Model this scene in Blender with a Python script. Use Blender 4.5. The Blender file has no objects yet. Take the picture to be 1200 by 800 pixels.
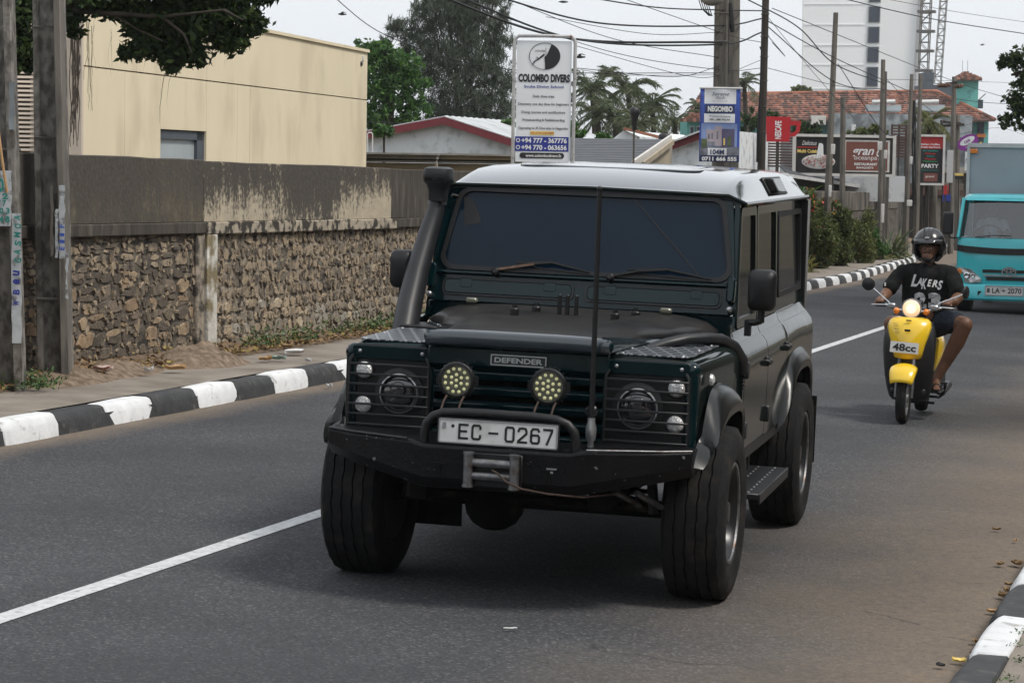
import bpy, bmesh, math, random
import numpy as np
from mathutils import Vector, Matrix, noise
random.seed(7); RNG = np.random.default_rng(7)
SC = bpy.context.scene; COL = SC.collection
# ------------------------------------------------------------------ camera (world: Y along the road, X across it)
FPX, PITCH, ROLL, HC = 2916.1, .0703, .0162, 1.9887
CA, SA = .9573, .2891
def c2w(v): return Vector((CA*v[0]-SA*v[1], SA*v[0]+CA*v[1], v[2]))
_cp, _sp, _cr, _sr = math.cos(PITCH), math.sin(PITCH), math.cos(ROLL), math.sin(ROLL)
_f = Vector((0, _cp, -_sp)); _u = Vector((0, _sp, _cp)); _r = Vector((1, 0, 0))
RC = _cr*_r+_sr*_u; UC = -_sr*_r+_cr*_u
camd = bpy.data.cameras.new('camera'); cam = bpy.data.objects.new('camera', camd); COL.objects.link(cam)
camd.sensor_width = 36; camd.lens = FPX/1200*36; camd.clip_end = 5000; camd.clip_start = .1
_m = Matrix([c2w(RC), c2w(UC), -c2w(_f)]).transposed().to_4x4(); _m.translation = (0, 0, HC)
cam.matrix_world = _m; SC.camera = cam
def rd(px, py):
    d = (px-600)/FPX*RC-(py-400)/FPX*UC+_f
    return c2w(d/d[1])
def at(px, py, D): return Vector((0, 0, HC))+rd(px, py)*D
def atX(px, py, X):
    d = rd(px, py); return Vector((0, 0, HC))+d*(X/d[0])
def gr(px, py, dz=0):
    d = rd(px, py); return Vector((0, 0, HC))+d*((dz-HC)/(d[2]+.0292*d[0]+.00882*d[1]))
def G(X, Y): return -.0292*max(-40, min(8, X))-.00882*max(-30, min(140, Y))
# ------------------------------------------------------------------ world, sun, exposure: bright overcast
SUN_EL, SUN_AZ = math.radians(56), math.radians(97)          # azimuth from +Y towards +X
w = bpy.data.worlds.new('World'); SC.world = w; w.use_nodes = True
nt = w.node_tree; nt.nodes.clear()
N = nt.nodes.new
sky = N('ShaderNodeTexSky'); sky.sky_type = 'NISHITA'; sky.sun_disc = False
sky.sun_elevation = SUN_EL; sky.sun_rotation = SUN_AZ; sky.dust_density = 4; sky.air_density = 1.2
b1 = N('ShaderNodeBackground'); b1.inputs['Strength'].default_value = .08
b2 = N('ShaderNodeBackground'); b2.inputs['Color'].default_value = (.74, .775, .815, 1); b2.inputs['Strength'].default_value = 1.36
mx = N('ShaderNodeMixShader'); mx.inputs[0].default_value = .86
out = N('ShaderNodeOutputWorld'); L = nt.links.new
L(sky.outputs[0], b1.inputs['Color']); L(b1.outputs[0], mx.inputs[1]); L(b2.outputs[0], mx.inputs[2]); L(mx.outputs[0], out.inputs[0])
sl = bpy.data.lights.new('sun', 'SUN'); sun = bpy.data.objects.new('sun', sl); COL.objects.link(sun)
sl.energy = 2.5; sl.angle = math.radians(12); sl.color = (1, .95, .87)
_d = Vector((math.sin(SUN_AZ)*math.cos(SUN_EL), math.cos(SUN_AZ)*math.cos(SUN_EL), math.sin(SUN_EL)))
sun.rotation_euler = _d.to_track_quat('Z', 'Y').to_euler()
SC.view_settings.view_transform = 'Standard'; SC.view_settings.look = 'None'
SC.view_settings.exposure = 0; SC.view_settings.gamma = 1
# ------------------------------------------------------------------ materials
MT = {}
def mat(name, c, rough=.6, metal=0, var=.12, sc=6, bump=0, bsc=40, coat=0, c2=None, c2t=(.5, .6), c2s=3, spec=.5, isl=0, stretch=None, emit=None, rnd=None, detail=4):
    """principled with noise-varied colour, a second (dirt) colour in patches, noise bump, per-piece variation"""
    m = bpy.data.materials.new(name); m.use_nodes = True; t = m.node_tree; n = t.nodes; l = t.links.new
    p = n['Principled BSDF']; p.inputs['Roughness'].default_value = rough; p.inputs['Metallic'].default_value = metal
    p.inputs['Specular IOR Level'].default_value = spec
    if coat: p.inputs['Coat Weight'].default_value = coat; p.inputs['Coat Roughness'].default_value = .06
    tc = n.new('ShaderNodeTexCoord'); mp = n.new('ShaderNodeMapping'); l(tc.outputs['Object'], mp.inputs[0])
    if stretch: mp.inputs['Scale'].default_value = stretch
    def nz(s, d=detail):
        a = n.new('ShaderNodeTexNoise'); a.inputs['Scale'].default_value = s; a.inputs['Detail'].default_value = d
        l(mp.outputs[0], a.inputs['Vector']); return a
    def mixc(fac, a, b):
        x = n.new('ShaderNodeMix'); x.data_type = 'RGBA'
        if isinstance(fac, float): x.inputs[0].default_value = fac
        else: l(fac, x.inputs[0])
        for k, v in ((6, a), (7, b)):
            if isinstance(v, tuple): x.inputs[k].default_value = (*v[:3], 1)
            else: l(v, x.inputs[k])
        return x.outputs[2]
    def ramp(fac, a, b):
        x = n.new('ShaderNodeMapRange'); x.inputs[1].default_value = a; x.inputs[2].default_value = b; l(fac, x.inputs[0]); return x.outputs[0]
    c = tuple(c)
    col = mixc(ramp(nz(sc).outputs[0], .3, .7), tuple(v*(1-var) for v in c), tuple(min(1, v*(1+var)) for v in c))
    if rnd:                       # list of colours picked per object or per loose piece
        cr = n.new('ShaderNodeValToRGB'); cr.color_ramp.interpolation = 'CONSTANT' if len(rnd) > 2 else 'LINEAR'
        e = cr.color_ramp.elements
        for k, cc in enumerate(rnd):
            q = e[k] if k < 2 else e.new(.5)
            q.position = k/len(rnd) if len(rnd) > 2 else k; q.color = (*cc, 1)
        if isl == 2:
            g = n.new('ShaderNodeObjectInfo'); l(g.outputs['Random'], cr.inputs[0])
        else:
            g = n.new('ShaderNodeNewGeometry'); l(g.outputs['Random Per Island'], cr.inputs[0])
        x = n.new('ShaderNodeMix'); x.data_type = 'RGBA'; x.blend_type = 'MULTIPLY'; x.inputs[0].default_value = 1
        l(cr.outputs[0], x.inputs[6]); v = nz(sc*2); l(mixc(ramp(v.outputs[0], .3, .7), (1-var,)*3, (1,)*3), x.inputs[7]); col = x.outputs[2]
    if c2 is not None:
        col = mixc(ramp(nz(c2s, 6).outputs[0], *c2t), col, c2)
    l(col, p.inputs['Base Color'])
    if bump:
        b = n.new('ShaderNodeBump'); b.inputs['Strength'].default_value = bump; b.inputs['Distance'].default_value = .01
        l(nz(bsc, 3).outputs[0], b.inputs['Height']); l(b.outputs[0], p.inputs['Normal'])
    if emit: p.inputs['Emission Color'].default_value = (*emit[:3], 1); p.inputs['Emission Strength'].default_value = emit[3]
    MT[name] = m; return m
def leafy(name, f=.35):          # let some light through thin leaves
    m = MT[name]; t = m.node_tree; n = t.nodes; l = t.links.new; p = n['Principled BSDF']
    tr = n.new('ShaderNodeBsdfTranslucent'); mx_ = n.new('ShaderNodeMixShader'); mx_.inputs[0].default_value = f
    l(p.inputs['Base Color'].links[0].from_socket, tr.inputs[0]); l(p.outputs[0], mx_.inputs[1]); l(tr.outputs[0], mx_.inputs[2]); l(mx_.outputs[0], n['Material Output'].inputs[0])
def nodes(m):
    t = m.node_tree; return t, t.nodes, t.links.new, t.nodes['Principled BSDF']
# ------------------------------------------------------------------ mesh builder
WM = {}                                           # object name -> world matrix of things and parts
def I4(): return Matrix.Identity(4)
def basis(o, x, y, z):
    m = Matrix([x, y, z]).transposed().to_4x4(); m.translation = o; return m
FLIP = [False]                                    # build with the local x axis pointing the other way
class MB:
    def __init__(s, M=None): s.v = []; s.f = []; s.M = M or I4()
    def add(s, vs, fs, M=None):
        k = len(s.v); T = s.M @ M if M is not None else s.M
        s.v += [T @ Vector(p) for p in vs]; s.f += [tuple(i+k for i in q) for q in fs]; return s
    def box(s, c, d, R=None):
        h = [x/2 for x in d]
        vs = [Vector((a*h[0], b*h[1], e*h[2])) for a in (-1, 1) for b in (-1, 1) for e in (-1, 1)]
        if R is not None: vs = [R @ p for p in vs]
        c = Vector(c)
        return s.add([p+c for p in vs], [(0, 1, 3, 2), (4, 6, 7, 5), (0, 4, 5, 1), (2, 3, 7, 6), (0, 2, 6, 4), (1, 5, 7, 3)])
    def bar(s, a, b, w_, h_, up=(0, 0, 1)):
        a, b = Vector(a), Vector(b); y = (b-a); ln = y.length; y.normalize()
        x = y.cross(Vector(up)); x = x.normalized() if x.length > 1e-5 else Vector((1, 0, 0)); z = x.cross(y)
        R = Matrix([x, y, z]).transposed(); return s.box((a+b)/2, (w_, ln, h_), R)
    def tube(s, pts, r, n=8, caps=True, closed=False, sq=None):
        pts = [Vector(p) for p in pts]; k = len(pts); rs = r if isinstance(r, (list, tuple)) else [r]*k
        rings = []; prev = None
        for i, p in enumerate(pts):
            a = pts[(i-1) % k] if (i or closed) else p; b = pts[(i+1) % k] if (i < k-1 or closed) else p
            t = (b-a).normalized()
            if prev is None:
                x = t.cross(Vector((0, 0, 1))); x = x if x.length > .1 else t.cross(Vector((1, 0, 0)))
            else: x = prev-t*prev.dot(t)
            x.normalize(); prev = x; y = t.cross(x); ry = rs[i]*(sq or 1)
            rings.append([p+x*(rs[i]*math.cos(2*math.pi*j/n))+y*(ry*math.sin(2*math.pi*j/n)) for j in range(n)])
        return s.loft(rings, True, caps and not closed, closed)
    def loft(s, rings, closed=True, caps=True, loop=False):
        n = len(rings[0]); vs = [p for R in rings for p in R]; fs = []; k = len(rings)
        for i in range(k if loop else k-1):
            i2 = (i+1) % k
            for j in range(n if closed else n-1):
                j2 = (j+1) % n; fs.append((i*n+j, i*n+j2, i2*n+j2, i2*n+j))
        if caps and closed and not loop: fs.append(tuple(range(n))[::-1]); fs.append(tuple((k-1)*n+j for j in range(n)))
        return s.add(vs, fs)
    def lathe(s, prof, n=24, M=None, caps=True):       # profile (r, h) about local z
        rings = [[Vector((r*math.cos(2*math.pi*j/n), r*math.sin(2*math.pi*j/n), h)) for j in range(n)] for r, h in prof]
        o = s.M; s.M = o @ M if M is not None else o; s.loft(rings, True, caps); s.M = o; return s
    def prism(s, poly, a, b, M=None, inset=0):          # polygon in local xy extruded a..b along z
        n = len(poly); c = Vector((sum(p[0] for p in poly)/n, sum(p[1] for p in poly)/n))
        vs = [(p[0], p[1], a) for p in poly]
        if inset:
            vs += [(p[0], p[1], b-(b-a)*.4) for p in poly]
            vs += [(p[0]+(c[0]-p[0])*inset, p[1]+(c[1]-p[1])*inset, b) for p in poly]; k = 3
        else: vs += [(p[0], p[1], b) for p in poly]; k = 2
        fs = [tuple(range(n))[::-1], tuple((k-1)*n+i for i in range(n))]
        for q in range(k-1):
            fs += [(q*n+i, q*n+(i+1) % n, (q+1)*n+(i+1) % n, (q+1)*n+i) for i in range(n)]
        return s.add(vs, fs, M)
    def sph(s, c, r, n=12, m=8, R=None):
        r = r if isinstance(r, (tuple, list)) else (r, r, r); c = Vector(c); rings = []
        for i in range(1, m):
            a = math.pi*i/m
            rings.append([Vector((r[0]*math.sin(a)*math.cos(2*math.pi*j/n), r[1]*math.sin(a)*math.sin(2*math.pi*j/n), -r[2]*math.cos(a))) for j in range(n)])
        vs = [p for q in rings for p in q]+[Vector((0, 0, -r[2])), Vector((0, 0, r[2]))]
        if R is not None: vs = [R @ p for p in vs]
        k = len(rings); fs = []
        for i in range(k-1):
            for j in range(n): fs.append((i*n+j, i*n+(j+1) % n, (i+1)*n+(j+1) % n, (i+1)*n+j))
        for j in range(n): fs.append((k*n, (j+1) % n, j)); fs.append((k*n+1, (k-1)*n+j, (k-1)*n+(j+1) % n))
        return s.add([c+p for p in vs], fs)
    def quad(s, a, b, c, d): return s.add([a, b, c, d], [(0, 1, 2, 3)])
    def build(s, name, m=None, parent=None, smooth=30, bevel=0, seg=1, world=False, fix=True, solid=0):
        me = bpy.data.meshes.new(name); vs = s.v
        if world and parent is not None:
            inv = WM[parent.name].inverted(); vs = [inv @ p for p in vs]
        if FLIP[0]: vs = [Vector((-p[0], p[1], p[2])) for p in vs]
        me.from_pydata([tuple(p) for p in vs], [], s.f)
        if fix:
            bm = bmesh.new(); bm.from_mesh(me); bmesh.ops.recalc_face_normals(bm, faces=bm.faces); bm.to_mesh(me); bm.free()
        if smooth:
            me.polygons.foreach_set('use_smooth', [True]*len(me.polygons)); me.set_sharp_from_angle(angle=math.radians(smooth))
        if m is not None: me.materials.append(MT[m] if isinstance(m, str) else m)
        o = bpy.data.objects.new(name, me); COL.objects.link(o)
        if parent is not None: o.parent = parent; WM[o.name] = WM[parent.name]
        else: WM[o.name] = I4()
        if solid: q = o.modifiers.new('s', 'SOLIDIFY'); q.thickness = solid; q.offset = 0
        if bevel:
            q = o.modifiers.new('b', 'BEVEL'); q.width = bevel; q.segments = seg; q.limit_method = 'ANGLE'; q.angle_limit = math.radians(35)
        return o
def tag(o, label=None, cat=None, group=None, kind=None):
    if label: o['label'] = label
    if cat: o['category'] = cat
    if group: o['group'] = group
    if kind: o['kind'] = kind
    return o
def thing(name, label, cat, M=None, group=None):
    o = bpy.data.objects.new(name, None); COL.objects.link(o)
    if M is None: M = I4()
    elif not isinstance(M, Matrix): M = Matrix.Translation(Vector(M))
    o.matrix_world = M; o.empty_display_size = .2; WM[o.name] = M
    return tag(o, label, cat, group)
def copy_obj(o, parent=None, M=None):
    c = o.copy(); COL.objects.link(c); c.parent = parent if parent is not None else o.parent
    if M is not None: c.matrix_basis = M
    WM[c.name] = WM[c.parent.name] if c.parent else I4(); return c
def copy_tree(o, parent=None):
    c = o.copy(); COL.objects.link(c); c.parent = parent
    for ch in [k for k in o.children]: copy_tree(ch, c)
    return c
def text(body, w_, h_, m, parent, M, name='lettering', bold=0, shear=0, depth=.0, world=False, spacing=1):
    """flat lettering, centred, fitted to w x h, in the xy plane of M"""
    cu = bpy.data.curves.new('t', 'FONT'); cu.body = body; cu.offset = bold; cu.shear = shear; cu.align_x = 'CENTER'; cu.space_character = spacing
    cu.resolution_u = 3
    t = bpy.data.objects.new('t', cu); me = bpy.data.meshes.new_from_object(t)
    vs = np.array([v.co[:] for v in me.vertices]); fs = [tuple(p.vertices) for p in me.polygons]
    bpy.data.meshes.remove(me); bpy.data.objects.remove(t)
    if not len(vs): return None
    lo, hi = vs.min(0), vs.max(0); c = (lo+hi)/2; vs = (vs-c)
    vs[:, 0] *= w_/max(1e-6, hi[0]-lo[0]); vs[:, 1] *= h_/max(1e-6, hi[1]-lo[1])
    b = MB(M); b.add([(x, y, depth) for x, y, z in vs], fs)
    return b.build(name, m, parent, smooth=0, world=world, fix=False)
def leaves(name, m, C, size, parent=None, world=True, asp=.45, droop=0, curl=.25, rs=None, dirs=None):
    """thousands of small bent leaves: C is an (n,3) array of centres"""
    n = len(C); rs = rs or RNG
    if dirs is None:
        d = rs.normal(size=(n, 3)); d[:, 2] -= droop
    else: d = dirs+rs.normal(size=(n, 3))*.25
    d /= np.linalg.norm(d, axis=1)[:, None]; e = rs.normal(size=(n, 3)); s_ = np.cross(d, e); s_ /= np.linalg.norm(s_, axis=1)[:, None]
    nn = np.cross(d, s_); L_ = (size*(.6+.8*rs.random(n)))[:, None]; W_ = L_*asp
    P = np.stack([C-d*L_/2, C+s_*W_/2-nn*L_*curl*.3, C+d*L_/2-nn*L_*curl, C-s_*W_/2-nn*L_*curl*.3], 1).reshape(-1, 3)
    if world and parent is not None: P = P-np.array(WM[parent.name].translation)
    me = bpy.data.meshes.new(name); me.vertices.add(4*n); me.vertices.foreach_set('co', P.ravel())
    me.loops.add(4*n); me.loops.foreach_set('vertex_index', np.arange(4*n)); me.polygons.add(n)
    me.polygons.foreach_set('loop_start', np.arange(0, 4*n, 4)); me.polygons.foreach_set('loop_total', np.full(n, 4))
    me.update(); me.materials.append(MT[m]); o = bpy.data.objects.new(name, me); COL.objects.link(o)
    if parent is not None: o.parent = parent; WM[o.name] = WM[parent.name]
    return o
def blobpts(blobs, n, clump=.35, per=14):
    """points gathered in twig-sized clumps inside ellipsoids [(centre, (rx,ry,rz))], denser near the skin"""
    vol = np.array([b[1][0]*b[1][1]*b[1][2] for b in blobs])**.67; vol /= vol.sum(); out_ = []
    for (c, r), f in zip(blobs, vol):
        k = max(1, int(n*f/per)); u = RNG.normal(size=(k, 3)); u /= np.linalg.norm(u, axis=1)[:, None]
        q = u*(RNG.random(k)**.45)[:, None]*(.8+.35*RNG.random(k))[:, None]
        cc = np.array(c)+q*np.array(r); rr = min(r)*clump
        out_.append((cc[:, None, :]+RNG.normal(size=(k, per, 3))*rr*.45).reshape(-1, 3))
    return np.concatenate(out_)
# ------------------------------------------------------------------ setting materials
mat('asphalt', (.064, .066, .072), .92, var=.12, sc=.8, spec=.15)
def _asphalt():
    t, n, l, p = nodes(MT['asphalt']); tc = n.new('ShaderNodeTexCoord'); O = tc.outputs['Object']
    def nz(s, d=3, rough=.6):
        a = n.new('ShaderNodeTexNoise'); a.inputs['Scale'].default_value = s; a.inputs['Detail'].default_value = d; a.inputs['Roughness'].default_value = rough
        l(O, a.inputs['Vector']); return a.outputs[0]
    def mr(x, a, b, c=0, d=1):
        q = n.new('ShaderNodeMapRange'); q.inputs[1].default_value = a; q.inputs[2].default_value = b; q.inputs[3].default_value = c; q.inputs[4].default_value = d
        l(x, q.inputs[0]); return q.outputs[0]
    def mt(op, a, b=None):
        q = n.new('ShaderNodeMath'); q.operation = op
        for i, v in enumerate((a, b)):
            if v is None: continue
            if isinstance(v, (int, float)): q.inputs[i].default_value = v
            else: l(v, q.inputs[i])
        return q.outputs[0]
    def mx(f, a, b):
        q = n.new('ShaderNodeMix'); q.data_type = 'RGBA'; l(f, q.inputs[0]) if not isinstance(f, float) else None
        for k, v in ((6, a), (7, b)):
            if isinstance(v, tuple): q.inputs[k].default_value = (*v, 1)
            else: l(v, q.inputs[k])
        return q.outputs[2]
    base = p.inputs['Base Color'].links[0].from_socket
    v = n.new('ShaderNodeTexVoronoi'); v.inputs['Scale'].default_value = 85; l(O, v.inputs['Vector'])
    s1 = n.new('ShaderNodeSeparateColor'); l(v.outputs['Color'], s1.inputs[0])
    agg = mt('MULTIPLY', mt('POWER', s1.outputs[0], 5), .85); col = mx(agg, base, (.17, .17, .175))
    col = mx(mt('MULTIPLY', mt('POWER', s1.outputs[1], 4), .75), col, (.03, .03, .033))
    col = mx(mt('MULTIPLY', mr(nz(.42, 5), .44, .62), .5), col, (.044, .046, .050))       # worn, darker wheel paths
    sp = n.new('ShaderNodeSeparateXYZ'); l(O, sp.inputs[0]); X = sp.outputs[0]
    wn = mt('MULTIPLY', mt('SUBTRACT', nz(.7, 5), .5), 1.5)
    # pale dust gathered along the near kerb, and a thin line of it at the far kerb
    d1 = mr(mt('ADD', X, wn), -2.9, -1.2); d2 = mr(mt('ADD', X, mt('MULTIPLY', wn, .35)), -7.45, -7.8)
    dust = mt('MULTIPLY', mt('POWER', mt('MAXIMUM', d1, mt('MULTIPLY', d2, .95)), 1.15), mr(nz(22, 6, .75), .28, .62, .35, .92))
    col = mx(dust, col, (.215, .168, .125))
    # a few fine cracks
    vc = n.new('ShaderNodeTexVoronoi'); vc.feature = 'DISTANCE_TO_EDGE'; vc.inputs['Scale'].default_value = .45
    wv = n.new('ShaderNodeTexNoise'); wv.inputs['Scale'].default_value = 2.5; wv.inputs['Detail'].default_value = 6; l(O, wv.inputs['Vector'])
    vm = n.new('ShaderNodeVectorMath'); vm.operation = 'MULTIPLY_ADD'; vm.inputs[1].default_value = (.5, .5, 0); l(wv.outputs['Color'], vm.inputs[0]); l(O, vm.inputs[2]); l(vm.outputs[0], vc.inputs['Vector'])
    crk = mt('MULTIPLY', mr(vc.outputs['Distance'], .0045, .001), mr(nz(.9), .5, .6)); col = mx(mt('MULTIPLY', crk, .55), col, (.035, .035, .037))
    l(col, p.inputs['Base Color'])
    b = n.new('ShaderNodeBump'); b.inputs['Strength'].default_value = .7; b.inputs['Distance'].default_value = .004; l(mt('ADD', v.outputs['Distance'], nz(30)), b.inputs['Height']); l(b.outputs[0], p.inputs['Normal'])
_asphalt()
mat('line_paint', (.52, .53, .54), .7, var=.16, sc=14, c2=(.22, .22, .225), c2t=(.56, .74), c2s=26, bump=.3, bsc=90)
mat('kerb_white', (.70, .71, .72), .75, var=.1, sc=8, c2=(.30, .29, .27), c2t=(.60, .74), c2s=9, bump=.4, bsc=30)
mat('kerb_black', (.035, .036, .038), .7, var=.3, sc=9, c2=(.11, .10, .09), c2t=(.58, .75), c2s=12, bump=.4, bsc=30)
mat('path', (.25, .22, .19), .95, var=.16, sc=3, c2=(.17, .145, .12), c2t=(.5, .7), c2s=1.6, bump=.5, bsc=60, spec=.2)
mat('dirt', (.20, .148, .105), 1, var=.22, sc=5, c2=(.13, .095, .07), c2t=(.48, .64), c2s=7, bump=1, bsc=70, spec=.1)
mat('grassland', (.10, .095, .065), 1, var=.2, sc=2, c2=(.15, .12, .09), c2t=(.45, .6), c2s=.4, spec=.1)
def bend(Y): return -.045*max(0, Y-50)-.0006*max(0, Y-50)**2 if Y < 110 else bend(109.99)-.11*(Y-110)
YS = [-25]+[i*2.5-10 for i in range(0, 62)]
def strip(name, m, x0, x1, dz0, dz1=None, ys=None, jit=0, nx=1, thick=0, parent=None, lab=None):
    """a sheet along the road between two offsets; heights are above the road plane"""
    dz1 = dz0 if dz1 is None else dz1; b = MB(); ys = ys or YS; vs = []
    for y in ys:
        for i in range(nx+1):
            t_ = i/nx; X = x0+(x1-x0)*t_+bend(y); e = 0 if i in (0, nx) else jit
            vs.append((X, y, G(X, y)+dz0+(dz1-dz0)*t_+e*(noise.noise((X*2.3, y*1.7, 0))+.5*noise.noise((X*7, y*6, 3)))))
    k = nx+1; fs = [(r*k+i, r*k+i+1, (r+1)*k+i+1, (r+1)*k+i) for r in range(len(ys)-1) for i in range(nx)]
    b.add(vs, fs); o = b.build(name, m, parent, smooth=60, fix=False); return o
# the ground sheet to the horizon
gx = [-1500, -300, -40, -9.2, 0, 8, 300, 1500]; gy = [-400, -100, -30, 0, 50, 110, 140, 400, 3000]
g = MB(); g.add([(x, y, G(x, y)-.05) for y in gy for x in gx], [(r*8+i, r*8+i+1, r*8+i+9, r*8+i+8) for r in range(8) for i in range(7)])
tag(g.build('ground', 'grassland', smooth=0, fix=False), kind='structure')
tag(strip('road', 'asphalt', -7.93, -1.08, 0), kind='structure')
tag(strip('centre_line', 'line_paint', -5.065, -4.955, .004), kind='structure')
tag(strip('footpath', 'path', -8.97, -8.08, .142, .15), kind='structure')
tag(strip('near_footpath', 'path', -.93, 2.2, .142, .15), kind='structure')
dy = [10+i*.16 for i in range(160)]+[36+i*2 for i in range(50)]
tag(strip('dirt_verge', 'dirt', -9.28, -8.9, .215, .14, ys=dy, jit=.03, nx=6), kind='structure')
# kerbs: painted blocks, black and white in turn
def kerb_block(x, y0, y1, sgn, m, par, i):
    r = random.Random(i*7+int(sgn)); j = lambda a: r.uniform(-a, a); rings = []
    n = 5; prof = [(0, -.06), (.012, .085), (.045, .148), (.075, .158), (.20, .156), (.205, -.06)]
    off = j(.008); dz = j(.005)
    for k in range(n):
        y = y0+.006+(y1-y0-.012)*k/(n-1); e = .012 if k in (0, n-1) else 0
        rings.append([Vector((x+bend(y)+sgn*(p+off+(e if p < .1 else 0)+r.uniform(-.004, .004)), y, G(x, y)+q+(dz-e*.5 if q > 0 else 0)+(r.uniform(-.004, .004) if q > 0 else 0))) for p, q in prof])
    b = MB(); b.loft(rings, True, True); return b.build('kerb_block', m, par, smooth=50, bevel=.008)
for nm, x, sgn, y0, L_, n, ph in (('kerb', -7.87, -1, 8.4, .778, 100, 0), ('near_kerb', -1.12, 1, 7.1, .93, 8, 1)):
    b = MB(); e = [(0, -.08), (.03, -.005), (.19, -.005), (.19, -.08)]
    b.loft([[Vector((x+sgn*p+bend(y), y, G(x, y)+q+(.10 if .02 < p and q > -.01 else 0))) for p, q in e] for y in (YS if n > 50 else YS[:14])])
    k = tag(b.build(nm, 'kerb_black'), kind='structure')
    for i in range(n):
        # block edges measured near y=15.24 on the far kerb
        ya = y0+i*L_-(.02 if nm == 'kerb' else 0); kerb_block(x, ya, ya+L_, sgn, 'kerb_white' if (i+ph) % 2 == 0 else 'kerb_black', k, i)
# ------------------------------------------------------------------ boundary wall
mat('mortar', (.13, .11, .088), .95, var=.35, sc=14, c2=(.03, .026, .022), c2t=(.45, .62), c2s=5, bump=1, bsc=50)
mat('mortar_light', (.30, .255, .20), .95, var=.3, sc=16, c2=(.05, .042, .034), c2t=(.47, .6), c2s=6, bump=1, bsc=60)
mat('stone', (.2, .16, .12), .9, var=.45, sc=9, isl=2, rnd=[(.34, .24, .15), (.18, .145, .105), (.42, .31, .20), (.13, .105, .08), (.50, .30, .15), (.23, .18, .135), (.12, .10, .08)], c2=(.045, .038, .032), c2t=(.56, .74), c2s=9, bump=.8, bsc=45)
mat('stone_pale', (.3, .25, .2), .9, var=.4, sc=12, isl=2, rnd=[(.50, .39, .27), (.38, .30, .21), (.56, .46, .33), (.29, .245, .19), (.48, .32, .20), (.40, .365, .31), (.33, .25, .17)], c2=(.12, .10, .08), c2t=(.58, .72), c2s=13, bump=1, bsc=50)
mat('stone_bits', (.2, .16, .12), .9, var=.4, sc=12, isl=1, rnd=[(.36, .28, .19), (.24, .195, .145), (.42, .33, .23), (.19, .16, .125), (.46, .35, .24)], c2=(.05, .04, .035), c2t=(.5, .64), c2s=12, bump=1, bsc=60)
mat('algae_plaster', (.105, .088, .062), .95, var=.3, sc=9, bump=.6, bsc=30)
mat('cream_plaster', (.43, .37, .275), .95, var=.12, sc=9, bump=.5, bsc=30)
mat('ledge_mottled', (.36, .31, .24), .95, var=.2, sc=9, c2=(.04, .034, .028), c2t=(.45, .53), c2s=8, bump=.6, bsc=30)
mat('dark_plaster', (.055, .047, .038), .95, var=.35, sc=8, c2=(.12, .105, .085), c2t=(.55, .72), c2s=7, stretch=(1, 1.3, .3), bump=.6, bsc=30)
mat('old_plaster', (.15, .13, .105), .95, var=.2, sc=4, c2=(.055, .05, .042), c2t=(.44, .6), c2s=1.6, stretch=(1, 1, .5), bump=.5, bsc=30)
def _peel(name, zlo, zhi):     # black algae that runs down from the coping and leaves the old cream render bare lower down
    t, n, l, p = nodes(MT[name]); tc = n.new('ShaderNodeTexCoord'); O = tc.outputs['Object']
    mp = n.new('ShaderNodeMapping'); mp.inputs['Scale'].default_value = (1, 2.6, .8); l(O, mp.inputs[0])
    a = n.new('ShaderNodeTexNoise'); a.inputs['Scale'].default_value = 3; a.inputs['Detail'].default_value = 8; a.inputs['Roughness'].default_value = .7; l(mp.outputs[0], a.inputs['Vector'])
    b = n.new('ShaderNodeTexNoise'); b.inputs['Scale'].default_value = 22; b.inputs['Detail'].default_value = 6; l(O, b.inputs['Vector'])
    c = n.new('ShaderNodeTexNoise'); c.inputs['Scale'].default_value = .55; c.inputs['Detail'].default_value = 2; l(O, c.inputs['Vector'])
    s = n.new('ShaderNodeSeparateXYZ'); l(O, s.inputs[0]); r = n.new('ShaderNodeMapRange'); r.inputs[1].default_value = zlo; r.inputs[2].default_value = zhi; r.inputs[3].default_value = -.2; r.inputs[4].default_value = .16; l(s.outputs[2], r.inputs[0])
    def mt(op, x, y):
        q = n.new('ShaderNodeMath'); q.operation = op
        for i, v in enumerate((x, y)):
            if isinstance(v, (int, float)): q.inputs[i].default_value = v
            else: l(v, q.inputs[i])
        return q.outputs[0]
    e = mt('ADD', mt('ADD', a.outputs[0], r.outputs[0]), mt('MULTIPLY', mt('SUBTRACT', b.outputs[0], .5), .75)); e = mt('ADD', e, mt('MULTIPLY', mt('SUBTRACT', c.outputs[0], .5), 1.1))
    f = n.new('ShaderNodeMapRange'); f.inputs[1].default_value = .34; f.inputs[2].default_value = .56; l(e, f.inputs[0])
    q = n.new('ShaderNodeMix'); q.data_type = 'RGBA'; l(f.outputs[0], q.inputs[0]); l(p.inputs['Base Color'].links[0].from_socket, q.inputs[6])
    d = n.new('ShaderNodeMix'); d.data_type = 'RGBA'; l(b.outputs[0], d.inputs[0]); d.inputs[6].default_value = (.022, .019, .016, 1); d.inputs[7].default_value = (.11, .095, .078, 1)
    l(d.outputs[2], q.inputs[7]); l(q.outputs[2], p.inputs['Base Color'])
_peel('cream_plaster', 1.38, 1.75); _peel('algae_plaster', 1.15, 1.75)
WX = -9.25
wall = thing('boundary_wall', 'long weathered roadside wall of rubble stone under a black-stained plaster band', 'wall', (WX, 21, G(WX, 21)))
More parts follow.
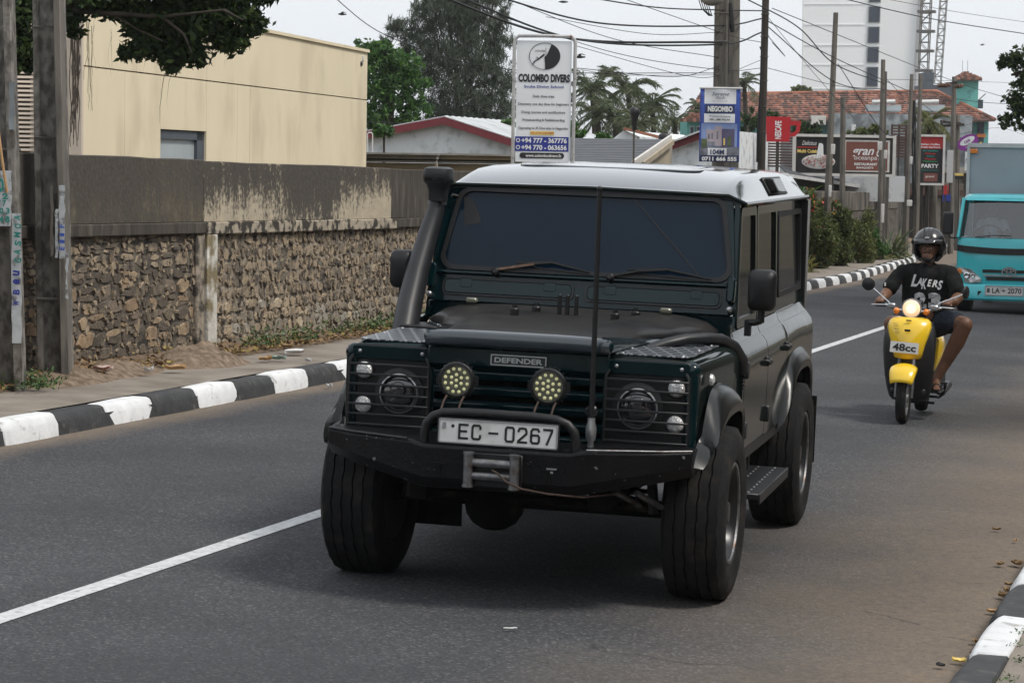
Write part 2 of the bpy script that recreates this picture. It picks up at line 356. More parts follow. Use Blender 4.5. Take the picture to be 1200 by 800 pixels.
def wallbox(name, m, y0, y1, z0, z1, x0=0, x1=.22, bev=.01, n=None, wob=0, par=wall):
    n = n or max(2, int((y1-y0)/.5)); rings = []
    for k in range(n+1):
        y = y0+(y1-y0)*k/n; bx = WX+bend(y); gz = G(WX, y); e = wob*noise.noise((y*2.1, z1*3, 0))
        rings.append([Vector((bx-x1, y, gz+z0)), Vector((bx-x0, y, gz+z0)), Vector((bx-x0, y, gz+z1+e)), Vector((bx-x1, y, gz+z1+e))])
    b = MB(); b.loft(rings); return b.build(name, m, par, world=True, smooth=20, bevel=bev)
SPL = (20.86, 25.95, 36)
wallbox('mortar_core', 'mortar', 9, SPL[0], 0, 1.30, .03)
wallbox('mortar_core', 'mortar_light', 21.08, 36, 0, 1.30, .03)
wallbox('mortar_core', 'mortar', 36, 78, 0, 1.30, .03)
wallbox('plaster_panel', 'algae_plaster', 9, SPL[0], 1.345, 1.915, .0, wob=.012)
wallbox('plaster_panel', 'cream_plaster', SPL[0]+.012, SPL[1], 1.345, 1.905, .002, wob=.015)
wallbox('plaster_panel', 'dark_plaster', SPL[1]+.012, SPL[2], 1.345, 1.90, .006, wob=.01)
wallbox('plaster_panel', 'old_plaster', SPL[2]+.012, 78, 1.29, 1.76, .005, wob=.03)
wallbox('ledge', 'dark_plaster', 9, SPL[0], 1.245, 1.35, -.035, .10, wob=.006)
wallbox('ledge', 'ledge_mottled', SPL[0]+.012, SPL[1]+.1, 1.235, 1.35, -.035, .10, wob=.01)
wallbox('ledge', 'dark_plaster', SPL[1]+.112, SPL[2], 1.245, 1.35, -.03, .10, wob=.01)
mat('peeling_post', (.55, .53, .48), .9, var=.15, sc=12, c2=(.21, .17, .10), c2t=(.46, .56), c2s=4, bump=.6, bsc=30)
wallbox('pier', 'peeling_post', 20.90, 21.12, .1, 1.24, -.035, .1, bev=.012)
wallbox('pier', 'mortar_light', 20.70, 20.885, .1, 1.24, -.012, .1, bev=.012)
def stone_geo(w_, h_, seed, dep):
    r = random.Random(seed); n = r.choice((6, 7, 8, 9)); po = []; a0 = r.random()*.6
    for k in range(n):
        a = a0+2*math.pi*k/n+r.uniform(-.22, .22); q = r.uniform(.86, 1.08)
        cx, cy = math.cos(a), math.sin(a); sq = max(abs(cx), abs(cy))**.65
        po.append((cx/sq*w_/2*q, cy/sq*h_/2*q))
    b = MB(); b.prism(po, -.03, dep, inset=r.uniform(.10, .2)); n2 = n*2; vs = b.v
    for i in range(n2, n*3): vs[i].z += r.uniform(-.005, .006)
    return b
def rubble(ya, yb, za, zb, cw, ch, m, upright, seed, nobj):
    r = random.Random(seed); k = 0; lib = []; rest = MB(); z = za; made = 0; row = 0
    while z < zb-.05:
        h = min(ch*r.uniform(.75, 1.3), zb-z); y = ya+r.uniform(-.1, .0)
        while y < yb-.06:
            w_ = min(cw*r.uniform(.55, 1.5), yb-y); sub = [(z, h)]
            if not upright and r.random() < .35: c = r.uniform(.4, .6); sub = [(z, h*c), (z+h*c, h*(1-c))]
            for zz, hh in sub:
                cy, cz = y+w_/2, zz+hh/2+r.uniform(-.012, .012); s = r.uniform(.84, .97); seed += 1
                M = basis(Vector((WX+bend(cy)-.03, cy, G(WX, cy)+cz)), Vector((0, 1, 0)), Vector((0, 0, 1)), Vector((1, 0, 0))) @ Matrix.Rotation(r.uniform(-.12, .12), 4, 'Z')
                g_ = stone_geo(w_*s, hh*s, seed, r.uniform(.006, .017))
                if made < nobj:
                    g_.v = [M @ p for p in g_.v]; g_.build('stone', m, wall, world=True, smooth=24); made += 1
                else: rest.add([M @ p for p in g_.v], g_.f)
            y += w_
        z += h; row += 1
    return rest
r1 = rubble(17.2, 20.72, .08, 1.245, .235, .125, 'stone', False, 11, 150)
r2 = rubble(21.12, 26.6, .05, 1.24, .155, .105, 'stone_pale', True, 500, 150)
r3 = rubble(26.6, 30, .05, 1.24, .25, .14, 'stone_pale', True, 900, 0)
for q in (r1, r2, r3):
    if q.v: tag(q.build('rubble_stones', 'stone_bits', wall, world=True, smooth=24), kind='stuff')
# small chips wedged in the mortar
ch = MB(); r = random.Random(5)
for i in range(1500):
    y = r.uniform(17.2, 27.2); z = r.uniform(.06, 1.23); s = r.uniform(.02, .055)
    M = basis(Vector((WX-.034, y, G(WX, y)+z)), Vector((0, 1, 0)), Vector((0, 0, 1)), Vector((1, 0, 0))) @ Matrix.Rotation(r.uniform(0, 6), 4, 'Z')
    g_ = stone_geo(s*r.uniform(1, 2.2), s, i+3000, r.uniform(.012, .03)); ch.add([M @ p for p in g_.v], g_.f)
tag(ch.build('stone_chips', 'stone_bits', wall, world=True, smooth=24), kind='stuff')
# ------------------------------------------------------------------ dark green off-road car
mat('car_paint', (.002, .0125, .0155), .10, var=.2, sc=3, coat=.12, spec=.3, bump=.03, bsc=7)
mat('flare_black', (.009, .010, .010), .26, var=.2, sc=5, spec=.4)
mat('lip_sky_sheen', (.016, .026, .034), .22, var=.1, sc=3, coat=1, spec=.6)  # lighter, bluer base than the body imitates sky mirrored in the lip
mat('roof_sky_sheen', (.05, .06, .07), .09, metal=.20, var=.06, sc=2, coat=1, spec=.6, bump=.02, bsc=4)  # lighter metallic base than the body, imitating the sky's sheen on the roof
mat('car_side_reflect', (.010, .016, .015), .07, var=.3, sc=2.5, spec=.42, c2=(.045, .032, .022), c2t=(.58, .8), c2s=3, bump=.05, bsc=4)  # browner base and patches stand for street reflections, with some dust
mat('car_black', (.009, .009, .010), .45, var=.3, sc=20, spec=.4, bump=.1, bsc=60)
mat('car_satin', (.014, .015, .017), .45, var=.25, sc=12, spec=.5)
mat('bonnet_film', (.030, .028, .027), .33, var=.25, sc=2.2, c2=(.016, .016, .017), c2t=(.5, .62), c2s=2.4, spec=.35, bump=.12, bsc=14)
mat('bumper_black', (.005, .005, .006), .38, var=.3, sc=14, c2=(.16, .16, .16), c2t=(.685, .70), c2s=34, bump=.25, bsc=50, spec=.2)
mat('chequer', (.055, .06, .07), .40, metal=.5, var=.3, sc=20, spec=.5)
mat('rubber', (.012, .012, .013), .8, var=.3, sc=22, c2=(.045, .037, .030), c2t=(.54, .78), c2s=9, bump=.3, bsc=70, spec=.25)
mat('rim_dark', (.03, .03, .032), .3, metal=.5, var=.2, sc=10)
mat('chrome', (.62, .63, .64), .12, metal=1, var=.05)
mat('steel', (.20, .20, .205), .45, metal=.9, var=.3, sc=30, c2=(.10, .06, .04), c2t=(.55, .7), c2s=14, bump=.2)
mat('dark_rust', (.05, .03, .022), .8, var=.4, sc=30)
mat('rust', (.13, .075, .05), .8, var=.4, sc=30)
mat('undercar', (.006, .006, .006), .9, var=.4, sc=12, c2=(.05, .04, .032), c2t=(.58, .75), c2s=9, spec=.2)
mat('tinted_glass', (.004, .012, .024), .06, var=.2, sc=1.2, spec=.22)
mat('side_glass', (.007, .007, .007), .04, var=.2, sc=2, spec=.22)
mat('lamp_glass', (.85, .86, .88), .2, metal=.3, var=.5, sc=60, bump=.8, bsc=90, spec=.8)
mat('lens_dark', (.02, .02, .025), .08, var=.4, sc=8, spec=.8, coat=1)
mat('lens_led', (.14, .14, .105), .15, var=.3, sc=30, spec=.6)
mat('led_yellow', (.78, .76, .42), .35, var=.08, emit=(.9, .85, .45, .12))
mat('amber', (.75, .22, .03), .25, var=.1, spec=.6)
mat('plate_white', (.66, .66, .65), .55, var=.06, sc=9, c2=(.45, .44, .42), c2t=(.55, .75), c2s=8)
mat('letter_black', (.012, .012, .012), .5, var=.1)
mat('letter_white', (.78, .78, .78), .5, var=.04)
mat('silver_trim', (.45, .46, .47), .35, metal=.8, var=.1)
MT['side_glass'].node_tree.nodes['Principled BSDF'].inputs['IOR'].default_value = 1.14; MT['car_side_reflect'].node_tree.nodes['Principled BSDF'].inputs['IOR'].default_value = 1.24
def _chequer():
    t, n, l, p = nodes(MT['chequer']); tc = n.new('ShaderNodeTexCoord'); hs = []
    for ang in (.785, -.785):
        mp = n.new('ShaderNodeMapping'); mp.inputs['Rotation'].default_value = (0, 0, ang*.42); mp.inputs['Scale'].default_value = (1, 1, 1); l(tc.outputs['Object'], mp.inputs[0])
        wv = n.new('ShaderNodeTexWave'); wv.inputs['Scale'].default_value = 5; wv.inputs['Distortion'].default_value = 0; l(mp.outputs[0], wv.inputs['Vector']); hs.append(wv.outputs['Fac'])
    q = n.new('ShaderNodeMath'); q.operation = 'MAXIMUM'; l(hs[0], q.inputs[0]); l(hs[1], q.inputs[1])
    r = n.new('ShaderNodeMapRange'); r.inputs[1].default_value = .72; r.inputs[2].default_value = .92; l(q.outputs[0], r.inputs[0])
    b = n.new('ShaderNodeBump'); b.inputs['Strength'].default_value = 1; b.inputs['Distance'].default_value = .006; l(r.outputs[0], b.inputs['Height']); l(b.outputs[0], p.inputs['Normal'])
    x = n.new('ShaderNodeMix'); x.data_type = 'RGBA'; l(r.outputs[0], x.inputs[0]); l(p.inputs['Base Color'].links[0].from_socket, x.inputs[6]); x.inputs[7].default_value = (.20, .215, .235, 1); l(x.outputs[2], p.inputs['Base Color'])
_chequer()
YAW, CPI, KRO = .2347, .0142, .0305
def cl2w(v):     # camera-frame vector to world
    return c2w(v)
_s, _c = math.sin(YAW), math.cos(YAW)
fw = Vector((-_s, -_c, -KRO*-_s-CPI)); lf = Vector((_c, -_s, -KRO*_c+.0052))
fw = c2w(fw).normalized(); lf = c2w(lf); lf = (lf-fw*lf.dot(fw)).normalized(); upv = fw.cross(lf)
carO = c2w((.1167, 11.8269, -KRO*.1167)); CM = basis(carO, -lf, fw, upv); FLIP[0] = True
car = thing('off_road_car', 'dark green boxy off-road car with snorkel, whip antenna and black winch bumper', 'car', CM)
P = car
# ---- tub: side panels as vertical strips following one section
SEC = [(.60, .862), (.75, .868), (.92, .872), (1.02, .872), (1.075, .868), (1.115, .852), (1.14, .825), (1.165, .805), (1.20, .798)]
def secx(z):
    for (a, xa), (b, xb) in zip(SEC, SEC[1:]):
        if z <= b: return xa+(xb-xa)*(z-a)/(b-a)
    return SEC[-1][1]
def side_panel(name, sgn, y0, y1, zb, zt=1.20, m='car_side_reflect', n=14, off=0, parent=P):
    rings = []
    for k in range(n+1):
        y = y0+(y1-y0)*k/n; lo = zb(y) if callable(zb) else zb; zs = [lo+(zt-lo)*j/12 for j in range(13)]
        rings.append([Vector((sgn*(secx(z)+off), y, z)) for z in zs])
    b = MB(); b.loft(rings, False, False)
    o = b.build(name, m, parent, smooth=40); q = o.modifiers.new('s', 'SOLIDIFY'); q.thickness = .02; q.offset = 0
    q = o.modifiers.new('e', 'EDGE_SPLIT'); q.split_angle = math.radians(40); return o
RA = -2.794
arch = lambda y, c, r=.53, base=.605: max(base, .40+math.sqrt(max(0, r*r-(y-c)**2))) if abs(y-c) < r else base
for s in (1, -1):
    d = side_panel('front_door', s, -.685, -1.545, .615)
    e = side_panel('rear_door', s, -1.56, -2.36, lambda y: arch(y, RA))
    side_panel('rear_quarter', s, -2.375, -3.56, lambda y: arch(y, RA))
    # scuttle strip between wing and door, with the ribbed vent
    side_panel('scuttle_side', s, -.62, -.672, .615, 1.24)
    # sill and step
    MB().box((s*.845, -1.50, .575), (.03, 1.78, .075)).build('sill', 'car_satin', P, bevel=.006)
    st = MB(); st.box((s*.865, -1.30, .385), (.22, 1.10, .03)); st.box((s*.972, -1.30, .375), (.012, 1.10, .055))
    for yy in (-.95, -1.65): st.box((s*.76, yy, .44), (.06, .05, .12))
    sp_ = st.build('side_step', 'car_satin', P, bevel=.004)
    rv = MB()
    for i in range(11):
        for j in (0, 1): rv.lathe([(.008, 0), (.005, .004)], 6, Matrix.Translation((s*(.82+.09*j), -.80-i*.1, .4)))
    rv.build('rivet', 'silver_trim', sp_)
# ---- doors: handles, hinges, windows
def rr(w_, h_, r, n=5, cx=0, cy=0):          # rounded rectangle outline
    o_ = []
    for sx, sy, a in ((1, 1, 0), (-1, 1, 90), (-1, -1, 180), (1, -1, 270)):
        for k in range(n+1):
            t_ = math.radians(a+90*k/n); o_.append((cx+sx*(w_/2-r)+r*math.cos(t_), cy+sy*(h_/2-r)+r*math.sin(t_)))
    return o_
def plate(M, po, th, name, m, par, bevel=0, sm=30): return MB(M).prism(po, -th/2, th/2).build(name, m, par, bevel=bevel, smooth=sm)
def ring(M, po, pi, z0, z1, name, m, par, bevel=0):      # flat frame between two outlines
    n = len(po); b = MB(M); R_ = [[(x, y, z0) for x, y in po], [(x, y, z1) for x, y in po], [(x, y, z1) for x, y in pi], [(x, y, z0) for x, y in pi]]
    b.loft([[Vector(p) for p in q] for q in R_], True, False, True); return b.build(name, m, par, bevel=bevel, smooth=40)
def winM(s, x0, x1, z0, z1):                 # plane of the cabin side above the waist, leaning in
    a = Vector((s*x0, 0, z0)); up = (Vector((s*x1, 0, z1))-a).normalized(); y = Vector((0, -1, 0)) ; nrm = Vector((s, 0, 0)); nrm = (nrm-up*nrm.dot(up)).normalized()
    return basis(a, up.cross(nrm), up, nrm)
for s in (1, -1):
    Mx = winM(s, .798, .772, 1.20, 1.83); H = .632; yl = lambda y, s=s: -y*1 if s > 0 else y       # local x of plane
    dirx = Mx.col[0].xyz.y
    X_ = lambda y: y*dirx
    def pane(y0, y1, z0, z1, fr, name, par, m='car_side_reflect', gm='side_glass', lean=0):
        xa, xb = X_(y0), X_(y1); lo, hi = min(xa, xb), max(xa, xb); cx, cy = (lo+hi)/2, (z0+z1)/2
        po = rr(hi-lo, z1-z0, .03, 3, cx, cy); pi = rr(hi-lo-2*fr, z1-z0-2*fr, .025, 3, cx, cy)
        if lean:                             # front edge leans back with the windscreen
            f = lambda q: [(x+(X_(-lean)*(y-z0)/(z1-z0) if abs(x-xa) < abs(x-xb) else 0), y) for x, y in q]; po, pi = f(po), f(pi)
        w_ = ring(Mx, po, pi, -.015, .012, name, m, par); MB(Mx).prism(pi, -.006, -.002).build('glass', gm, w_, smooth=0); return w_
    pane(-.83, -1.54, .01, H-.02, .045, 'front_window', P, lean=.17)
    pane(-1.57, -2.36, .01, H-.02, .045, 'rear_window', P)
    q_ = pane(-2.44, -3.48, .08, H-.07, .03, 'quarter_window', P, m='car_satin')
    # cabin side skin round the quarter window and door pillars
    b = MB(Mx)
    for (ya, yb, za, zb) in ((-2.37, -3.56, 0, .085), (-2.37, -3.56, H-.075, H+.01), (-2.37, -2.445, 0, H), (-3.475, -3.56, 0, H), (-1.545, -1.565, 0, H)):
        MB(Mx).prism([(X_(ya), za), (X_(yb), za), (X_(yb), zb), (X_(ya), zb)], -.02, -.001 if zb-za > .1 else -.0005).build('cabin_side', 'car_side_reflect', P, smooth=0)
    MB(Mx).prism([(X_(-.80), 0), (X_(-.83), 0), (X_(-1.02), H), (X_(-.985), H)], -.02, .004).build('windscreen_pillar', 'car_paint', P, smooth=0)
    # waist rail
    MB().tube([(s*.83, y, 1.137) for y in (-.70, -2, -3.54)], .012, 6).build('waist_moulding', 'car_side_reflect', P)
    for y, z in ((-1.47, 1.0), (-2.28, 1.02)):
        h = MB(); h.box((s*.90, y, z), (.02, .13, .028)); h.box((s*.882, y+.055, z), (.05, .02, .035)); h.box((s*.882, y-.055, z), (.05, .02, .035)); h.box((s*.885, y, z+.005), (.02, .05, .05))
        h.build('door_handle', 'car_black', P, bevel=.006)
    for y, z in ((-1.555, .72), (-.70, 1.02), (-.70, .72)):
        MB().box((s*.885, y, z), (.03, .05, .085)).build('hinge', 'car_satin', P, bevel=.006)
    vt = MB()
    for i in range(11): vt.box((s*.882, -.646, 1.095-i*.016), (.012, .035, .007))
    vt.build('side_vent', 'car_black', P)
# ---- roof
RT = []
def roofz(u, zt):    # nearly flat top, a short bend, then the slanted cant panel
    h = (zt-1.835)/.165; f = 1.835+h*(.165-.022*(u/.80)**2.2); g_ = 1.835+h*(1-u)*1.4; k_ = .012
    return min(f, g_)-k_*max(0, 1-abs(f-g_)/.03)**2 if u < 1 else 1.835
def rz(y):        # crown height of the roof along the car
    if y > -1.00: return 1.884
    t_ = min(1, (-1.00-y)/.9); return 1.884+(2.0-1.884)*(1-(1-t_)**2.6)
ys = [-.985, -1.0, -1.03, -1.08, -1.15, -1.25, -1.4, -1.7, -2.3, -3.0, -3.45, -3.55, -3.60, -3.625]
for y in ys:
    zt = rz(y); drop = 0
    if y < -3.4: drop = .09*((-3.4-y)/.225)**2.2
    ro = []
    for k in range(45):
        t_ = -1+2*k/44; a = abs(t_); x = .795*math.sin(a*math.pi/2)*(1 if t_ > 0 else -1); u = abs(x)/.795
        zz = roofz(u, zt-drop)
        ro.append(Vector((x, y, zz)))
    ro += [Vector((.765, y, 1.825)), Vector((-.765, y, 1.825))]
    RT.append(ro)
b = MB(); b.loft(RT); roof = b.build('roof', 'roof_sky_sheen', P, smooth=50)
b = MB()
for s in (1, -1): b.tube([(s*.802, -.99, 1.832), (s*.806, -2.2, 1.832), (s*.806, -3.6, 1.832)], .012, 6)
b.tube([(-.80, -.985, 1.836), (-.72, -.972, 1.87), (0, -.965, 1.880), (.72, -.972, 1.87), (.80, -.985, 1.836)], .011, 6); b.build('gutter', 'car_side_reflect', roof)
def onroof(x, y): return roofz(abs(x)/.795, rz(y))
# sunroof: a slightly raised rounded panel with a black seal
b = MB(); po = rr(.98, .72, .12, 5, -.02, -1.83); rings = []
for sc_, dz in ((1.0, -.02), (1.0, .004), (.985, .008), (.9, .009)):
    rings.append([Vector((-.02+(x+.02)*sc_, -1.83+(y+1.83)*sc_, onroof(x, y)+dz)) for x, y in po])
b.loft(rings); sr = b.build('sunroof', 'roof_sky_sheen', roof, smooth=40)
po2 = [(-.02+(x+.02)*1.025, -1.83+(y+1.83)*1.03) for x, y in po]
# corner windows in the roof curve
for s in (1, -1):
    for (y0, y1) in ((-2.04, -2.78),):
        gx = lambda z_: s*.795*(1-(z_-1.835)/1.4)
        def strip_(zlo, zhi, ya, yb, off, name, m, par):
            R_ = []
            for k in range(7):
                z_ = zlo+(zhi-zlo)*k/6; xx = gx(z_); R_.append([Vector((xx+s*off, ya, z_+off*.6)), Vector((xx+s*off, yb, z_+off*.6))])
            b_ = MB(); b_.loft(R_, False, False); return b_.build(name, m, par, smooth=60, solid=.008)
        fr = strip_(1.858, 1.952, y0, y1, .003, 'alpine_window', 'car_black', roof)
        R_ = strip_(1.869, 1.941, y0-.045, y1+.045, .008, 'glass', 'side_glass', fr)
        R_.parent = roof
# ---- windscreen frame, glass, vents
wsn = Vector((0, .59, .20)).normalized(); 
def WS(z, off=0): return Vector((0, -.80-(z-1.28)*.335, z))+Vector((0, .948, .318))*off
def wsM(): up = (WS(1.9)-WS(1.3)).normalized(); x = Vector((-1, 0, 0)); return basis(WS(1.28), Vector((1, 0, 0)), up, -Vector((1, 0, 0)).cross(up))
MW = wsM(); kk = 1/math.cos(math.atan(.335)); zl = lambda z: (z-1.28)*kk
po = [(-.795, zl(1.275)), (.795, zl(1.275)), (.80, zl(1.45)), (.772, zl(1.75)), (.745, zl(1.835)), (.69, zl(1.868)), (-.69, zl(1.868)), (-.745, zl(1.835)), (-.772, zl(1.75)), (-.80, zl(1.45))]
def trap(zb, zt, wb, wt, r, n=6):
    o_ = []; 
    for sx, sy, a in ((1, 1, 0), (-1, 1, 90), (-1, -1, 180), (1, -1, 270)):
        ww = wt if sy > 0 else wb; zz = zt if sy > 0 else zb
        for k in range(n+1):
            t_ = math.radians(a+90*k/n); o_.append((sx*(ww-r)+r*math.cos(t_), zz-sy*r+r*math.sin(t_)))
    return o_
gi = [(x+.012, y) for x, y in trap(zl(1.448), zl(1.838), .737, .688, .065)]
frm = MB(MW)
fo = trap(zl(1.275), zl(1.872), .80, .745, .05)
frm.loft([[Vector((x, y, z)) for x, y in q] for q, z in ((fo, -.05), (fo, .004), (gi, .010), (gi, -.03))], True, False, True)
wsf = frm.build('windscreen_frame', 'car_paint', P, smooth=30, bevel=.006)
gs = [(x+.012, y) for x, y in trap(zl(1.432), zl(1.853), .756, .706, .075)]
ring(MW, gs, [(x+.012, y) for x, y in trap(zl(1.454), zl(1.833), .731, .682, .06)], .004, .022, 'windscreen_seal', 'car_black', P)
gl = MB(MW); gl.prism(gi, -.004, .009); wg = gl.build('windscreen', 'tinted_glass', P, smooth=0)
# sun visor corner and diagonal cable seen behind the tint
MB(MW).prism([(-.64, zl(1.66)), (-.555, zl(1.675)), (-.56, zl(1.70)), (-.60, zl(1.78)), (-.655, zl(1.815)), (-.66, zl(1.80))], .0095, .0105).build('visor_shade', 'car_black', wg, smooth=0)
MB(MW).bar((.235, zl(1.83), .0105), (.60, zl(1.47), .0105), .006, .002).build('dark_cable', 'car_black', wg, smooth=0)
# lower ledge of the frame, two flap vents, hinges
MB(MW).box((0, zl(1.418), .016), (1.52, .016, .03)).build('frame_ledge', 'car_paint', P, bevel=.004)
for cx, w_ in ((-.372, .69), (.380, .70)):
    o1 = rr(w_, .092, .03, 4, cx, zl(1.350)); o2 = rr(w_-.022, .074, .024, 4, cx, zl(1.350))
    ring(MW, o1, o2, .0, .0145, 'vent_seal', 'car_black', P); v_ = MB(MW).prism(o2, 0, .0165).build('vent_flap', 'car_paint', P, bevel=.004)
    for q in (-.22, .22): MB(MW).prism(rr(.065, .05, .012, 3, cx+q, zl(1.368)), .012, .0185).build('flap_hinge', 'car_paint', v_, bevel=.003)
for s in (-1, 1):
    hb = MB(MW); hb.prism(rr(.042, .135, .02, 4, s*.775, zl(1.395)), 0, .05); hb.build('frame_hinge', 'car_paint', P, bevel=.008)
    MB().sph((s*.775, -.775, 1.31), .016).build('hinge_bolt', 'silver_trim', P)
# bulkhead under the vents and the cabin block behind it
MB().box((0, -.86, 1.19), (1.585, .10, .185)).build('bulkhead', 'car_paint', P, bevel=.01)
MB().box((0, -2.1, .68), (1.62, 2.86, .18)).build('floor_pan', 'undercar', P)
MB().box((0, -3.585, 1.2), (1.66, .03, 1.25)).build('tailgate', 'car_black', P, bevel=.02)
MB().box((0, -1.75, 1.02), (1.40, .55, .5)).build('seat', 'car_black', P, bevel=.04)
# wipers
def wiper(xp, xm, xe, zm, ze):
    b_ = MB(MW); b_.tube([(xp, zl(1.432), .03), (xp+(xm-xp)*.5, zl((1.432+zm)/2+.008), .045), (xm, zl(zm), .04)], .007, 6)
    b_.lathe([(.022, 0), (.022, .03), (.012, .04)], 10, Matrix.Translation((xp, zl(1.428), .012)))
    o_ = b_.build('wiper_arm', 'car_black', P)
    c_ = MB(MW); x0 = xm-(xe-xm)*.85; c_.tube([(x0, zl(zm-.005), .03), (xm, zl(zm+.004), .038), (xe, zl(ze), .03)], [.005, .009, .004], 6)
    c_.bar((x0-.02, zl(zm-.014), .022), (xe+.02, zl(ze-.010), .022), .006, .012); c_.build('wiper_blade', 'car_black', o_)
wiper(-.44, -.16, .045, 1.482, 1.448); wiper(.155, .44, .67, 1.476, 1.444)
MB(MW).bar((-.42, zl(1.437), .048), (-.24, zl(1.47), .05), .012, .004).build('arm_rust', 'rust', P)
# ---- front wings
ARCF = lambda y: arch(y, 0, .50, .60) if y > -.62 else .6
for s in (1, -1):
    rings = []
    for k in range(23):                          # section swept along the wing: outer side, rounded shoulder, flat top
        y = .455-(.455+.655)*k/22; lo = ARCF(y) if y < .40 else .735; xo = .815+.045*min(1, (.455-y)/.9); r_ = .07
        pts = [(xo, lo+(1.09-lo)*j/7) for j in range(8)]+[(xo-r_+r_*math.cos(a), 1.085+.065*math.sin(a)) for a in (.3, .6, .9, 1.2, 1.5)]+[(.60, 1.156), (.40, 1.158)]
        e = .0 if k else .02
        rings.append([Vector((s*(x-e), y-(.0 if k else -.0), z-(e if z > 1.05 else 0))) for x, z in pts])
    b = MB(); b.loft(rings, False, False); wg_ = b.build('front_wing', 'car_side_reflect' if s > 0 else 'car_paint', P, smooth=45); q = wg_.modifiers.new('s', 'SOLIDIFY'); q.thickness = .012; q.offset = 0
    # chequer plate on the wing top, cut to the bonnet's flare
    b = MB(); po = [(.44, .425), (.765, .425), (.785, .38), (.80, -.33), (.60, -.33), (.475, -.10), (.44, .10)]
    b.prism([(s*x, y) for x, y in po], 1.158, 1.166); cp_ = b.build('chequer_plate', 'chequer', P, bevel=.002)
    rv = MB()
    for x, y in ((.47, .40), (.75, .40), (.77, -.28), (.62, -.28), (.46, .12), (.765, .05)): rv.lathe([(.009, 0), (.006, .005)], 8, Matrix.Translation((s*x, y, 1.165)))
    rv.build('rivet', 'silver_trim', cp_)
    if s < 0: MB().box((-.70, -.48, 1.17), (.22, .26, .012)).build('wing_panel', 'car_black', P, bevel=.004)
    # headlamp panel with lamps behind a barred guard
    cx = s*.607; Mf = basis(Vector((cx, .457, .94)), Vector((1, 0, 0)), Vector((0, 0, 1)), Vector((0, 1, 0)))
    Mf = basis(Vector((cx, .455, .94)), Vector((-1, 0, 0)), Vector((0, 0, 1)), Vector((0, 1, 0)))
    outer = rr(.405, .42, .045, 5, 0, -.005); MB(Mf).prism(outer, -.02, .004).build('lamp_panel', 'car_black', P, bevel=.004)
    lb = MB(Mf)                               # rounded front corner of the wing
    c_ = MB(); c_.tube([(s*.795, .435, z) for z in (.735, .9, 1.09)], .036, 10); c_.sph((s*.795, .425, 1.10), .045); c_.build('wing_corner', 'car_paint', P, smooth=60)
    tp = MB(Mf); tp.prism(rr(.375, .062, .012, 3, 0, .168), .004, .016); bl_ = tp.build('top_strip', 'car_paint', P, bevel=.003)
    for q in (-.15, .15):
        MB(Mf).lathe([(.009, .014), (.009, .020), (.004, .024)], 10, Matrix.Translation((q, .172, 0))).build('screw', 'silver_trim', bl_)
    hx = (cx-s*.562)                          # lamp offset in the mirrored panel frame
    hl = MB(Mf).lathe([(.118, .002), (.118, .014), (.098, .02), (.094, .012)], 32, Matrix.Translation((hx, -.016, 0)), caps=False).build('headlamp', 'car_satin', P)
    MB(Mf).lathe([(.094, .010), (.094, .026), (.087, .030), (.086, .02)], 32, Matrix.Translation((hx, -.016, 0)), caps=False).build('bezel', 'silver_trim', hl)
    MB(Mf).lathe([(.088, .012), (.082, .020), (.055, .032), (.02, .037), (.001, .037)], 32, Matrix.Translation((hx, -.016, 0))).build('lens', 'lens_dark', hl, smooth=60)
    MB(Mf).lathe([(.040, .035), (.036, .043), (.02, .047), (.001, .048)], 20, Matrix.Translation((hx, .0, 0))).build('projector', 'lens_dark', hl, smooth=60)
    for dz in (.084, -.078):
        sx = cx-s*.736; sl_ = MB(Mf).lathe([(.048, .003), (.048, .012), (.04, .014), (.04, .008)], 20, Matrix.Translation((sx, dz, 0)), caps=False).build('small_lamp', 'car_black', P)
        MB(Mf).lathe([(.041, .006), (.036, .020), (.02, .027), (.001, .029)], 20, Matrix.Translation((sx, dz, 0))).build('lens', 'lamp_glass', sl_, smooth=50)
    gd = MB(Mf); gd.tube([(-.19, -.205, .045), (-.19, .13, .045), (-.175, .155, .035)], .007, 6); gd.tube([(.19, -.205, .045), (.19, .13, .045), (.175, .155, .035)], .007, 6)
    grd = gd.build('lamp_guard', 'car_black', P)
    for i in range(8):
        z_ = .115-i*.0465; MB(Mf).box((0, z_, .047), (.385, .010, .012)).build('guard_bar', 'car_satin', grd, bevel=.002)
    # wheel-arch flare
    FL = {0: ([(.60, .69), (.50, .765), (.28, .842), (.09, .882), (-.127, .890), (-.29, .880), (-.372, .842), (-.388, .72), (-.388, .60)],
              [(.495, .67), (.445, .78), (.32, .915), (.21, .985), (.03, 1.010), (-.17, .995), (-.34, .950), (-.46, .85), (-.49, .60)]),
          RA: ([(-2.16, .60), (-2.26, .72), (-2.38, .815), (-2.60, .872), (-2.84, .882), (-3.04, .872), (-3.17, .82), (-3.20, .70), (-3.20, .60)],
               [(-2.14, .575), (-2.27, .76), (-2.37, .885), (-2.52, .962), (-2.78, .985), (-3.05, .970), (-3.24, .90), (-3.34, .76), (-3.36, .60)])}
    def dens(pl, n_=4):
        o_ = []
        for i_ in range(len(pl)-1):
            a_, b_, p_, q_ = Vector(pl[i_]), Vector(pl[i_+1]), Vector(pl[max(0, i_-1)]), Vector(pl[min(len(pl)-1, i_+2)])
            for k_ in range(n_): f_ = k_/n_; o_.append(.5*(2*a_+(b_-p_)*f_+(2*p_-5*a_+4*b_-q_)*f_*f_+(3*a_-p_-3*b_+q_)*f_**3))
        return o_+[Vector(pl[-1])]
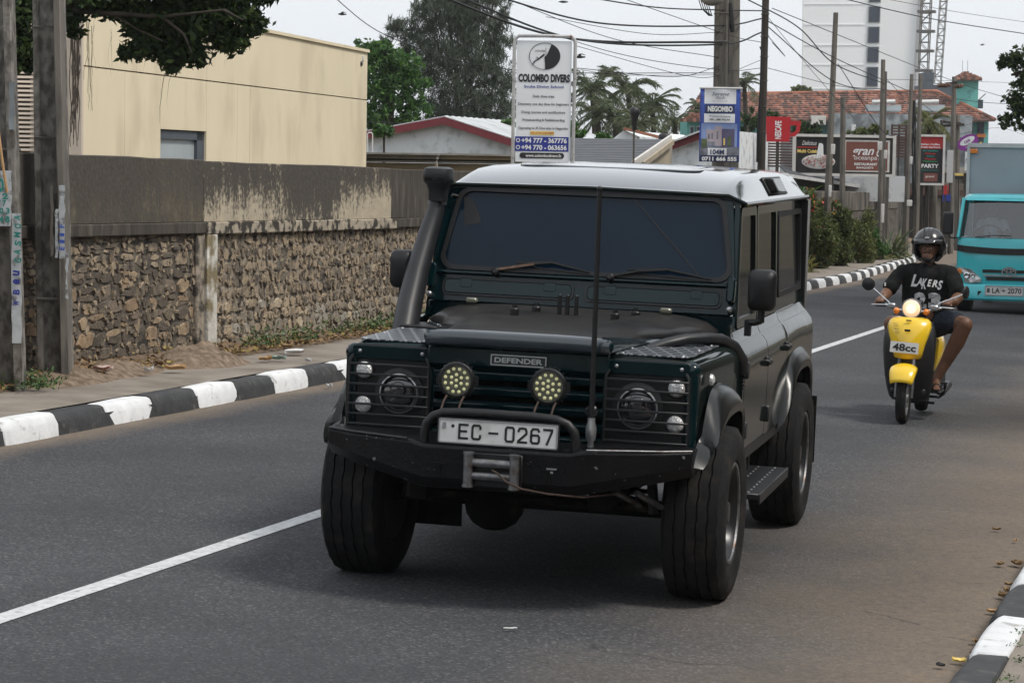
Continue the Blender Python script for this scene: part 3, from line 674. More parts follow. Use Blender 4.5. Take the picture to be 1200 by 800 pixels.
    for (yc, nm) in ((0, 'f'), (RA, 'r')):
        Lp, Jp = dens(FL[yc][0]), dens(FL[yc][1]); R_ = []
        for k, (l_, j_) in enumerate(zip(Lp, Jp)):
            e = math.sin(math.pi*min(1, (k+1.5)/8)*.5); xl = (.885 if s > 0 else .862)+.05*e
            def mixp(f_, x_, l_=l_, j_=j_): p_ = j_.lerp(l_, f_); return Vector((s*x_, p_.x, p_.y))
            n_ = (l_-Vector((yc, .42))).normalized(); inn = l_-n_*.022
            R_.append([mixp(-.06, .852), mixp(.0, .868), mixp(.12, .888-.02*(1-e)), mixp(.40, xl-.022), mixp(.75, xl-.004), mixp(1.0, xl), Vector((s*(xl-.010), inn.x, inn.y)), Vector((s*.87, inn.x+n_.x*.01, inn.y+n_.y*.01)), Vector((s*.84, l_.x, l_.y))])
        b = MB(); b.loft(R_); b.build('wheel_arch_flare', 'flare_black', P, smooth=60)
        # inner liner
        L_ = []
        for k in range(15):
            a = math.radians(28+140*k/14); L_.append([Vector((s*.84, yc+math.cos(a)*.535, .405+math.sin(a)*.535)), Vector((s*.50, yc+math.cos(a)*.535, .405+math.sin(a)*.535))])
        b = MB(); b.loft(L_, False, False); b.build('wheel_housing', 'undercar', P, solid=.01)
MB().lathe([(.028, 0), (.026, .012), (.012, .02)], 14, basis(Vector((.85, -.02+.24, 1.05)), Vector((0, 1, 0)), Vector((0, 0, 1)), Vector((1, 0, 0)))).build('side_repeater', 'lamp_glass', P)
# ---- bonnet
def bx_(y): 
    P_ = [(.50, .425), (.2, .44), (-.1, .47), (-.35, .60), (-.55, .71), (-.75, .735)]
    for (a, xa), (b_, xb) in zip(P_, P_[1:]):
        if y >= b_: t_ = (a-y)/(a-b_); return xa+(xb-xa)*(t_*t_*(3-2*t_))
    return .735
R_ = []
for k in range(25):
    y = .492-1.24*k/24; t_ = k/24; ze = 1.185+.02*t_; zc = 1.236+.045*t_; row = []
    for j in range(25):
        u = -1+2*j/24; x = bx_(y)*u; a = abs(u); zz = ze+(zc-ze)*(1-a**5)**.6
        zz += .012*math.exp(-((abs(x)-.30)/.03)**2)*(1 if y < .4 else .4)*0+(-.012 if abs(x) < .30 and -.6 < y < .33 else 0)
        row.append(Vector((x, y, zz)))
    R_.append(row)
b = MB(); b.loft(R_, False, False); bon = b.build('bonnet', 'bonnet_film', P, smooth=45); q = bon.modifiers.new('s', 'SOLIDIFY'); q.thickness = .02; q.offset = -1
# glossy pressed lip across the front and up the right-hand edge
lip = MB(); LP = []
for j in range(21):
    u = -1+2*j/20; x = .432*u; c_ = .012*(abs(u)**6)
    LP.append([Vector((x, .47, 1.238-c_)), Vector((x, .505, 1.240-c_)), Vector((x, .530-c_, 1.228-c_)), Vector((x, .538-c_, 1.205)), Vector((x, .535-c_, 1.172)), Vector((x, .52-c_, 1.160)), Vector((x, .49, 1.163))])
lip.loft(LP); lip.build('bonnet_lip', 'lip_sky_sheen', bon, smooth=50, bevel=.003)
for s in (1, -1):
    LP = []
    for k in range(17):
        y = .50-1.12*k/16; x = bx_(y); zt = 1.238-.055*min(1, abs(.5-y)/.8)+.03*max(0, (-.1-y))
        LP.append([Vector((s*(x-.035), y, zt+.004)), Vector((s*(x+.004), y, zt-.004)), Vector((s*(x+.016), y, zt-.022)), Vector((s*(x+.014), y, 1.172)), Vector((s*(x-.02), y, 1.172))])
    b = MB(); b.loft(LP); b.build('bonnet_edge', 'lip_sky_sheen', bon, smooth=50)
    MB().sph((s*.418, .492, 1.200), (.028, .034, .032)).build('bonnet_corner', 'car_paint', bon, smooth=60)
for x, y in ((-.225, -.36), (-.16, -.56), (.275, -.38), (.34, -.58)):
    z0 = 1.245+.02*0; k_ = MB(); k_.lathe([(.022, 0), (.022, .04), (.018, .046)], 14, Matrix.Translation((x, y, z0))); k_.lathe([(.013, .04), (.012, .062)], 10, Matrix.Translation((x, y, z0))); k_.build('bonnet_stop', 'car_black', bon)
for x in (-.045, 0, .05):
    MB().lathe([(.011, 0), (.010, .105), (.004, .112)], 10, Matrix.Translation((x*.9+.01, -.50, 1.25))).build('washer_post', 'car_black', bon)
for x in (-.53, .47): 
    b = MB(); b.box((x, -.70, 1.293), (.06, .04, .028)); b.build('washer_jet', 'lens_led', P, bevel=.008)
# ---- grille
gc = MB()
gc.box((0, .36, .93), (.84, .02, .42)); gc.build('grille_mesh', 'undercar', P)
tp = MB(); R_ = []
for x in (-.425, -.36, 0, .36, .425): R_.append([Vector((x, .455, 1.165)), Vector((x, .485, 1.155)), Vector((x, .492, 1.075)), Vector((x, .47, 1.055)), Vector((x, .43, 1.052)), Vector((x, .43, 1.165))])
tp.loft(R_); tp.build('grille_header', 'car_paint', P, smooth=20, bevel=.004)
for z_ in (1.03, .958, .886, .814, .75):
    R_ = [[Vector((x, .40, z_+.020)), Vector((x, .458, z_+.026)), Vector((x, .472, z_+.012)), Vector((x, .468, z_-.016)), Vector((x, .44, z_-.028)), Vector((x, .40, z_-.028))] for x in (-.40, .40)]
    b = MB(); b.loft(R_); b.build('grille_slat', 'car_paint', P, smooth=20, bevel=.003)
for x in (-.405, .405): MB().box((x, .44, .93), (.018, .05, .40)).build('grille_side', 'car_paint', P, bevel=.003)
Mb = basis(Vector((.005, .4935, 1.109)), Vector((1, 0, 0)), Vector((0, -.09, 1)).normalized(), Vector((0, 1, .09)).normalized())
bd = ring(Mb, rr(.262, .050, .004, 2), rr(.252, .040, .003, 2), 0, .005, 'name_badge', 'silver_trim', P)
MB(Mb).prism(rr(.252, .040, .002, 2), 0, .002).build('badge_plate', 'letter_black', bd, smooth=0)
text('DEFENDER', .225, .024, 'silver_trim', bd, Mb @ Matrix.Translation((0, 0, .003)), bold=.03)
# ---- bumper, hoop, plate, winch fairlead, spotlamps
bp = MB(); R_ = []
for x, yf, yb, zt, zb in ((-.85, .60, .50, .762, .655), (-.845, .635, .47, .765, .645), (-.72, .72, .46, .764, .62), (-.40, .845, .42, .762, .56), (-.335, .855, .42, .748, .548), (.335, .855, .42, .748, .548), (.40, .845, .42, .762, .56), (.72, .72, .46, .764, .62), (.845, .635, .47, .765, .645), (.85, .60, .50, .762, .655)):
    R_.append([Vector((x, yb, zt)), Vector((x, yf-.012, zt)), Vector((x, yf, zt-.012)), Vector((x, yf+.004, zb+.05)), Vector((x, yf-.05, zb)), Vector((x, yb, zb+.02))])
bp.loft(R_); bump_ = bp.build('bumper', 'bumper_black', P, smooth=25, bevel=.004)
MB().tube([(x, y, .766) for x, y in ((-.845, .63), (-.72, .715), (-.41, .842))], .006, 6).build('bumper_lit_edge', 'car_satin', bump_)
MB().tube([(x, y, .766) for x, y in ((.41, .842), (.72, .715), (.845, .63))], .004, 6).build('bumper_lit_edge', 'steel', bump_)  # bright tube stands in for the lit line along this edge
for x in (-.255, .245):
    MB().box((x, .862, .665), (.055, .012, .008)).build('jack_slot', 'undercar', bump_); b = MB(); b.box((x, .860, .635), (.016, .012, .05)); b.build('jack_slot', 'undercar', bump_)
MB().box((.26, .866, .675), (.045, .006, .006)).build('bright_scratch', 'silver_trim', bump_); MB().box((.262, .866, .660), (.012, .006, .010)).build('bright_scratch', 'silver_trim', bump_)
hp = [(-.345, .80, .735), (-.345, .80, .79), (-.335, .80, .835), (-.305, .80, .868), (-.26, .80, .886), (-.15, .80, .893), (.15, .80, .893), (.26, .80, .886), (.312, .80, .868), (.342, .80, .835), (.352, .80, .79), (.352, .80, .735)]
hoop = MB().tube(hp, .022, 12).build('bull_bar', 'car_black', P, smooth=60)
Mp = basis(Vector((.003, .835, .812)), Vector((1, 0, 0)), Vector((0, -.05, 1)).normalized(), Vector((0, 1, .05)).normalized())
MB(Mp).prism(rr(.56, .120, .008, 3), -.012, -.003).build('plate_holder', 'car_black', P)
pl = MB(Mp).prism(rr(.545, .108, .008, 3), -.003, .001).build('number_plate', 'plate_white', P, smooth=0)
ring(Mp, rr(.545, .108, .008, 3), rr(.533, .096, .006, 3), .0005, .003, 'plate_rim', 'silver_trim', pl)
T_ = Matrix.Translation
def plate_chars(s_, x0, dx, h_, M, par, m='letter_black', w_=None, st=.012):
    """squared-off stroke characters of a number plate"""
    G_ = {'E': [[(1, 1), (0, 1), (0, 0), (1, 0)], [(0, .52), (.85, .52)]], 'C': [[(1, .78), (1, .9), (.85, 1), (.15, 1), (0, .88), (0, .12), (.15, 0), (.85, 0), (1, .1), (1, .24)]],
          '0': [[(.15, 0), (0, .12), (0, .88), (.15, 1), (.85, 1), (1, .88), (1, .12), (.85, 0), (.15, 0)]], '2': [[(0, .8), (.12, .97), (.5, 1.0), (.88, .97), (1, .8), (1, .62), (0, .08), (0, 0), (1, 0)]],
          '6': [[(.95, .86), (.82, 1), (.2, 1), (0, .85), (0, .12), (.15, 0), (.85, 0), (1, .12), (1, .44), (.85, .56), (.15, .56), (0, .46)]], '7': [[(0, 1), (1, 1), (1, .9), (.42, 0)]], '-': [[(.1, .5), (.9, .5)]],
          'L': [[(0, 1), (0, 0), (1, 0)]], 'A': [[(0, 0), (.5, 1), (1, 0)], [(.22, .33), (.78, .33)]]}
    for i, ch_ in enumerate(s_):
        if ch_ == ' ': continue
        b_ = MB(M); w0 = w_ or dx*.62
        for st_ in G_[ch_]:
            pts = [Vector((x0+i*dx-w0/2+p[0]*w0, -h_/2+p[1]*h_, .0028)) for p in st_]
            L_, R2 = [], []
            for k, p_ in enumerate(pts):
                a = pts[max(0, k-1)]; c2_ = pts[min(len(pts)-1, k+1)]
                if k == 0 and pts[0] == pts[-1]: a = pts[-2]
                if k == len(pts)-1 and pts[0] == pts[-1]: c2_ = pts[1]
                d1 = (p_-a).normalized() if (p_-a).length > 1e-9 else (c2_-p_).normalized(); d2 = (c2_-p_).normalized() if (c2_-p_).length > 1e-9 else d1
                n1 = Vector((-d1.y, d1.x, 0)); n2 = Vector((-d2.y, d2.x, 0)); n_ = (n1+n2); n_ = n_.normalized() if n_.length > .01 else n1
                f_ = min(2, 1/max(.4, n_.dot(n1)))*st/2; e_ = d1*(-st/2 if k == 0 and pts[0] != pts[-1] else (st/2 if k == len(pts)-1 and pts[0] != pts[-1] else 0))
                L_.append(p_+n_*f_+e_); R2.append(p_-n_*f_+e_)
            k0 = len(b_.v); b_.add(L_+R2, [(k, k+1, len(pts)+k+1, len(pts)+k) for k in range(len(pts)-1)])
        b_.build('plate_character', m, par, smooth=0, fix=False)
plate_chars('EC', -.158, .060, .060, Mp, pl, w_=.036, st=.0105); plate_chars('-', -.020, .05, .06, Mp, pl, w_=.045, st=.010); plate_chars('0267', .055, .058, .062, Mp, pl, w_=.036, st=.0105)
MB(Mp).prism(rr(.018, .030, .004, 2, -.247, .022), .001, .0016).build('plate_emblem', 'silver_trim', pl, smooth=0)
MB(Mp).lathe([(.008, .0012), (.008, .0018)], 12, T_((-.207, .022, 0))).build('plate_seal', 'car_satin', pl, smooth=0)
fl = MB(); fl.box((-.007, .862, .650), (.27, .02, .15)); fb = fl.build('fairlead_plate', 'car_black', P, bevel=.004)
for x in (-.112, .098):
    r_ = MB(); r_.lathe([(.012, -.074), (.023, -.07), (.023, .07), (.012, .074)], 14, T_((x, .892, .652))); r_.lathe([(.027, .068), (.027, .078)], 12, T_((x, .892, .652))); r_.lathe([(.027, -.078), (.027, -.068)], 12, T_((x, .892, .652))); r_.build('fairlead_roller', 'steel', P)
for z_ in (.682, .625):
    MB().lathe([(.020, -.09), (.020, .09)], 14, basis(Vector((-.007, .885, z_)), Vector((0, 1, 0)), Vector((0, 0, 1)), Vector((1, 0, 0)))).build('fairlead_roller', 'steel', P)
MB().tube([(.0, .90, .655), (.03, .925, .648), (.07, .935, .615), (.14, .92, .585), (.25, .88, .565), (.40, .82, .553), (.52, .70, .56)], .0045, 6).build('winch_cable', 'dark_rust', P)
for x, z_ in ((-.234, 1.023), (.191, 1.020)):
    Ms = basis(Vector((x, .68, z_)), Vector((-1, 0, 0)), Vector((0, 0, 1)), Vector((0, 1, 0)))
    b = MB(Ms); b.lathe([(.05, -.075), (.070, -.07), (.074, -.02), (.082, 0), (.085, .006), (.080, .016), (.070, .018), (.069, .008)], 32)
    for k in range(24):
        a = 2*math.pi*k/24; b.box((math.cos(a)*.082, math.sin(a)*.082, -.01), (.016, .004, .035), Matrix.Rotation(a, 3, 'Z'))
    for q in (-1, 1): b.box((q*.088, 0, -.01), (.016, .04, .03))
    sp = b.build('spot_lamp', 'car_black', P, smooth=30)
    MB(Ms).lathe([(.070, .004), (.070, .009), (.001, .010)], 32).build('lens', 'lens_led', sp, smooth=0)
    for rad, n_ in ((0, 1), (.026, 6), (.053, 12)):
        for k in range(n_):
            a = 2*math.pi*(k+.5)/n_; MB(Ms).lathe([(.0085, .009), (.0065, .0145), (.001, .016)], 8, T_((rad*math.cos(a), rad*math.sin(a), 0))).build('led', 'led_yellow', sp)
    for q in (-.04, .04): MB().tube([(x+q, .70, z_-.07), (x+q, .75, z_-.09), (x+q, .80, .89)], .005, 6).build('lamp_bracket', 'dark_rust', P)
MB().lathe([(.03, 0), (.03, .02), (.02, .03)], 14, basis(Vector((.355, .48, .90)), Vector((-1, 0, 0)), Vector((0, 0, 1)), Vector((0, 1, 0)))).build('fog_lens', 'lens_dark', P)
# ---- whip antenna
an = MB(); an.tube([(.393, .68, .86), (.391, .68, 1.3), (.388, .68, 1.905)], [.013, .012, .011], 8); an.sph((.388, .68, 1.912), .014, 8, 6); ao = an.build('antenna', 'car_black', P)
MB().lathe([(.014, .76), (.014, .785), (.024, .805), (.025, .845), (.017, .875), (.017, .892)], 14, T_((.393, .68, 0))).build('antenna_spring', 'silver_trim', ao, smooth=50)
# ---- snorkel
sn = MB(); pts = [(-.80, -.40, 1.02), (-.815, -.47, 1.12), (-.822, -.56, 1.24), (-.815, -.67, 1.42), (-.795, -.77, 1.60), (-.775, -.83, 1.72), (-.768, -.84, 1.78)]
sn.tube(pts, [.066, .068, .066, .060, .053, .046, .042], 16, sq=1.25); so = sn.build('snorkel', 'car_satin', P, smooth=60)
MB().lathe([(.046, 0), (.049, .004), (.049, .022), (.046, .026)], 20, T_((-.768, -.84, 1.762))).build('clamp', 'steel', so)
hd = MB(); R_ = []
for z_, wx, wy in ((1.785, .044, .055), (1.84, .046, .058), (1.868, .056, .075), (1.882, .070, .088), (1.93, .072, .090), (1.950, .066, .084), (1.958, .045, .06)):
    R_.append([Vector((-.762+wx*math.copysign(abs(math.cos(a))**.55, math.cos(a)), -.83+wy*math.copysign(abs(math.sin(a))**.55, math.sin(a)), z_)) for a in [2*math.pi*k/24 for k in range(24)]])
hd.loft(R_); hd.build('snorkel_head', 'car_satin', so, smooth=50)
MB().box((-.762, -.748, 1.895), (.10, .012, .018)).build('snorkel_slot', 'undercar', so)
MB().tube([(-.69, -.95, 1.81), (-.715, -.93, 1.815)], .01, 8).build('bracket', 'car_black', so)
# right-hand duct over the wing
du = MB(); du.tube([(.50, -.05, 1.150), (.58, -.10, 1.180), (.66, -.16, 1.20), (.735, -.30, 1.20), (.785, -.44, 1.185), (.832, -.54, 1.145), (.862, -.60, 1.08), (.868, -.625, 1.02)], [.03, .034, .036, .038, .042, .045, .046, .044], 14, sq=.75); du.build('air_duct', 'car_satin', P, smooth=60)
# ---- mirrors
def mirror(s, cx, z0, z1, y, wd):
    b_ = MB(); Mm = basis(Vector((cx, y, (z0+z1)/2)), Vector((-1, 0, 0)), Vector((0, 0, 1)), Vector((0, 1, 0)))
    h_ = z1-z0; rings = []
    for sc_, d in ((.9, -.035), (1, -.02), (1, .02), (.9, .045), (.55, .06)): rings.append([Mm @ Vector((x*sc_, y_*sc_, d)) for x, y_ in rr(wd, h_, .035, 5)])
    b_.loft(rings); o_ = b_.build('door_mirror', 'car_black', P, smooth=50)
    c_ = MB(); c_.tube([(s*.865, y-.03, z0-.065), (s*.91, y, z0-.06), (cx, y, z0-.05)], .017, 8); c_.tube([(cx, y, z0-.06), (cx, y, z0+.02)], .017, 8); c_.box((s*.872, y-.03, z0-.09), (.03, .05, .08)); c_.build('mirror_arm', 'car_black', o_)
mirror(1, .940, 1.315, 1.520, -.75, .138); mirror(-1, -.915, 1.335, 1.53, -.75, .12)
# ---- wheels
def tyre_profile():
    R, W = .412, .148; pr = [(.235, -W+.03), (.25, -W+.012), (.30, -W), (.345, -W), (.375, -W+.008), (.396, -W+.022)]
    x = -W+.03; 
    for k in range(5):
        a = -W+.026+k*.0505; b_ = a+.041; crown = lambda q: R-.10*(abs(q)/W)**2*.12
        pr += [(crown(a), a), (crown(b_), b_)]
        if k < 4: pr += [(crown(b_)-.012, b_+.002), (crown(b_)-.012, b_+.0075)]
    pr += [(.396, W-.022), (.375, W-.008), (.345, W), (.30, W), (.25, W-.012), (.235, W-.03)]
    return pr
def make_wheel():
    b_ = MB(); prof = tyre_profile(); n = 96; rings = []
    for i, (r_, h_) in enumerate(prof):
        wav = .0035 if 6 <= i < len(prof)-6 else 0; ring_ = []
        for j in range(n):
            a = 2*math.pi*j/n; ring_.append(Vector((h_+wav*math.sin(a*24), r_*math.cos(a), r_*math.sin(a))))
        rings.append(ring_)
    b_.loft(rings, True, False); tyre = b_.build('tyre', 'rubber', P, smooth=28)
    MX = basis(Vector((0, 0, 0)), Vector((0, 1, 0)), Vector((0, 0, 1)), Vector((1, 0, 0)))
    b_ = MB(); b_.lathe([(.238, -.12), (.225, -.11), (.215, 0), (.222, .105), (.240, .118), (.243, .128), (.232, .130), (.205, .10), (.19, .04), (.15, .03), (.10, .045), (.07, .055), (.06, .10), (.045, .115), (.001, .118)], 40, MX)
    rim = b_.build('rim', 'rim_dark', P, smooth=35)
    c_ = MB(); c_.lathe([(.243, .127), (.238, .133), (.225, .131), (.222, .122)], 40, MX, caps=False); ch_ = c_.build('rim_edge', 'steel', P)
    nb = MB()
    for k in range(5):
        a = 2*math.pi*k/5; nb.lathe([(.014, .045), (.014, .075), (.006, .08)], 8, MX @ T_((.085*math.cos(a), .085*math.sin(a), 0)))
    for k in range(12):
        a = 2*math.pi*k/12; nb.lathe([(.022, .028), (.022, .052)], 8, MX @ T_((.165*math.cos(a), .165*math.sin(a), 0)))
    nuts = nb.build('wheel_nuts', 'chrome', P); return tyre, [rim, ch_, nuts]
ty, sub = make_wheel(); first = True
for (x, y, rot) in ((.817, 0, 0), (-.817, 0, 0), (.817, RA, 0), (-.817, RA, 0)):
    M_ = T_((-x, y, .407+(-.040 if y < -1 else 0))) @ Matrix.Rotation(0 if x > 0 else math.pi, 4, 'Z')
    wh = bpy.data.objects.new('wheel', ty.data); COL.objects.link(wh); wh.parent = P; WM[wh.name] = WM[P.name]; wh.matrix_basis = M_
    for o in sub: c = o.copy(); COL.objects.link(c); c.parent = wh; c.matrix_basis = I4()
for o in [ty]+sub: bpy.data.objects.remove(o)
# ---- underside
u = MB()
for s in (-1, 1): u.box((s*.42, -1.4, .52), (.08, 4.0, .12))
u.build('chassis_rails', 'undercar', P)
u = MB(); u.tube([(-.72, 0, .40), (.72, 0, .40)], .042, 12); u.sph((-.20, .0, .385), (.15, .17, .145)); u.tube([(-.66, .12, .42), (.70, .13, .42)], .018, 8); u.build('front_axle', 'undercar', P, smooth=60)
u = MB(); u.tube([(-.72, RA, .37), (.72, RA, .37)], .045, 12); u.sph((-.1, RA, .36), (.16, .18, .15)); u.build('rear_axle', 'undercar', P, smooth=60)
u = MB(); u.box((0, -.25, .72), (1.0, 1.1, .45)); u.box((-.1, -.9, .48), (.45, .9, .22)); u.build('engine_block', 'undercar', P, bevel=.03)
for s in (-1, 1):
    pts = [(s*.50+.06*math.cos(a*.9), .0+.06*math.sin(a*.9), .44+a*.006) for a in range(0, 44)]
    MB().tube(pts, .011, 6).build('coil_spring', 'undercar', P); MB().tube([(s*.60, .14, .40), (s*.56, .14, .78)], .025, 8).build('damper', 'car_satin', P)
MB().box((-.60, -.42, .33), (.26, .015, .30)).build('mud_flap', 'rubber', P); MB().box((.80, RA-.55, .45), (.30, .015, .4)).build('mud_flap', 'rubber', P); MB().box((-.80, RA-.55, .45), (.30, .015, .4)).build('mud_flap', 'rubber', P)
MB().box((0, -3.5, .60), (1.62, .12, .12)).build('rear_crossmember', 'car_black', P)
for x in (.50, .60): MB().tube([(x, .62, .56), (x+.08, .40, .47)], .014, 6).build('tie_rod', 'steel', P)

FLIP[0] = False
# ------------------------------------------------------------------ yellow scooter and its rider (local: x image right, y forward, z up)
mat('yellow_paint', (.86, .56, .02), .25, var=.05, sc=3, coat=.6, spec=.5, c2=(.55, .36, .03), c2t=(.66, .8), c2s=9)
mat('black_plastic', (.016, .016, .018), .42, var=.2, sc=20, spec=.45)
mat('scooter_metal', (.13, .13, .135), .4, metal=.8, var=.2, sc=20)
mat('lamp_lit', (.9, .75, .55), .2, emit=(1, .62, .34, .75))
mat('lamp_core', (.9, .8, .6), .2, emit=(1, .88, .66, 1.0))
mat('skin', (.15, .072, .042), .5, var=.14, sc=14, spec=.4)
mat('skin_dark', (.05, .027, .018), .6, var=.1)
mat('shirt', (.010, .0105, .0105), .9, var=.25, sc=9, bump=.5, bsc=14, spec=.2)
mat('shirt_green', (.008, .020, .015), .9, var=.2, sc=9)
mat('denim', (.026, .032, .045), .9, var=.35, sc=40, bump=.4, bsc=90, spec=.2)
mat('helmet_gloss', (.010, .010, .011), .28, var=.1, coat=.4)
mat('visor', (.02, .02, .022), .08, var=.1, spec=.7)
mat('hair', (.008, .006, .005), .7)
mat('print_silver', (.55, .56, .57), .6, var=.4, sc=60)
SX, SY = -2.85, 20.74
LEAN = Matrix.Rotation(math.radians(1.2), 4, 'Y')
scM = Matrix.Translation((SX, SY, G(SX, SY)+.0)) @ Matrix.Rotation(math.radians(180), 4, 'Z') @ LEAN.inverted()
sc = thing('scooter', 'small yellow and black scooter with its headlamp lit and a 48cc number board', 'scooter', scM)
FLIP[0] = True; P = sc
def wheel2(y, r, w_, name):
    MX = basis(Vector((0, y, r)), Vector((0, 1, 0)), Vector((0, 0, 1)), Vector((1, 0, 0)))
    b = MB(); b.lathe([(r*.68, -w_*.35), (r*.8, -w_*.5), (r*.93, -w_*.46), (r*.985, -w_*.25), (r, -.006), (r*.985, -.003), (r*.985, .003), (r, .006), (r*.985, w_*.25), (r*.93, w_*.46), (r*.8, w_*.5), (r*.68, w_*.35)], 40, MX, caps=False); o = b.build(name, 'rubber', P, smooth=35)
    b = MB(); b.lathe([(r*.70, -w_*.36), (r*.66, -w_*.3), (r*.66, w_*.3), (r*.70, w_*.36)], 32, MX, caps=False)
    for k in range(5):
        a = 2*math.pi*k/5; b.bar(MX @ Vector((.03*math.cos(a), .03*math.sin(a), 0)), MX @ Vector((r*.67*math.cos(a), r*.67*math.sin(a), 0)), .02, .03, (1, 0, 0))
    b.lathe([(.035, -.045), (.035, .045)], 16, MX); b.lathe([(.085, .028), (.085, .034)], 24, MX); b.build('rim', 'silver_trim', o); return o
wheel2(0, .215, .085, 'wheel'); wheel2(-1.19, .205, .10, 'wheel')
b = MB()
for s in (-1, 1): b.tube([(s*.065, 0, .215), (s*.065, -.06, .45), (s*.045, -.15, .62)], .017, 8)
b.build('fork', 'scooter_metal', P)
# front mudguard: hood over the wheel
R_ = []
for k in range(13):
    a = math.radians(34+84*k/12); rr_ = .262+.03*math.sin(math.radians(180*k/12)); wd = .078+.036*math.sin(math.radians(20+150*k/12))
    R_.append([Vector((wd*math.sin(t_)*1.0, math.cos(a)*(rr_-.05*(1-math.cos(t_))), .215+math.sin(a)*(rr_-.05*(1-math.cos(t_)))+0)) for t_ in [math.radians(-80+160*j/10) for j in range(11)]])
b = MB(); b.loft(R_, False, False); b.build('mudguard', 'yellow_paint', P, smooth=60, solid=.005)
# leg shield: black outer shell, yellow centre panel
def shield(name, m, rows, y_c, bulge, th):
    R_ = []
    for z_, hw, yo in rows:
        R_.append([Vector((hw*math.sin(t_)/math.sin(1.2), yo+y_c-bulge*(1-math.cos(t_)), z_)) for t_ in [-1.2+2.4*j/16 for j in range(17)]])
    b = MB(); b.loft(R_, False, False); return b.build(name, m, P, smooth=60, solid=th)
shield('leg_shield', 'black_plastic', [(.84, .175, -.215), (.78, .20, -.18), (.70, .215, -.15), (.60, .215, -.14), (.50, .208, -.15), (.38, .198, -.18), (.28, .185, -.23), (.20, .165, -.26), (.17, .14, -.28)], .02, .16, .012)
shield('front_panel', 'yellow_paint', [(.875, .10, -.205), (.862, .15, -.19), (.84, .172, -.165), (.80, .180, -.14), (.74, .165, -.115), (.66, .14, -.10), (.59, .122, -.10), (.545, .115, -.115), (.535, .10, -.13)], .045, .13, .01)
fp = bpy.context.scene.objects['front_panel']
MB().prism(rr(.05, .018, .008, 3, 0, .775), -.055, -.045, basis(Vector((0, 0, 0)), Vector((1, 0, 0)), Vector((0, 0, 1)), Vector((0, 1, 0)))).build('horn_slot', 'black_plastic', P)
MB().prism(rr(.045, .010, .004, 3, 0, .855), -.110, -.098, basis(Vector((0, 0, 0)), Vector((1, 0, 0)), Vector((0, 0, 1)), Vector((0, 1, 0)))).build('top_slot', 'black_plastic', P)
Ms = basis(Vector((-.012, .005, .635)), Vector((1, -.02, -.04)).normalized(), Vector((.04, -.1, 1)).normalized(), Vector((0, 1, .1)).normalized())
pb = MB(Ms).prism(rr(.235, .092, .004, 2), -.005, 0).build('number_board', 'plate_white', P, smooth=0)
text('48cc', .195, .062, 'letter_black', pb, Ms @ T_((0, 0, .002)), bold=.03)
# small pen scrawl on the left of the panel
b = MB(); r = random.Random(3)
for k in range(7):
    z_ = .83-.013*k; x0 = -.125+.004*k; b.tube([(x0+.008*j+r.uniform(-.003, .003), -.062+.006*k-.0015*(5-j), z_+r.uniform(-.006, .006)) for j in range(6)], .0016, 4)
tag(b.build('scrawl', 'black_plastic', P), kind='stuff')
# underside of the steering head, floorboard, rear body, seat
b = MB(); b.box((0, -.50, .25), (.30, .52, .06)); b.box((0, -.30, .45), (.16, .12, .45)); b.build('floorboard', 'black_plastic', P, bevel=.02, seg=2)
R_ = [[Vector((wx*math.copysign(abs(math.cos(a))**.7, math.cos(a)), y, z0+hz*math.sin(a))) for a in [2*math.pi*k/20 for k in range(20)]] for y, wx, z0, hz in ((-.70, .10, .48, .17), (-.76, .155, .50, .20), (-1.0, .185, .53, .18), (-1.3, .17, .58, .14), (-1.5, .12, .63, .09), (-1.58, .06, .65, .05))]
b = MB(); b.loft(R_); b.build('rear_body', 'yellow_paint', P, smooth=60)
b = MB(); b.loft([[Vector((wx*math.copysign(abs(math.cos(a))**.6, math.cos(a)), y, z0+.045*math.sin(a))) for a in [2*math.pi*k/16 for k in range(16)]] for y, wx, z0 in ((-.68, .09, .73), (-.78, .13, .745), (-1.1, .15, .75), (-1.45, .13, .79), (-1.52, .08, .79))]); b.build('seat', 'black_plastic', P, smooth=60)
b = MB(); b.box((.12, -1.05, .30), (.14, .42, .16)); b.tube([(.17, -.75, .24), (.20, -.95, .20), (.21, -1.3, .24)], .04, 10); b.build('engine', 'black_plastic', P, bevel=.02)
b = MB(); b.tube([(.10, -.78, .17), (.20, -.80, .165), (.235, -.78, .20), (.255, -.74, .29)], .012, 8); b.box((.24, -.75, .295), (.06, .03, .012)); b.build('foot_lever', 'black_plastic', P)
b = MB(); b.tube([(-.12, -.72, .12), (.17, -.72, .12)], .012, 8); b.build('stand', 'black_plastic', P)
# handlebar, lamps, mirrors
b = MB(); b.tube([(-.30, -.42, .965), (-.24, -.37, .965), (-.12, -.30, .93), (0, -.28, .91), (.12, -.30, .93), (.24, -.37, .96), (.31, -.42, .955)], .013, 10); hb = b.build('handlebar', 'chrome', P, smooth=60)
for s in (-1, 1):
    MB().tube([(s*.235, -.37, .963), (s*.325, -.435, .96)], .018, 10).build('grip', 'rubber', hb)
    b = MB(); b.tube([(s*.24, -.335, .965), (s*.30, -.355, .962), (s*.36, -.40, .957)], .006, 6); b.build('brake_lever', 'chrome', hb)
    b = MB(); b.box((s*.18, -.325, .96), (.07, .05, .045)); b.build('switch_box', 'silver_trim', hb, bevel=.01)
    Mi = basis(Vector((s*.125, -.235, .925)), Vector((1, 0, 0)), Vector((0, 0, 1)), Vector((0, 1, 0)))
    MB(Mi).lathe([(.022, -.03), (.027, -.01), (.026, .012), (.016, .026), (.001, .031)], 20).build('indicator', 'amber', P, smooth=60)
Mh = basis(Vector((0, -.24, .95)), Vector((1, 0, 0)), Vector((0, .05, 1)).normalized(), Vector((0, 1, -.05)).normalized())
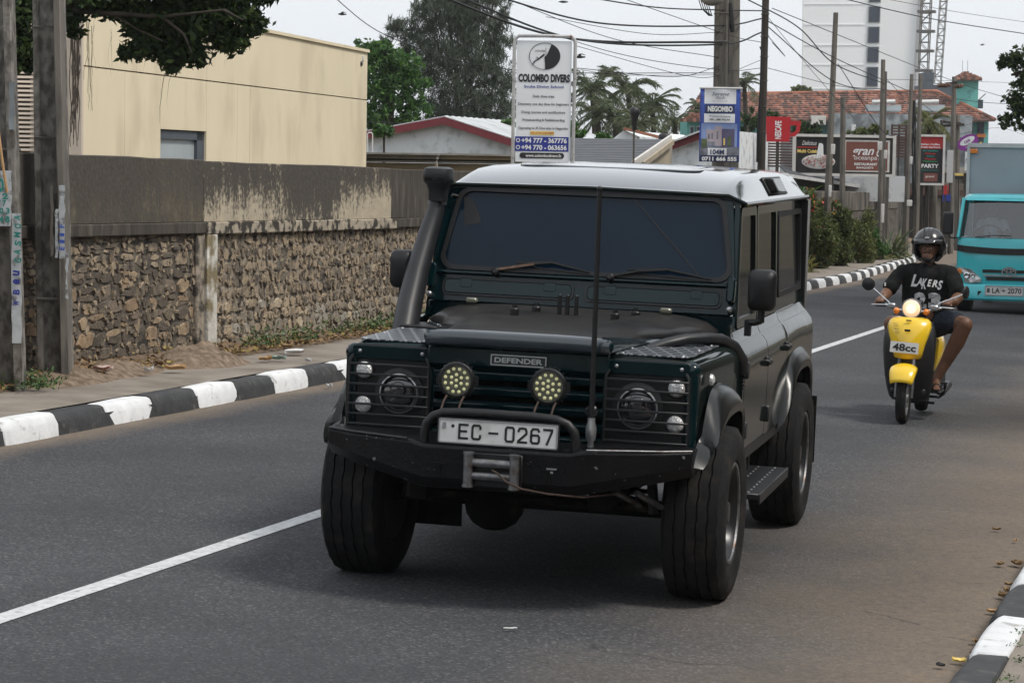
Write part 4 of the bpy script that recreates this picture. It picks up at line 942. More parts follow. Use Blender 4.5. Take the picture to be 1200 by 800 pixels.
b = MB(Mh); b.lathe([(.03, -.14), (.06, -.11), (.08, -.05), (.084, 0), (.080, .012), (.074, .010)], 32); hl = b.build('headlamp', 'silver_trim', P, smooth=50)
MB(Mh).lathe([(.075, .008), (.066, .020), (.045, .029), (.001, .034)], 32).build('lens', 'lamp_lit', hl, smooth=60)
MB(Mh).lathe([(.040, .0335), (.022, .036), (.001, .037)], 24).build('lamp_core', 'lamp_core', hl, smooth=60)
b = MB(); b.box((0, -.33, .98), (.16, .12, .07)); b.build('instrument_pod', 'black_plastic', P, bevel=.02, seg=2)
for s, tip in ((-1, (-.36, -.40, 1.10)), (1, (.42, -.42, 1.085))):
    b = MB(); b.tube([(s*.19, -.33, .97), (s*.22, -.33, 1.0), tip], .007, 6); m_ = b.build('mirror_stalk', 'chrome', P)
    if s < 0: Mm = basis(Vector(tip)+Vector((-.035, .01, .03)), Vector((1, 0, 0)), Vector((0, .1, 1)).normalized(), Vector((0, 1, -.1)).normalized())
    else: Mm = basis(Vector(tip)+Vector((.01, .01, .012)), Vector((.30, -.95, 0)).normalized(), Vector((0, 0, 1)), Vector((.95, .30, 0)).normalized())
    MB(Mm).lathe([(.03, -.02), (.052, -.012), (.056, 0), (.052, .006), (.001, .012)], 28).build('mirror_head', 'black_plastic', m_, smooth=50)
# ---- rider
pr = thing('person', 'scooter rider in black helmet, black printed T-shirt and dark denim shorts', 'person', scM @ LEAN @ T_((-.06, -.85, 0)))
PI4 = T_((-.06, -.85, 0)); WMP = pr
def relp(v): return Vector(v)-Vector((.06, -.85, 0))
def body_union(name, m, segs, balls, par, vox=.009, sm=6, dec=True):
    """capsule limbs and ellipsoids fused into one continuous skin"""
    b = MB()
    for s_ in segs:
        pts = [relp(p[:3]) for p in s_]; rs = [p[3] for p in s_]
        # densify and round the ends
        for (p, q, ra, rb) in zip(pts, pts[1:], rs, rs[1:]):
            n_ = max(2, int((q-p).length/.02)); b.tube([p.lerp(q, k/n_) for k in range(n_+1)], [ra+(rb-ra)*k/n_ for k in range(n_+1)], 12)
        for p, r_ in zip(pts, rs): b.sph(p, r_*.995, 12, 8)
    for c_, r_ in balls: b.sph(relp(c_), r_, 16, 12)
    o = b.build(name, m, par, smooth=0)
    q = o.modifiers.new('r', 'REMESH'); q.mode = 'VOXEL'; q.voxel_size = vox; q.use_smooth_shade = True
    q = o.modifiers.new('s', 'SMOOTH'); q.factor = .5; q.iterations = sm; return o
def fingers(hx, hy, hz, s):
    """a fist closed round the grip, which runs along x here: four fingers over the top, thumb under"""
    out_ = []; 
    for k, (ln, w_) in enumerate(((.95, .0095), (1.06, .010), (1.0, .0098), (.82, .0085))):
        x = hx+s*(.030-.020*k)*-1; yb = -.435+.0
        y0 = hy-.028+.012*(k == 3)*0
        a = [(x, y0-.01, hz+.020, .011), (x, y0+.030*ln, hz+.030, w_), (x, y0+.052*ln, hz+.010, w_*.95), (x, y0+.040*ln, hz-.012, w_*.88), (x, y0+.018, hz-.018, w_*.8)]
        out_.append(a)
    out_.append([(hx-s*.035, hy-.03, hz+.002, .013), (hx-s*.045, hy+.002, hz-.016, .011), (hx-s*.036, hy+.020, hz-.022, .009)])
    return out_
hipL, hipR = (-.035, -.88, .80), (.155, -.88, .80)
kneeL, kneeR = (-.185, -.50, .80), (.425, -.62, .805)
ankL, ankR = (-.15, -.62, .36), (.195, -.62, .335)
shL, shR = (-.13, -.78, 1.235), (.28, -.78, 1.235)
elL, elR = (-.245, -.66, 1.065), (.36, -.64, 1.04)
haL, haR = (-.275, -.425, .985), (.285, -.435, .975)
segs = [[(*hipL, .09), (*kneeL, .066)], [(*kneeL, .064), (-.17, -.56, .66, .066), (*ankL, .040)], [(*hipR, .09), (.31, -.74, .81, .082), (*kneeR, .068)], [(*kneeR, .066), (.36, -.645, .66, .072), (.27, -.65, .48, .052), (*ankR, .038)],
        [(*shL, .055), (*elL, .042)], [(*elL, .049), (-.262, -.53, 1.02, .044), (haL[0], haL[1]-.055, haL[2]+.012, .026)], [(haL[0], haL[1]-.055, haL[2]+.012, .026), (haL[0], haL[1]-.022, haL[2]+.018, .032)],
        [(*shR, .055), (*elR, .042)], [(*elR, .049), (.335, -.53, 1.0, .044), (haR[0], haR[1]-.055, haR[2]+.012, .026)], [(haR[0], haR[1]-.055, haR[2]+.012, .026), (haR[0], haR[1]-.022, haR[2]+.018, .032)],
        [(.07, -.84, .84, .12), (.07, -.85, 1.0, .12), (.072, -.82, 1.16, .13)], [(.075, -.80, 1.22, .07), (.08, -.785, 1.34, .052), (.082, -.775, 1.38, .052)],
        [(*ankR, .034), (.20, -.60, .295, .034), (.215, -.50, .275, .034), (.222, -.43, .268, .026)], [(*ankL, .034), (-.14, -.58, .315, .034), (-.135, -.48, .30, .034), (-.13, -.42, .295, .026)]]
for a_, s_ in ((haL, 1), (haR, -1)): segs += fingers(*a_, s_)
for x0 in (.205, .22, .234, .247): segs.append([(x0, -.42, .265, .013), (x0+.004, -.385, .262, .010)])
balls = [((.082, -.775, 1.445), (.076, .095, .112)), ((.082, -.705, 1.375), (.050, .045, .042)), ((.082, -.676, 1.432), (.013, .017, .022)), ((.082, -.672, 1.421), (.018, .014, .011)),
         ((.082, -.685, 1.396), (.026, .012, .007)), ((.082, -.684, 1.385), (.024, .013, .007)), ((.058, -.690, 1.455), (.020, .012, .008)), ((.106, -.690, 1.455), (.020, .012, .008)), ((.082, -.700, 1.475), (.056, .02, .012)),
         ((.082, -.686, 1.352), (.024, .022, .018)), ((.003, -.78, 1.44), (.012, .02, .03)), ((.161, -.78, 1.44), (.012, .02, .03))]
P_ = P; FLIP[0] = True
body = body_union('body', 'skin', segs, balls, pr, vox=.0075, sm=3)
hd = thing  # alias kept short below
b = MB()
for x in (.056, .108): b.sph(relp((x, -.684, 1.444)), (.012, .008, .0065), 12, 8)
b.build('eyes', 'letter_white', pr, smooth=60); 
b = MB()
for x in (.056, .108): b.sph(relp((x, -.6775, 1.444)), (.0055, .004, .0058), 10, 6)
b.build('pupils', 'hair', pr)
b = MB()
b.sph(relp((.068, -.678, 1.406)), (.019, .010, .0055), 10, 6); b.sph(relp((.096, -.678, 1.406)), (.019, .010, .0055), 10, 6)
b.sph(relp((.082, -.684, 1.350)), (.038, .027, .024), 12, 8)
for s_ in (-1, 1): b.sph(relp((.082+s_*.042, -.715, 1.372)), (.014, .028, .026), 10, 6); b.tube([relp((.082+s_*.010, -.678, 1.467)), relp((.082+s_*.028, -.680, 1.472)), relp((.082+s_*.044, -.690, 1.466))], .0035, 5)
b.build('beard', 'hair', pr, smooth=60)
shirt = body_union('t_shirt', 'shirt', [
    [(.07, -.87, .83, .150), (.07, -.865, .95, .145), (.072, -.835, 1.10, .150), (.075, -.815, 1.20, .135)],
    [(-.02, -.86, .86, .11), (-.03, -.83, 1.10, .12), (-.045, -.80, 1.215, .095)], [(.16, -.86, .86, .11), (.175, -.83, 1.10, .12), (.195, -.80, 1.215, .095)],
    [(-.01, -.80, 1.245, .070), (*shL, .064), (-.195, -.715, 1.16, .070), (-.222, -.685, 1.105, .074)], [(.16, -.80, 1.245, .070), (*shR, .064), (.325, -.71, 1.15, .070), (.345, -.675, 1.09, .074)],
    [(.078, -.80, 1.26, .085), (.08, -.795, 1.298, .064)]], [], pr, vox=.011, sm=6)
tx = bpy.data.textures.new('cloth_folds', 'CLOUDS'); tx.noise_scale = .11
dm = shirt.modifiers.new('d', 'DISPLACE'); dm.texture = tx; dm.strength = .035; dm.mid_level = .5; dm.texture_coords = 'LOCAL'
shorts = body_union('shorts', 'denim', [[(-.02, -.90, .80, .135), (.14, -.90, .80, .135)], [(*hipL, .12), (-.12, -.66, .812, .092)], [(*hipR, .125), (.245, -.78, .812, .105), (.325, -.715, .812, .098)]], [], pr, vox=.011, sm=4)
dm = shorts.modifiers.new('d', 'DISPLACE'); dm.texture = tx; dm.strength = .03; dm.texture_coords = 'LOCAL'
# helmet: open-faced shell cut away round the face, raised peak visor
hc = Vector(relp((.082, -.785, 1.462))); R_ = []
b = MB(); NU, NV = 40, 22; vs = []; fs = []
for i in range(NV+1):
    ph = math.pi*(i/NV)*.86
    for j in range(NU):
        th = 2*math.pi*j/NU; sx_, sy_ = math.sin(ph)*math.sin(th), math.sin(ph)*math.cos(th)
        vs.append(hc+Vector((sx_*.132, sy_*.150-.012, math.cos(ph)*.148)))
ok = lambda p: not (p.y-hc.y > .035 and p.z-hc.z < .050 and abs(p.x-hc.x) < .108)
for i in range(NV):
    for j in range(NU):
        q = (i*NU+j, i*NU+(j+1) % NU, (i+1)*NU+(j+1) % NU, (i+1)*NU+j)
        c_ = sum((vs[k] for k in q), Vector())/4
        if ok(c_) and c_.z-hc.z > -.125: fs.append(q)
b.add(vs, fs); he = b.build('helmet', 'helmet_gloss', pr, smooth=60, solid=.022)
R_ = []
for k in range(13):
    a = math.radians(-66+132*k/12); e = math.cos(a)
    R_.append([hc+Vector((.139*math.sin(a), .157*math.cos(a)-.004, .052+.012*e)), hc+Vector((.142*math.sin(a), (.168)*math.cos(a)+.004*e, .030)), hc+Vector((.134*math.sin(a), .150*math.cos(a)+.004*e, .012))])
b = MB(); b.loft(R_, False, False); b.build('visor', 'visor', he, smooth=60, solid=.004)
for s_ in (-1, 1): MB().lathe([(.022, 0), (.02, .008), (.001, .010)], 14, basis(hc+Vector((s_*.136, .045, .035)), Vector((0, 1, 0)), Vector((0, 0, 1)), Vector((s_, 0, 0)))).build('visor_pivot', 'black_plastic', he)
b = MB(); 
for s_ in (-.4, 0, .4): b.tube([hc+Vector((s_*.10+.0*k, .155*math.cos(k*.28+.55), .155*math.sin(k*.28+.55))) for k in range(5)], .004, 5)
tag(b.build('shell_ridges', 'black_plastic', he), kind='stuff')
MB().box(hc+Vector((0, .150, .075)), (.035, .006, .010)).build('helmet_badge', 'letter_white', he)
MB().tube([relp((.02, -.735, 1.36)), relp((.05, -.70, 1.328)), relp((.082, -.695, 1.322)), relp((.115, -.70, 1.328)), relp((.145, -.735, 1.36))], .007, 6).build('chin_strap', 'black_plastic', he)
def onto(o, tgt, off=.006):
    q = o.modifiers.new('w', 'SHRINKWRAP'); q.target = tgt; q.wrap_method = 'PROJECT'; q.use_project_y = True; q.use_project_x = q.use_project_z = False
    q.use_negative_direction = True; q.use_positive_direction = True; q.offset = off; return o
def onchest(s_, cx, cz, w_, h_, m, shear=0, bold=0):
    M_ = basis(relp((cx, -.55, cz)), Vector((1, 0, 0)), Vector((0, 0, 1)), Vector((0, 1, 0)))
    o = text(s_, w_, h_, m, pr, M_, 'shirt_print', bold=bold, shear=shear)
    b_ = bmesh.new(); b_.from_mesh(o.data); bmesh.ops.triangulate(b_, faces=b_.faces); bmesh.ops.subdivide_edges(b_, edges=[e for e in b_.edges if e.calc_length() > .015], cuts=2, use_grid_fill=True); b_.to_mesh(o.data); b_.free()
    return onto(o, shirt)
for ch_, x, z_, w_, h_ in (('L', -.028, 1.165, .058, .105), ('A', .018, 1.157, .048, .066), ('K', .062, 1.140, .052, .092), ('E', .107, 1.148, .040, .060), ('R', .149, 1.143, .045, .060), ('S', .194, 1.131, .048, .080)):
    onchest(ch_, x, z_, w_, h_, 'letter_white', .35, .035)
onchest('2', .03, .995, .105, .14, 'print_silver', 0, .08); onchest('3', .15, .995, .105, .14, 'print_silver', 0, .08)
MB().box(relp((-.262, -.612, 1.13)), (.012, .012, .03)).build('sleeve_badge', 'letter_white', pr)
b = MB(); b.box(relp((.222, -.50, .238)), (.085, .24, .018)); b.tube([relp((.18, -.47, .25)), relp((.20, -.465, .30)), relp((.235, -.465, .30)), relp((.262, -.47, .25))], .010, 6); b.build('sandal', 'black_plastic', pr, bevel=.006)
FLIP[0] = False
# ------------------------------------------------------------------ turquoise box truck
mat('truck_paint', (.045, .50, .56), .3, var=.06, sc=1.5, coat=.5)
mat('box_panel', (.34, .38, .42), .5, var=.08, sc=1.2, metal=.2)
mat('box_rail', (.52, .54, .55), .5, metal=.3, var=.1)
mat('cab_glass', (.06, .075, .08), .05, var=.3, sc=1.5, spec=.7)
mat('driver_shirt', (.36, .42, .50), .9, var=.1)
mat('lamp_clear', (.50, .50, .50), .15, metal=.4, var=.5, sc=12)
TXc, TYf = -3.90, 40.3
tk = thing('box_truck', 'turquoise cab truck with a tall grey cargo box, seen head on', 'truck', Matrix.Translation((TXc, TYf, G(TXc, TYf))) @ Matrix.Rotation(math.pi, 4, 'Z'))
FLIP[0] = True; P = tk
def cabring(z_, hw, yf, yb=-1.5, r_=.12):
    return [Vector((x, y, z_)) for x, y in ((-hw, yb), (-hw, yf-r_*1.6), (-hw+r_*.25, yf-r_*.7), (-hw+r_*.9, yf-.02), (-hw*.45, yf+.015), (0, yf+.025), (hw*.45, yf+.015), (hw-r_*.9, yf-.02), (hw-r_*.25, yf-r_*.7), (hw, yf-r_*1.6), (hw, yb))]
rows = [(.40, .855, -.01), (.75, .86, 0), (1.10, .86, -.03), (1.20, .855, -.06)]
b = MB(); b.loft([cabring(*q) for q in rows]); cab = b.build('cab_body', 'truck_paint', P, smooth=40)
b = MB(); b.loft([cabring(.21, .84, .06), cabring(.24, .86, .085), cabring(.40, .865, .075), cabring(.465, .86, .03)]); b.build('bumper', 'truck_paint', P, smooth=40)
b = MB(); b.loft([cabring(1.80, .80, -.30), cabring(1.86, .79, -.36), cabring(1.90, .74, -.46), cabring(1.91, .5, -.6)]); b.build('cab_roof', 'truck_paint', P, smooth=50)
for s in (-1, 1):
    MB().bar((s*.835, -.10, 1.19), (s*.785, -.36, 1.83), .05, .09, (0, 1, 0)).build('windscreen_pillar', 'truck_paint', P, bevel=.01)
    b = MB(); b.box((s*.83, -.85, 1.50), (.02, 1.0, .58)); b.build('side_window', 'cab_glass', P)
    b = MB(); b.box((s*.80, -1.42, 1.5), (.06, .15, .64)); b.build('rear_pillar', 'truck_paint', P)
R_ = []
for z_, hw, yf in ((1.195, .81, -.055), (1.82, .755, -.325)):
    R_.append([Vector((hw*math.sin(t_)/math.sin(1.1), yf-.10*(1-math.cos(t_))/(1-math.cos(1.1)), z_)) for t_ in [-1.1+2.2*k/12 for k in range(13)]])
gm = bpy.data.materials.new('clear_windscreen'); gm.use_nodes = True; t, n, l, p = nodes(gm); tr = n.new('ShaderNodeBsdfTransparent'); tr.inputs[0].default_value = (.78, .84, .82, 1)
gg = n.new('ShaderNodeBsdfGlossy'); gg.inputs['Roughness'].default_value = .03; mxs = n.new('ShaderNodeMixShader'); fr_ = n.new('ShaderNodeFresnel'); fr_.inputs[0].default_value = 2.3
l(fr_.outputs[0], mxs.inputs[0]); l(tr.outputs[0], mxs.inputs[1]); l(gg.outputs[0], mxs.inputs[2]); l(mxs.outputs[0], n['Material Output'].inputs[0]); MT['clear_windscreen'] = gm
b = MB(); b.loft(R_, False, False); ws = b.build('windscreen', 'clear_windscreen', P, smooth=60)
b = MB()
for k in range(12): b.bar(R_[0][k]+Vector((0, .008, -.005)), R_[0][k+1]+Vector((0, .008, -.005)), .02, .03); b.bar(R_[1][k]+Vector((0, .008, .0)), R_[1][k+1]+Vector((0, .008, .0)), .02, .03)
b.bar(R_[0][0], R_[1][0], .03, .03, (0, 1, 0)); b.bar(R_[0][-1], R_[1][-1], .03, .03, (0, 1, 0)); tag(b.build('windscreen_seal', 'black_plastic', P), kind='stuff')
MB().box((0, -1.42, 1.4), (1.5, .05, 1.0)).build('cab_back', 'black_plastic', P); MB().box((0, -.45, 1.13), (1.55, .7, .08)).build('dashboard', 'black_plastic', P, bevel=.03)
for x in (-.40, .40): b = MB(); b.box((x, -1.15, 1.25), (.48, .14, .62)); b.box((x, -.95, .98), (.48, .5, .14)); b.build('seat', 'denim', P, bevel=.04, seg=2)
# dark band, grille slots, badge, lamps
def frontstrip(z0, z1, hw, off, name, m, n_=14, wrap=True, par=P):
    R_ = []
    for k in range(n_+1):
        x = -hw+2*hw*k/n_; u = abs(x)/.86; yf = .027-.02*u*u-(.13*max(0, (u-.86)/.14)**1.6); zc = .5*(z0+z1)
        yf -= .03*max(0, (zc-.9)/.3) if zc > .9 else 0
        dz = .045*u**2*(1 if wrap else 0); R_.append([Vector((x, yf+off, z0+dz)), Vector((x, yf+off, z1+dz)), Vector((x, yf-.03, z1+dz)), Vector((x, yf-.03, z0+dz))])
    b_ = MB(); b_.loft(R_); return b_.build(name, m, par, smooth=40)
frontstrip(.945, 1.045, .845, .008, 'dark_band', 'black_plastic')
for z0, z1, hw in ((.655, .705, .42), (.535, .585, .36)): frontstrip(z0, z1, hw, .004, 'grille_slot', 'letter_black', wrap=False)
frontstrip(.600, .622, .40, .012, 'grille_bar', 'silver_trim', wrap=False)
frontstrip(.27, .36, .48, .068, 'bumper_opening', 'letter_black', wrap=False)
Mb2 = basis(Vector((0, .045, .672)), Vector((-1, 0, 0)), Vector((0, 0, 1)), Vector((0, 1, 0)))
def ell(cx, cy, rx, ry, n_=24): return [(cx+rx*math.cos(2*math.pi*k/n_), cy+ry*math.sin(2*math.pi*k/n_)) for k in range(n_)]
bg = ring(Mb2, ell(0, 0, .115, .082), ell(0, 0, .095, .062), 0, .014, 'emblem', 'chrome', P)
ring(Mb2, ell(0, 0, .040, .066), ell(0, 0, .025, .052), 0, .013, 'emblem_loop', 'chrome', bg); ring(Mb2, ell(0, .025, .082, .032), ell(0, .025, .065, .018), 0, .012, 'emblem_loop', 'chrome', bg)
for s in (-1, 1):
    poly = [(s*.845, .505), (s*.85, .70), (s*.80, .735), (s*.60, .70), (s*.44, .56), (s*.44, .50), (s*.60, .485)]
    Mz = basis(Vector((0, -.01, 0)), Vector((1, 0, 0)), Vector((0, 0, 1)), Vector((0, 1, 0)))
    R_ = []
    for (x, z_) in poly:
        u = abs(x)/.86; yf = .03-.02*u*u-(.13*max(0, (u-.86)/.14)**1.6); R_.append((x, yf+.010, z_))
    b = MB(); b.add(R_+[(x, y-.05, z_) for x, y, z_ in R_], [tuple(range(7)), tuple(range(13, 6, -1))]+[(k, (k+1) % 7, 7+(k+1) % 7, 7+k) for k in range(7)]); hh = b.build('headlamp', 'lamp_clear', P, smooth=0)
    for x, r_, m_ in ((s*.665, .055, 'chrome'), (s*.565, .035, 'chrome'), (s*.79, .045, 'amber')):
        MB().lathe([(r_, 0), (r_*.7, .012), (.001, .004)], 20, basis(Vector((x, .027 if abs(x) < .75 else -.005, .60 if m_ == 'chrome' else .66)), Vector((-1, 0, 0)), Vector((0, 0, 1)), Vector((s*.35, 1, 0)).normalized())).build('reflector', m_, hh)
    MB().lathe([(.05, 0), (.052, .012), (.04, .02), (.001, .022)], 20, basis(Vector((s*.70, .078, .335)), Vector((-1, 0, 0)), Vector((0, 0, 1)), Vector((0, 1, 0)))).build('fog_lamp', 'lamp_clear', P)
    # door mirror on its arm
    m_ = MB(); m_.box((s*1.0, -.10, 1.43), (.165, .07, .36)); mo = m_.build('door_mirror', 'black_plastic', P, bevel=.035, seg=3)
    MB().tube([(s*1.0, -.12, 1.28), (s*.97, -.12, 1.20), (s*.90, -.15, 1.19), (s*.84, -.2, 1.22)], .014, 8).build('mirror_arm', 'black_plastic', mo)
Mq = basis(Vector((-.06, .10, .375)), Vector((1, 0, 0)), Vector((0, 0, 1)), Vector((0, 1, 0)))
tp_ = MB(Mq).prism(rr(.60, .15, .01, 2), 0, .006).build('number_plate', 'plate_white', P, smooth=0); ring(Mq, rr(.61, .16, .012, 2), rr(.585, .135, .008, 2), .006, .012, 'plate_rim', 'silver_trim', tp_)
text('LA \u00f7 2070', .46, .085, 'letter_black', tp_, Mq @ T_((.04, 0, .008)), bold=.02); MB(Mq).prism(rr(.045, .07, .01, 2, -.25, 0), .006, .008).build('plate_emblem', 'scooter_metal', tp_)
b = MB(); b.box((.30, -.08, 1.235), (.12, .02, .10)); b.build('windscreen_permit', 'letter_white', P)
for x0, x1 in ((-.55, .02), (.22, .78)):
    b = MB(); b.tube([(x0, .0, 1.215), ((x0+x1)/2, .0, 1.25), (x1, -.02, 1.245)], .010, 6); b.build('wiper', 'black_plastic', P)
b = MB(); b.tube([(-.38+.19*math.cos(a), -.52+.10*math.sin(a), 1.27+.13*math.sin(a)) for a in [2*math.pi*k/20 for k in range(20)]], .016, 6, closed=True); b.tube([(-.38, -.5, 1.27), (-.38, -.35, 1.15)], .02, 6); b.build('steering_wheel', 'black_plastic', P)
# cargo box with rails, marker lamp and hinge post
b = MB(); b.box((0, -3.35, 1.83), (1.76, 3.4, 1.72)); cb = b.build('cargo_box', 'box_panel', P, bevel=.01)
b = MB(); b.box((0, -1.64, 2.70), (1.80, .06, .07)); b.build('top_rail', 'box_rail', cb); 
for s in (-1, 1):
    MB().box((s*.88, -1.64, 1.83), (.05, .06, 1.68)).build('corner_post', 'box_rail', cb); MB().box((s*.79, -1.60, 2.60), (.12, .03, .07)).build('marker_lamp', 'amber', cb, bevel=.006)
    MB().box((s*.885, -3.35, 2.71), (.04, 3.4, .06)).build('side_rail', 'box_rail', cb)
for s in (-1, 1):
    for y in (-.45, -3.9):
        MX = basis(Vector((s*.74, y, .37)), Vector((0, 1, 0)), Vector((0, 0, 1)), Vector((1, 0, 0)))
        o = MB().lathe([(.2, -.1), (.34, -.11), (.365, -.08), (.37, 0), (.365, .08), (.34, .11), (.2, .1)], 32, MX).build('wheel', 'rubber', P); MB().lathe([(.2, -.09), (.19, .0), (.2, .09)], 24, MX).build('rim', 'box_rail', o)
b = MB(); b.box((0, -2.6, .62), (.7, 4.6, .16)); b.box((0, -.85, .42), (1.3, 1.2, .24)); b.tube([(-.65, -.45, .37), (.65, -.45, .37)], .05, 8); tag(b.build('chassis', 'undercar', P), kind='stuff')
FLIP[0] = False
P = None
dr = thing('person', 'truck driver in a pale blue shirt seen dimly through the windscreen', 'person', tk.matrix_world @ T_((.38, -1.0, 0)))
FLIP[0] = True
def relp(v): return Vector(v)-Vector((-.38, -1.0, 0))
body_union('body', 'skin', [[(-.38, -.93, 1.50, .05), (-.38, -.92, 1.57, .05)], [(-.56, -.96, 1.44, .05), (-.62, -.78, 1.25, .042), (-.52, -.50, 1.29, .033)], [(-.20, -.96, 1.44, .05), (-.12, -.78, 1.25, .042), (-.22, -.50, 1.29, .033)], [(-.38, -1.0, 1.05, .14), (-.38, -.97, 1.40, .13)], [(-.52, -.50, 1.29, .035), (-.50, -.46, 1.30, .03)], [(-.22, -.50, 1.29, .035), (-.24, -.46, 1.30, .03)]], [((-.38, -.90, 1.66), (.08, .095, .115)), ((-.38, -.80, 1.64), (.014, .02, .02))], dr, vox=.012)
body_union('shirt', 'driver_shirt', [[(-.38, -1.0, 1.05, .17), (-.38, -.97, 1.40, .15)], [(-.53, -.97, 1.40, .09), (-.23, -.97, 1.40, .09)], [(-.56, -.96, 1.43, .075), (-.61, -.86, 1.30, .07)], [(-.20, -.96, 1.43, .075), (-.15, -.86, 1.30, .07)]], [], dr, vox=.014)
MB().sph(relp((-.38, -.925, 1.69)), (.086, .095, .10)).build('hair', 'hair', dr, smooth=60)
FLIP[0] = False
# ------------------------------------------------------------------ buildings and structures behind the wall
CR, CF, UP = c2w(Vector((1, 0, 0))), c2w(Vector((0, 1, 0))), Vector((0, 0, 1))
def SF(px0, py0, px1, py1, D, yaw=0):
    """frame facing the camera at depth D: centre, x right, y up, z towards the viewer; returns M, w, h"""
    c = at((px0+px1)/2, (py0+py1)/2, D); a = math.radians(yaw)
    x = (CR*math.cos(a)+CF*math.sin(a)); z = (-CF*math.cos(a)+CR*math.sin(a))
    return basis(c, x, UP, z), (px1-px0)*D/FPX/max(.2, math.cos(a)), (py1-py0)*D/FPX
def fbox(name, m, px0, px1, pyt, pyb, D, dep, par, smooth=20, bevel=.0, yaw=0):
    M, w_, h_ = SF(px0, pyt, px1, pyb, D, yaw)
    return MB(M).box((0, 0, -dep/2), (w_, h_, dep)).build(name, m, par, world=True, smooth=smooth, bevel=bevel)
def pyg(px, D): return (HC-G(*at(px, 200, D).xy)-.0)  # eye height above ground at that spot
def groundpy(px, D):                  # image row of the ground under column px at depth D
    lo, hi = 150, 900
    for _ in range(30):
        mid = (lo+hi)/2; p = at(px, mid, D); lo, hi = (mid, hi) if p.z > G(p.x, p.y) else (lo, mid)
    return lo
def base(px, D): p = at(px, 300, D); return Vector((p.x, p.y, G(p.x, p.y)))
mat('yellow_wall', (.78, .68, .49), .9, var=.035, sc=1.5, c2=(.60, .51, .365), c2t=(.50, .76), c2s=1.3, stretch=(1, 1, .55), bump=.15, bsc=30)
mat('shop_brown', (.12, .095, .075), .9, var=.3, sc=.6, c2=(.22, .19, .16), c2t=(.5, .6), c2s=.5)
mat('joint_dark', (.20, .16, .10), .95, var=.3)
mat('pinkish_wall', (.62, .53, .44), .9, var=.06, sc=2)
mat('white_wall', (.72, .75, .77), .9, var=.05, sc=2, c2=(.42, .45, .46), c2t=(.5, .7), c2s=4, bump=.3, bsc=20)
mat('maroon', (.16, .022, .030), .6, var=.15)
mat('roof_sheet', (.50, .52, .53), .5, metal=.2, var=.1, sc=2, c2=(.30, .28, .27), c2t=(.55, .75), c2s=3)
mat('beige_block', (.40, .335, .24), .9, var=.08, sc=2, c2=(.30, .25, .19), c2t=(.5, .7), c2s=4)
mat('slab_grey', (.27, .25, .22), .9, var=.2, sc=4)
mat('dark_gap', (.05, .045, .04), .9)
mat('slate', (.085, .09, .10), .8, var=.15, sc=3, bump=.5, bsc=12)
mat('turquoise', (.15, .46, .42), .85, var=.12, sc=2, c2=(.10, .30, .28), c2t=(.55, .75), c2s=3)
mat('roof_tile', (.36, .15, .09), .9, var=.35, sc=1.2, c2=(.08, .055, .045), c2t=(.54, .62), c2s=.9, stretch=(1, 1, 1.6), bump=.4, bsc=6)
mat('blotchy_wall', (.26, .29, .31), .95, var=.3, sc=2.2, c2=(.13, .14, .15), c2t=(.45, .6), c2s=1.3)
mat('tower_white', (.88, .89, .90), .9, var=.02, sc=.2)
mat('tower_side', (.50, .50, .50), .9, var=.05)
mat('blue_glass', (.022, .034, .06), .3, var=.3, sc=1, spec=.25)
mat('slate_blue', (.055, .075, .10), .8, var=.1)
mat('mast_steel', (.13, .12, .11), .7, metal=.3, var=.2)
mat('concrete_pole', (.15, .135, .115), .95, var=.2, sc=3, c2=(.085, .078, .07), c2t=(.5, .66), c2s=5, stretch=(1, 1, .3), bump=.6, bsc=40)
mat('dark_pole', (.05, .042, .035), .9, var=.3, sc=4, stretch=(1, 1, .3), bump=.5)
mat('sign_white', (.78, .80, .83), .5, var=.04, sc=3)
mat('sign_frame', (.45, .45, .45), .6, metal=.2, var=.15, c2=(.16, .08, .05), c2t=(.60, .72), c2s=9)
mat('villa_wall', (.42, .36, .40), .7, var=.1); mat('villa_shade', (.10, .09, .17), .7, var=.3, sc=5); mat('villa_green', (.10, .13, .06), .8, var=.4, sc=12)
mat('ink_black', (.015, .015, .018), .6); mat('ink_blue', (.02, .035, .26), .55); mat('ink_navy', (.02, .03, .10), .5); mat('ink_red', (.45, .03, .03), .5)
mat('ink_teal', (.02, .22, .18), .7); mat('ink_pale', (.70, .72, .74), .6); mat('ink_yellow', (.80, .60, .18), .6); mat('ink_purple', (.22, .03, .26), .5); mat('ink_green', (.04, .35, .10), .6)
mat('banner_blue', (.05, .10, .42), .6, var=.3, sc=2); mat('dusk_sky', (.22, .30, .55), .6, var=.35, sc=3); mat('banner_grey', (.18, .19, .23), .7, var=.4, sc=9)
mat('slat_brown', (.085, .045, .035), .7, var=.25, sc=3)
mat('mug_red', (.45, .012, .02), .5, var=.05)
mat('brown_sign', (.19, .065, .048), .55, var=.05); mat('food_dark', (.012, .011, .011), .5); mat('cream', (.62, .60, .57), .6, var=.1)
mat('food_mix', (.5, .3, .3), .6, isl=1, rnd=[(.55, .50, .46), (.42, .05, .07), (.60, .55, .50), (.45, .12, .15), (.55, .50, .35)])
mat('cable', (.012, .012, .013), .7); mat('tank_black', (.015, .015, .016), .5)
mat('cctv_white', (.6, .6, .6), .4)
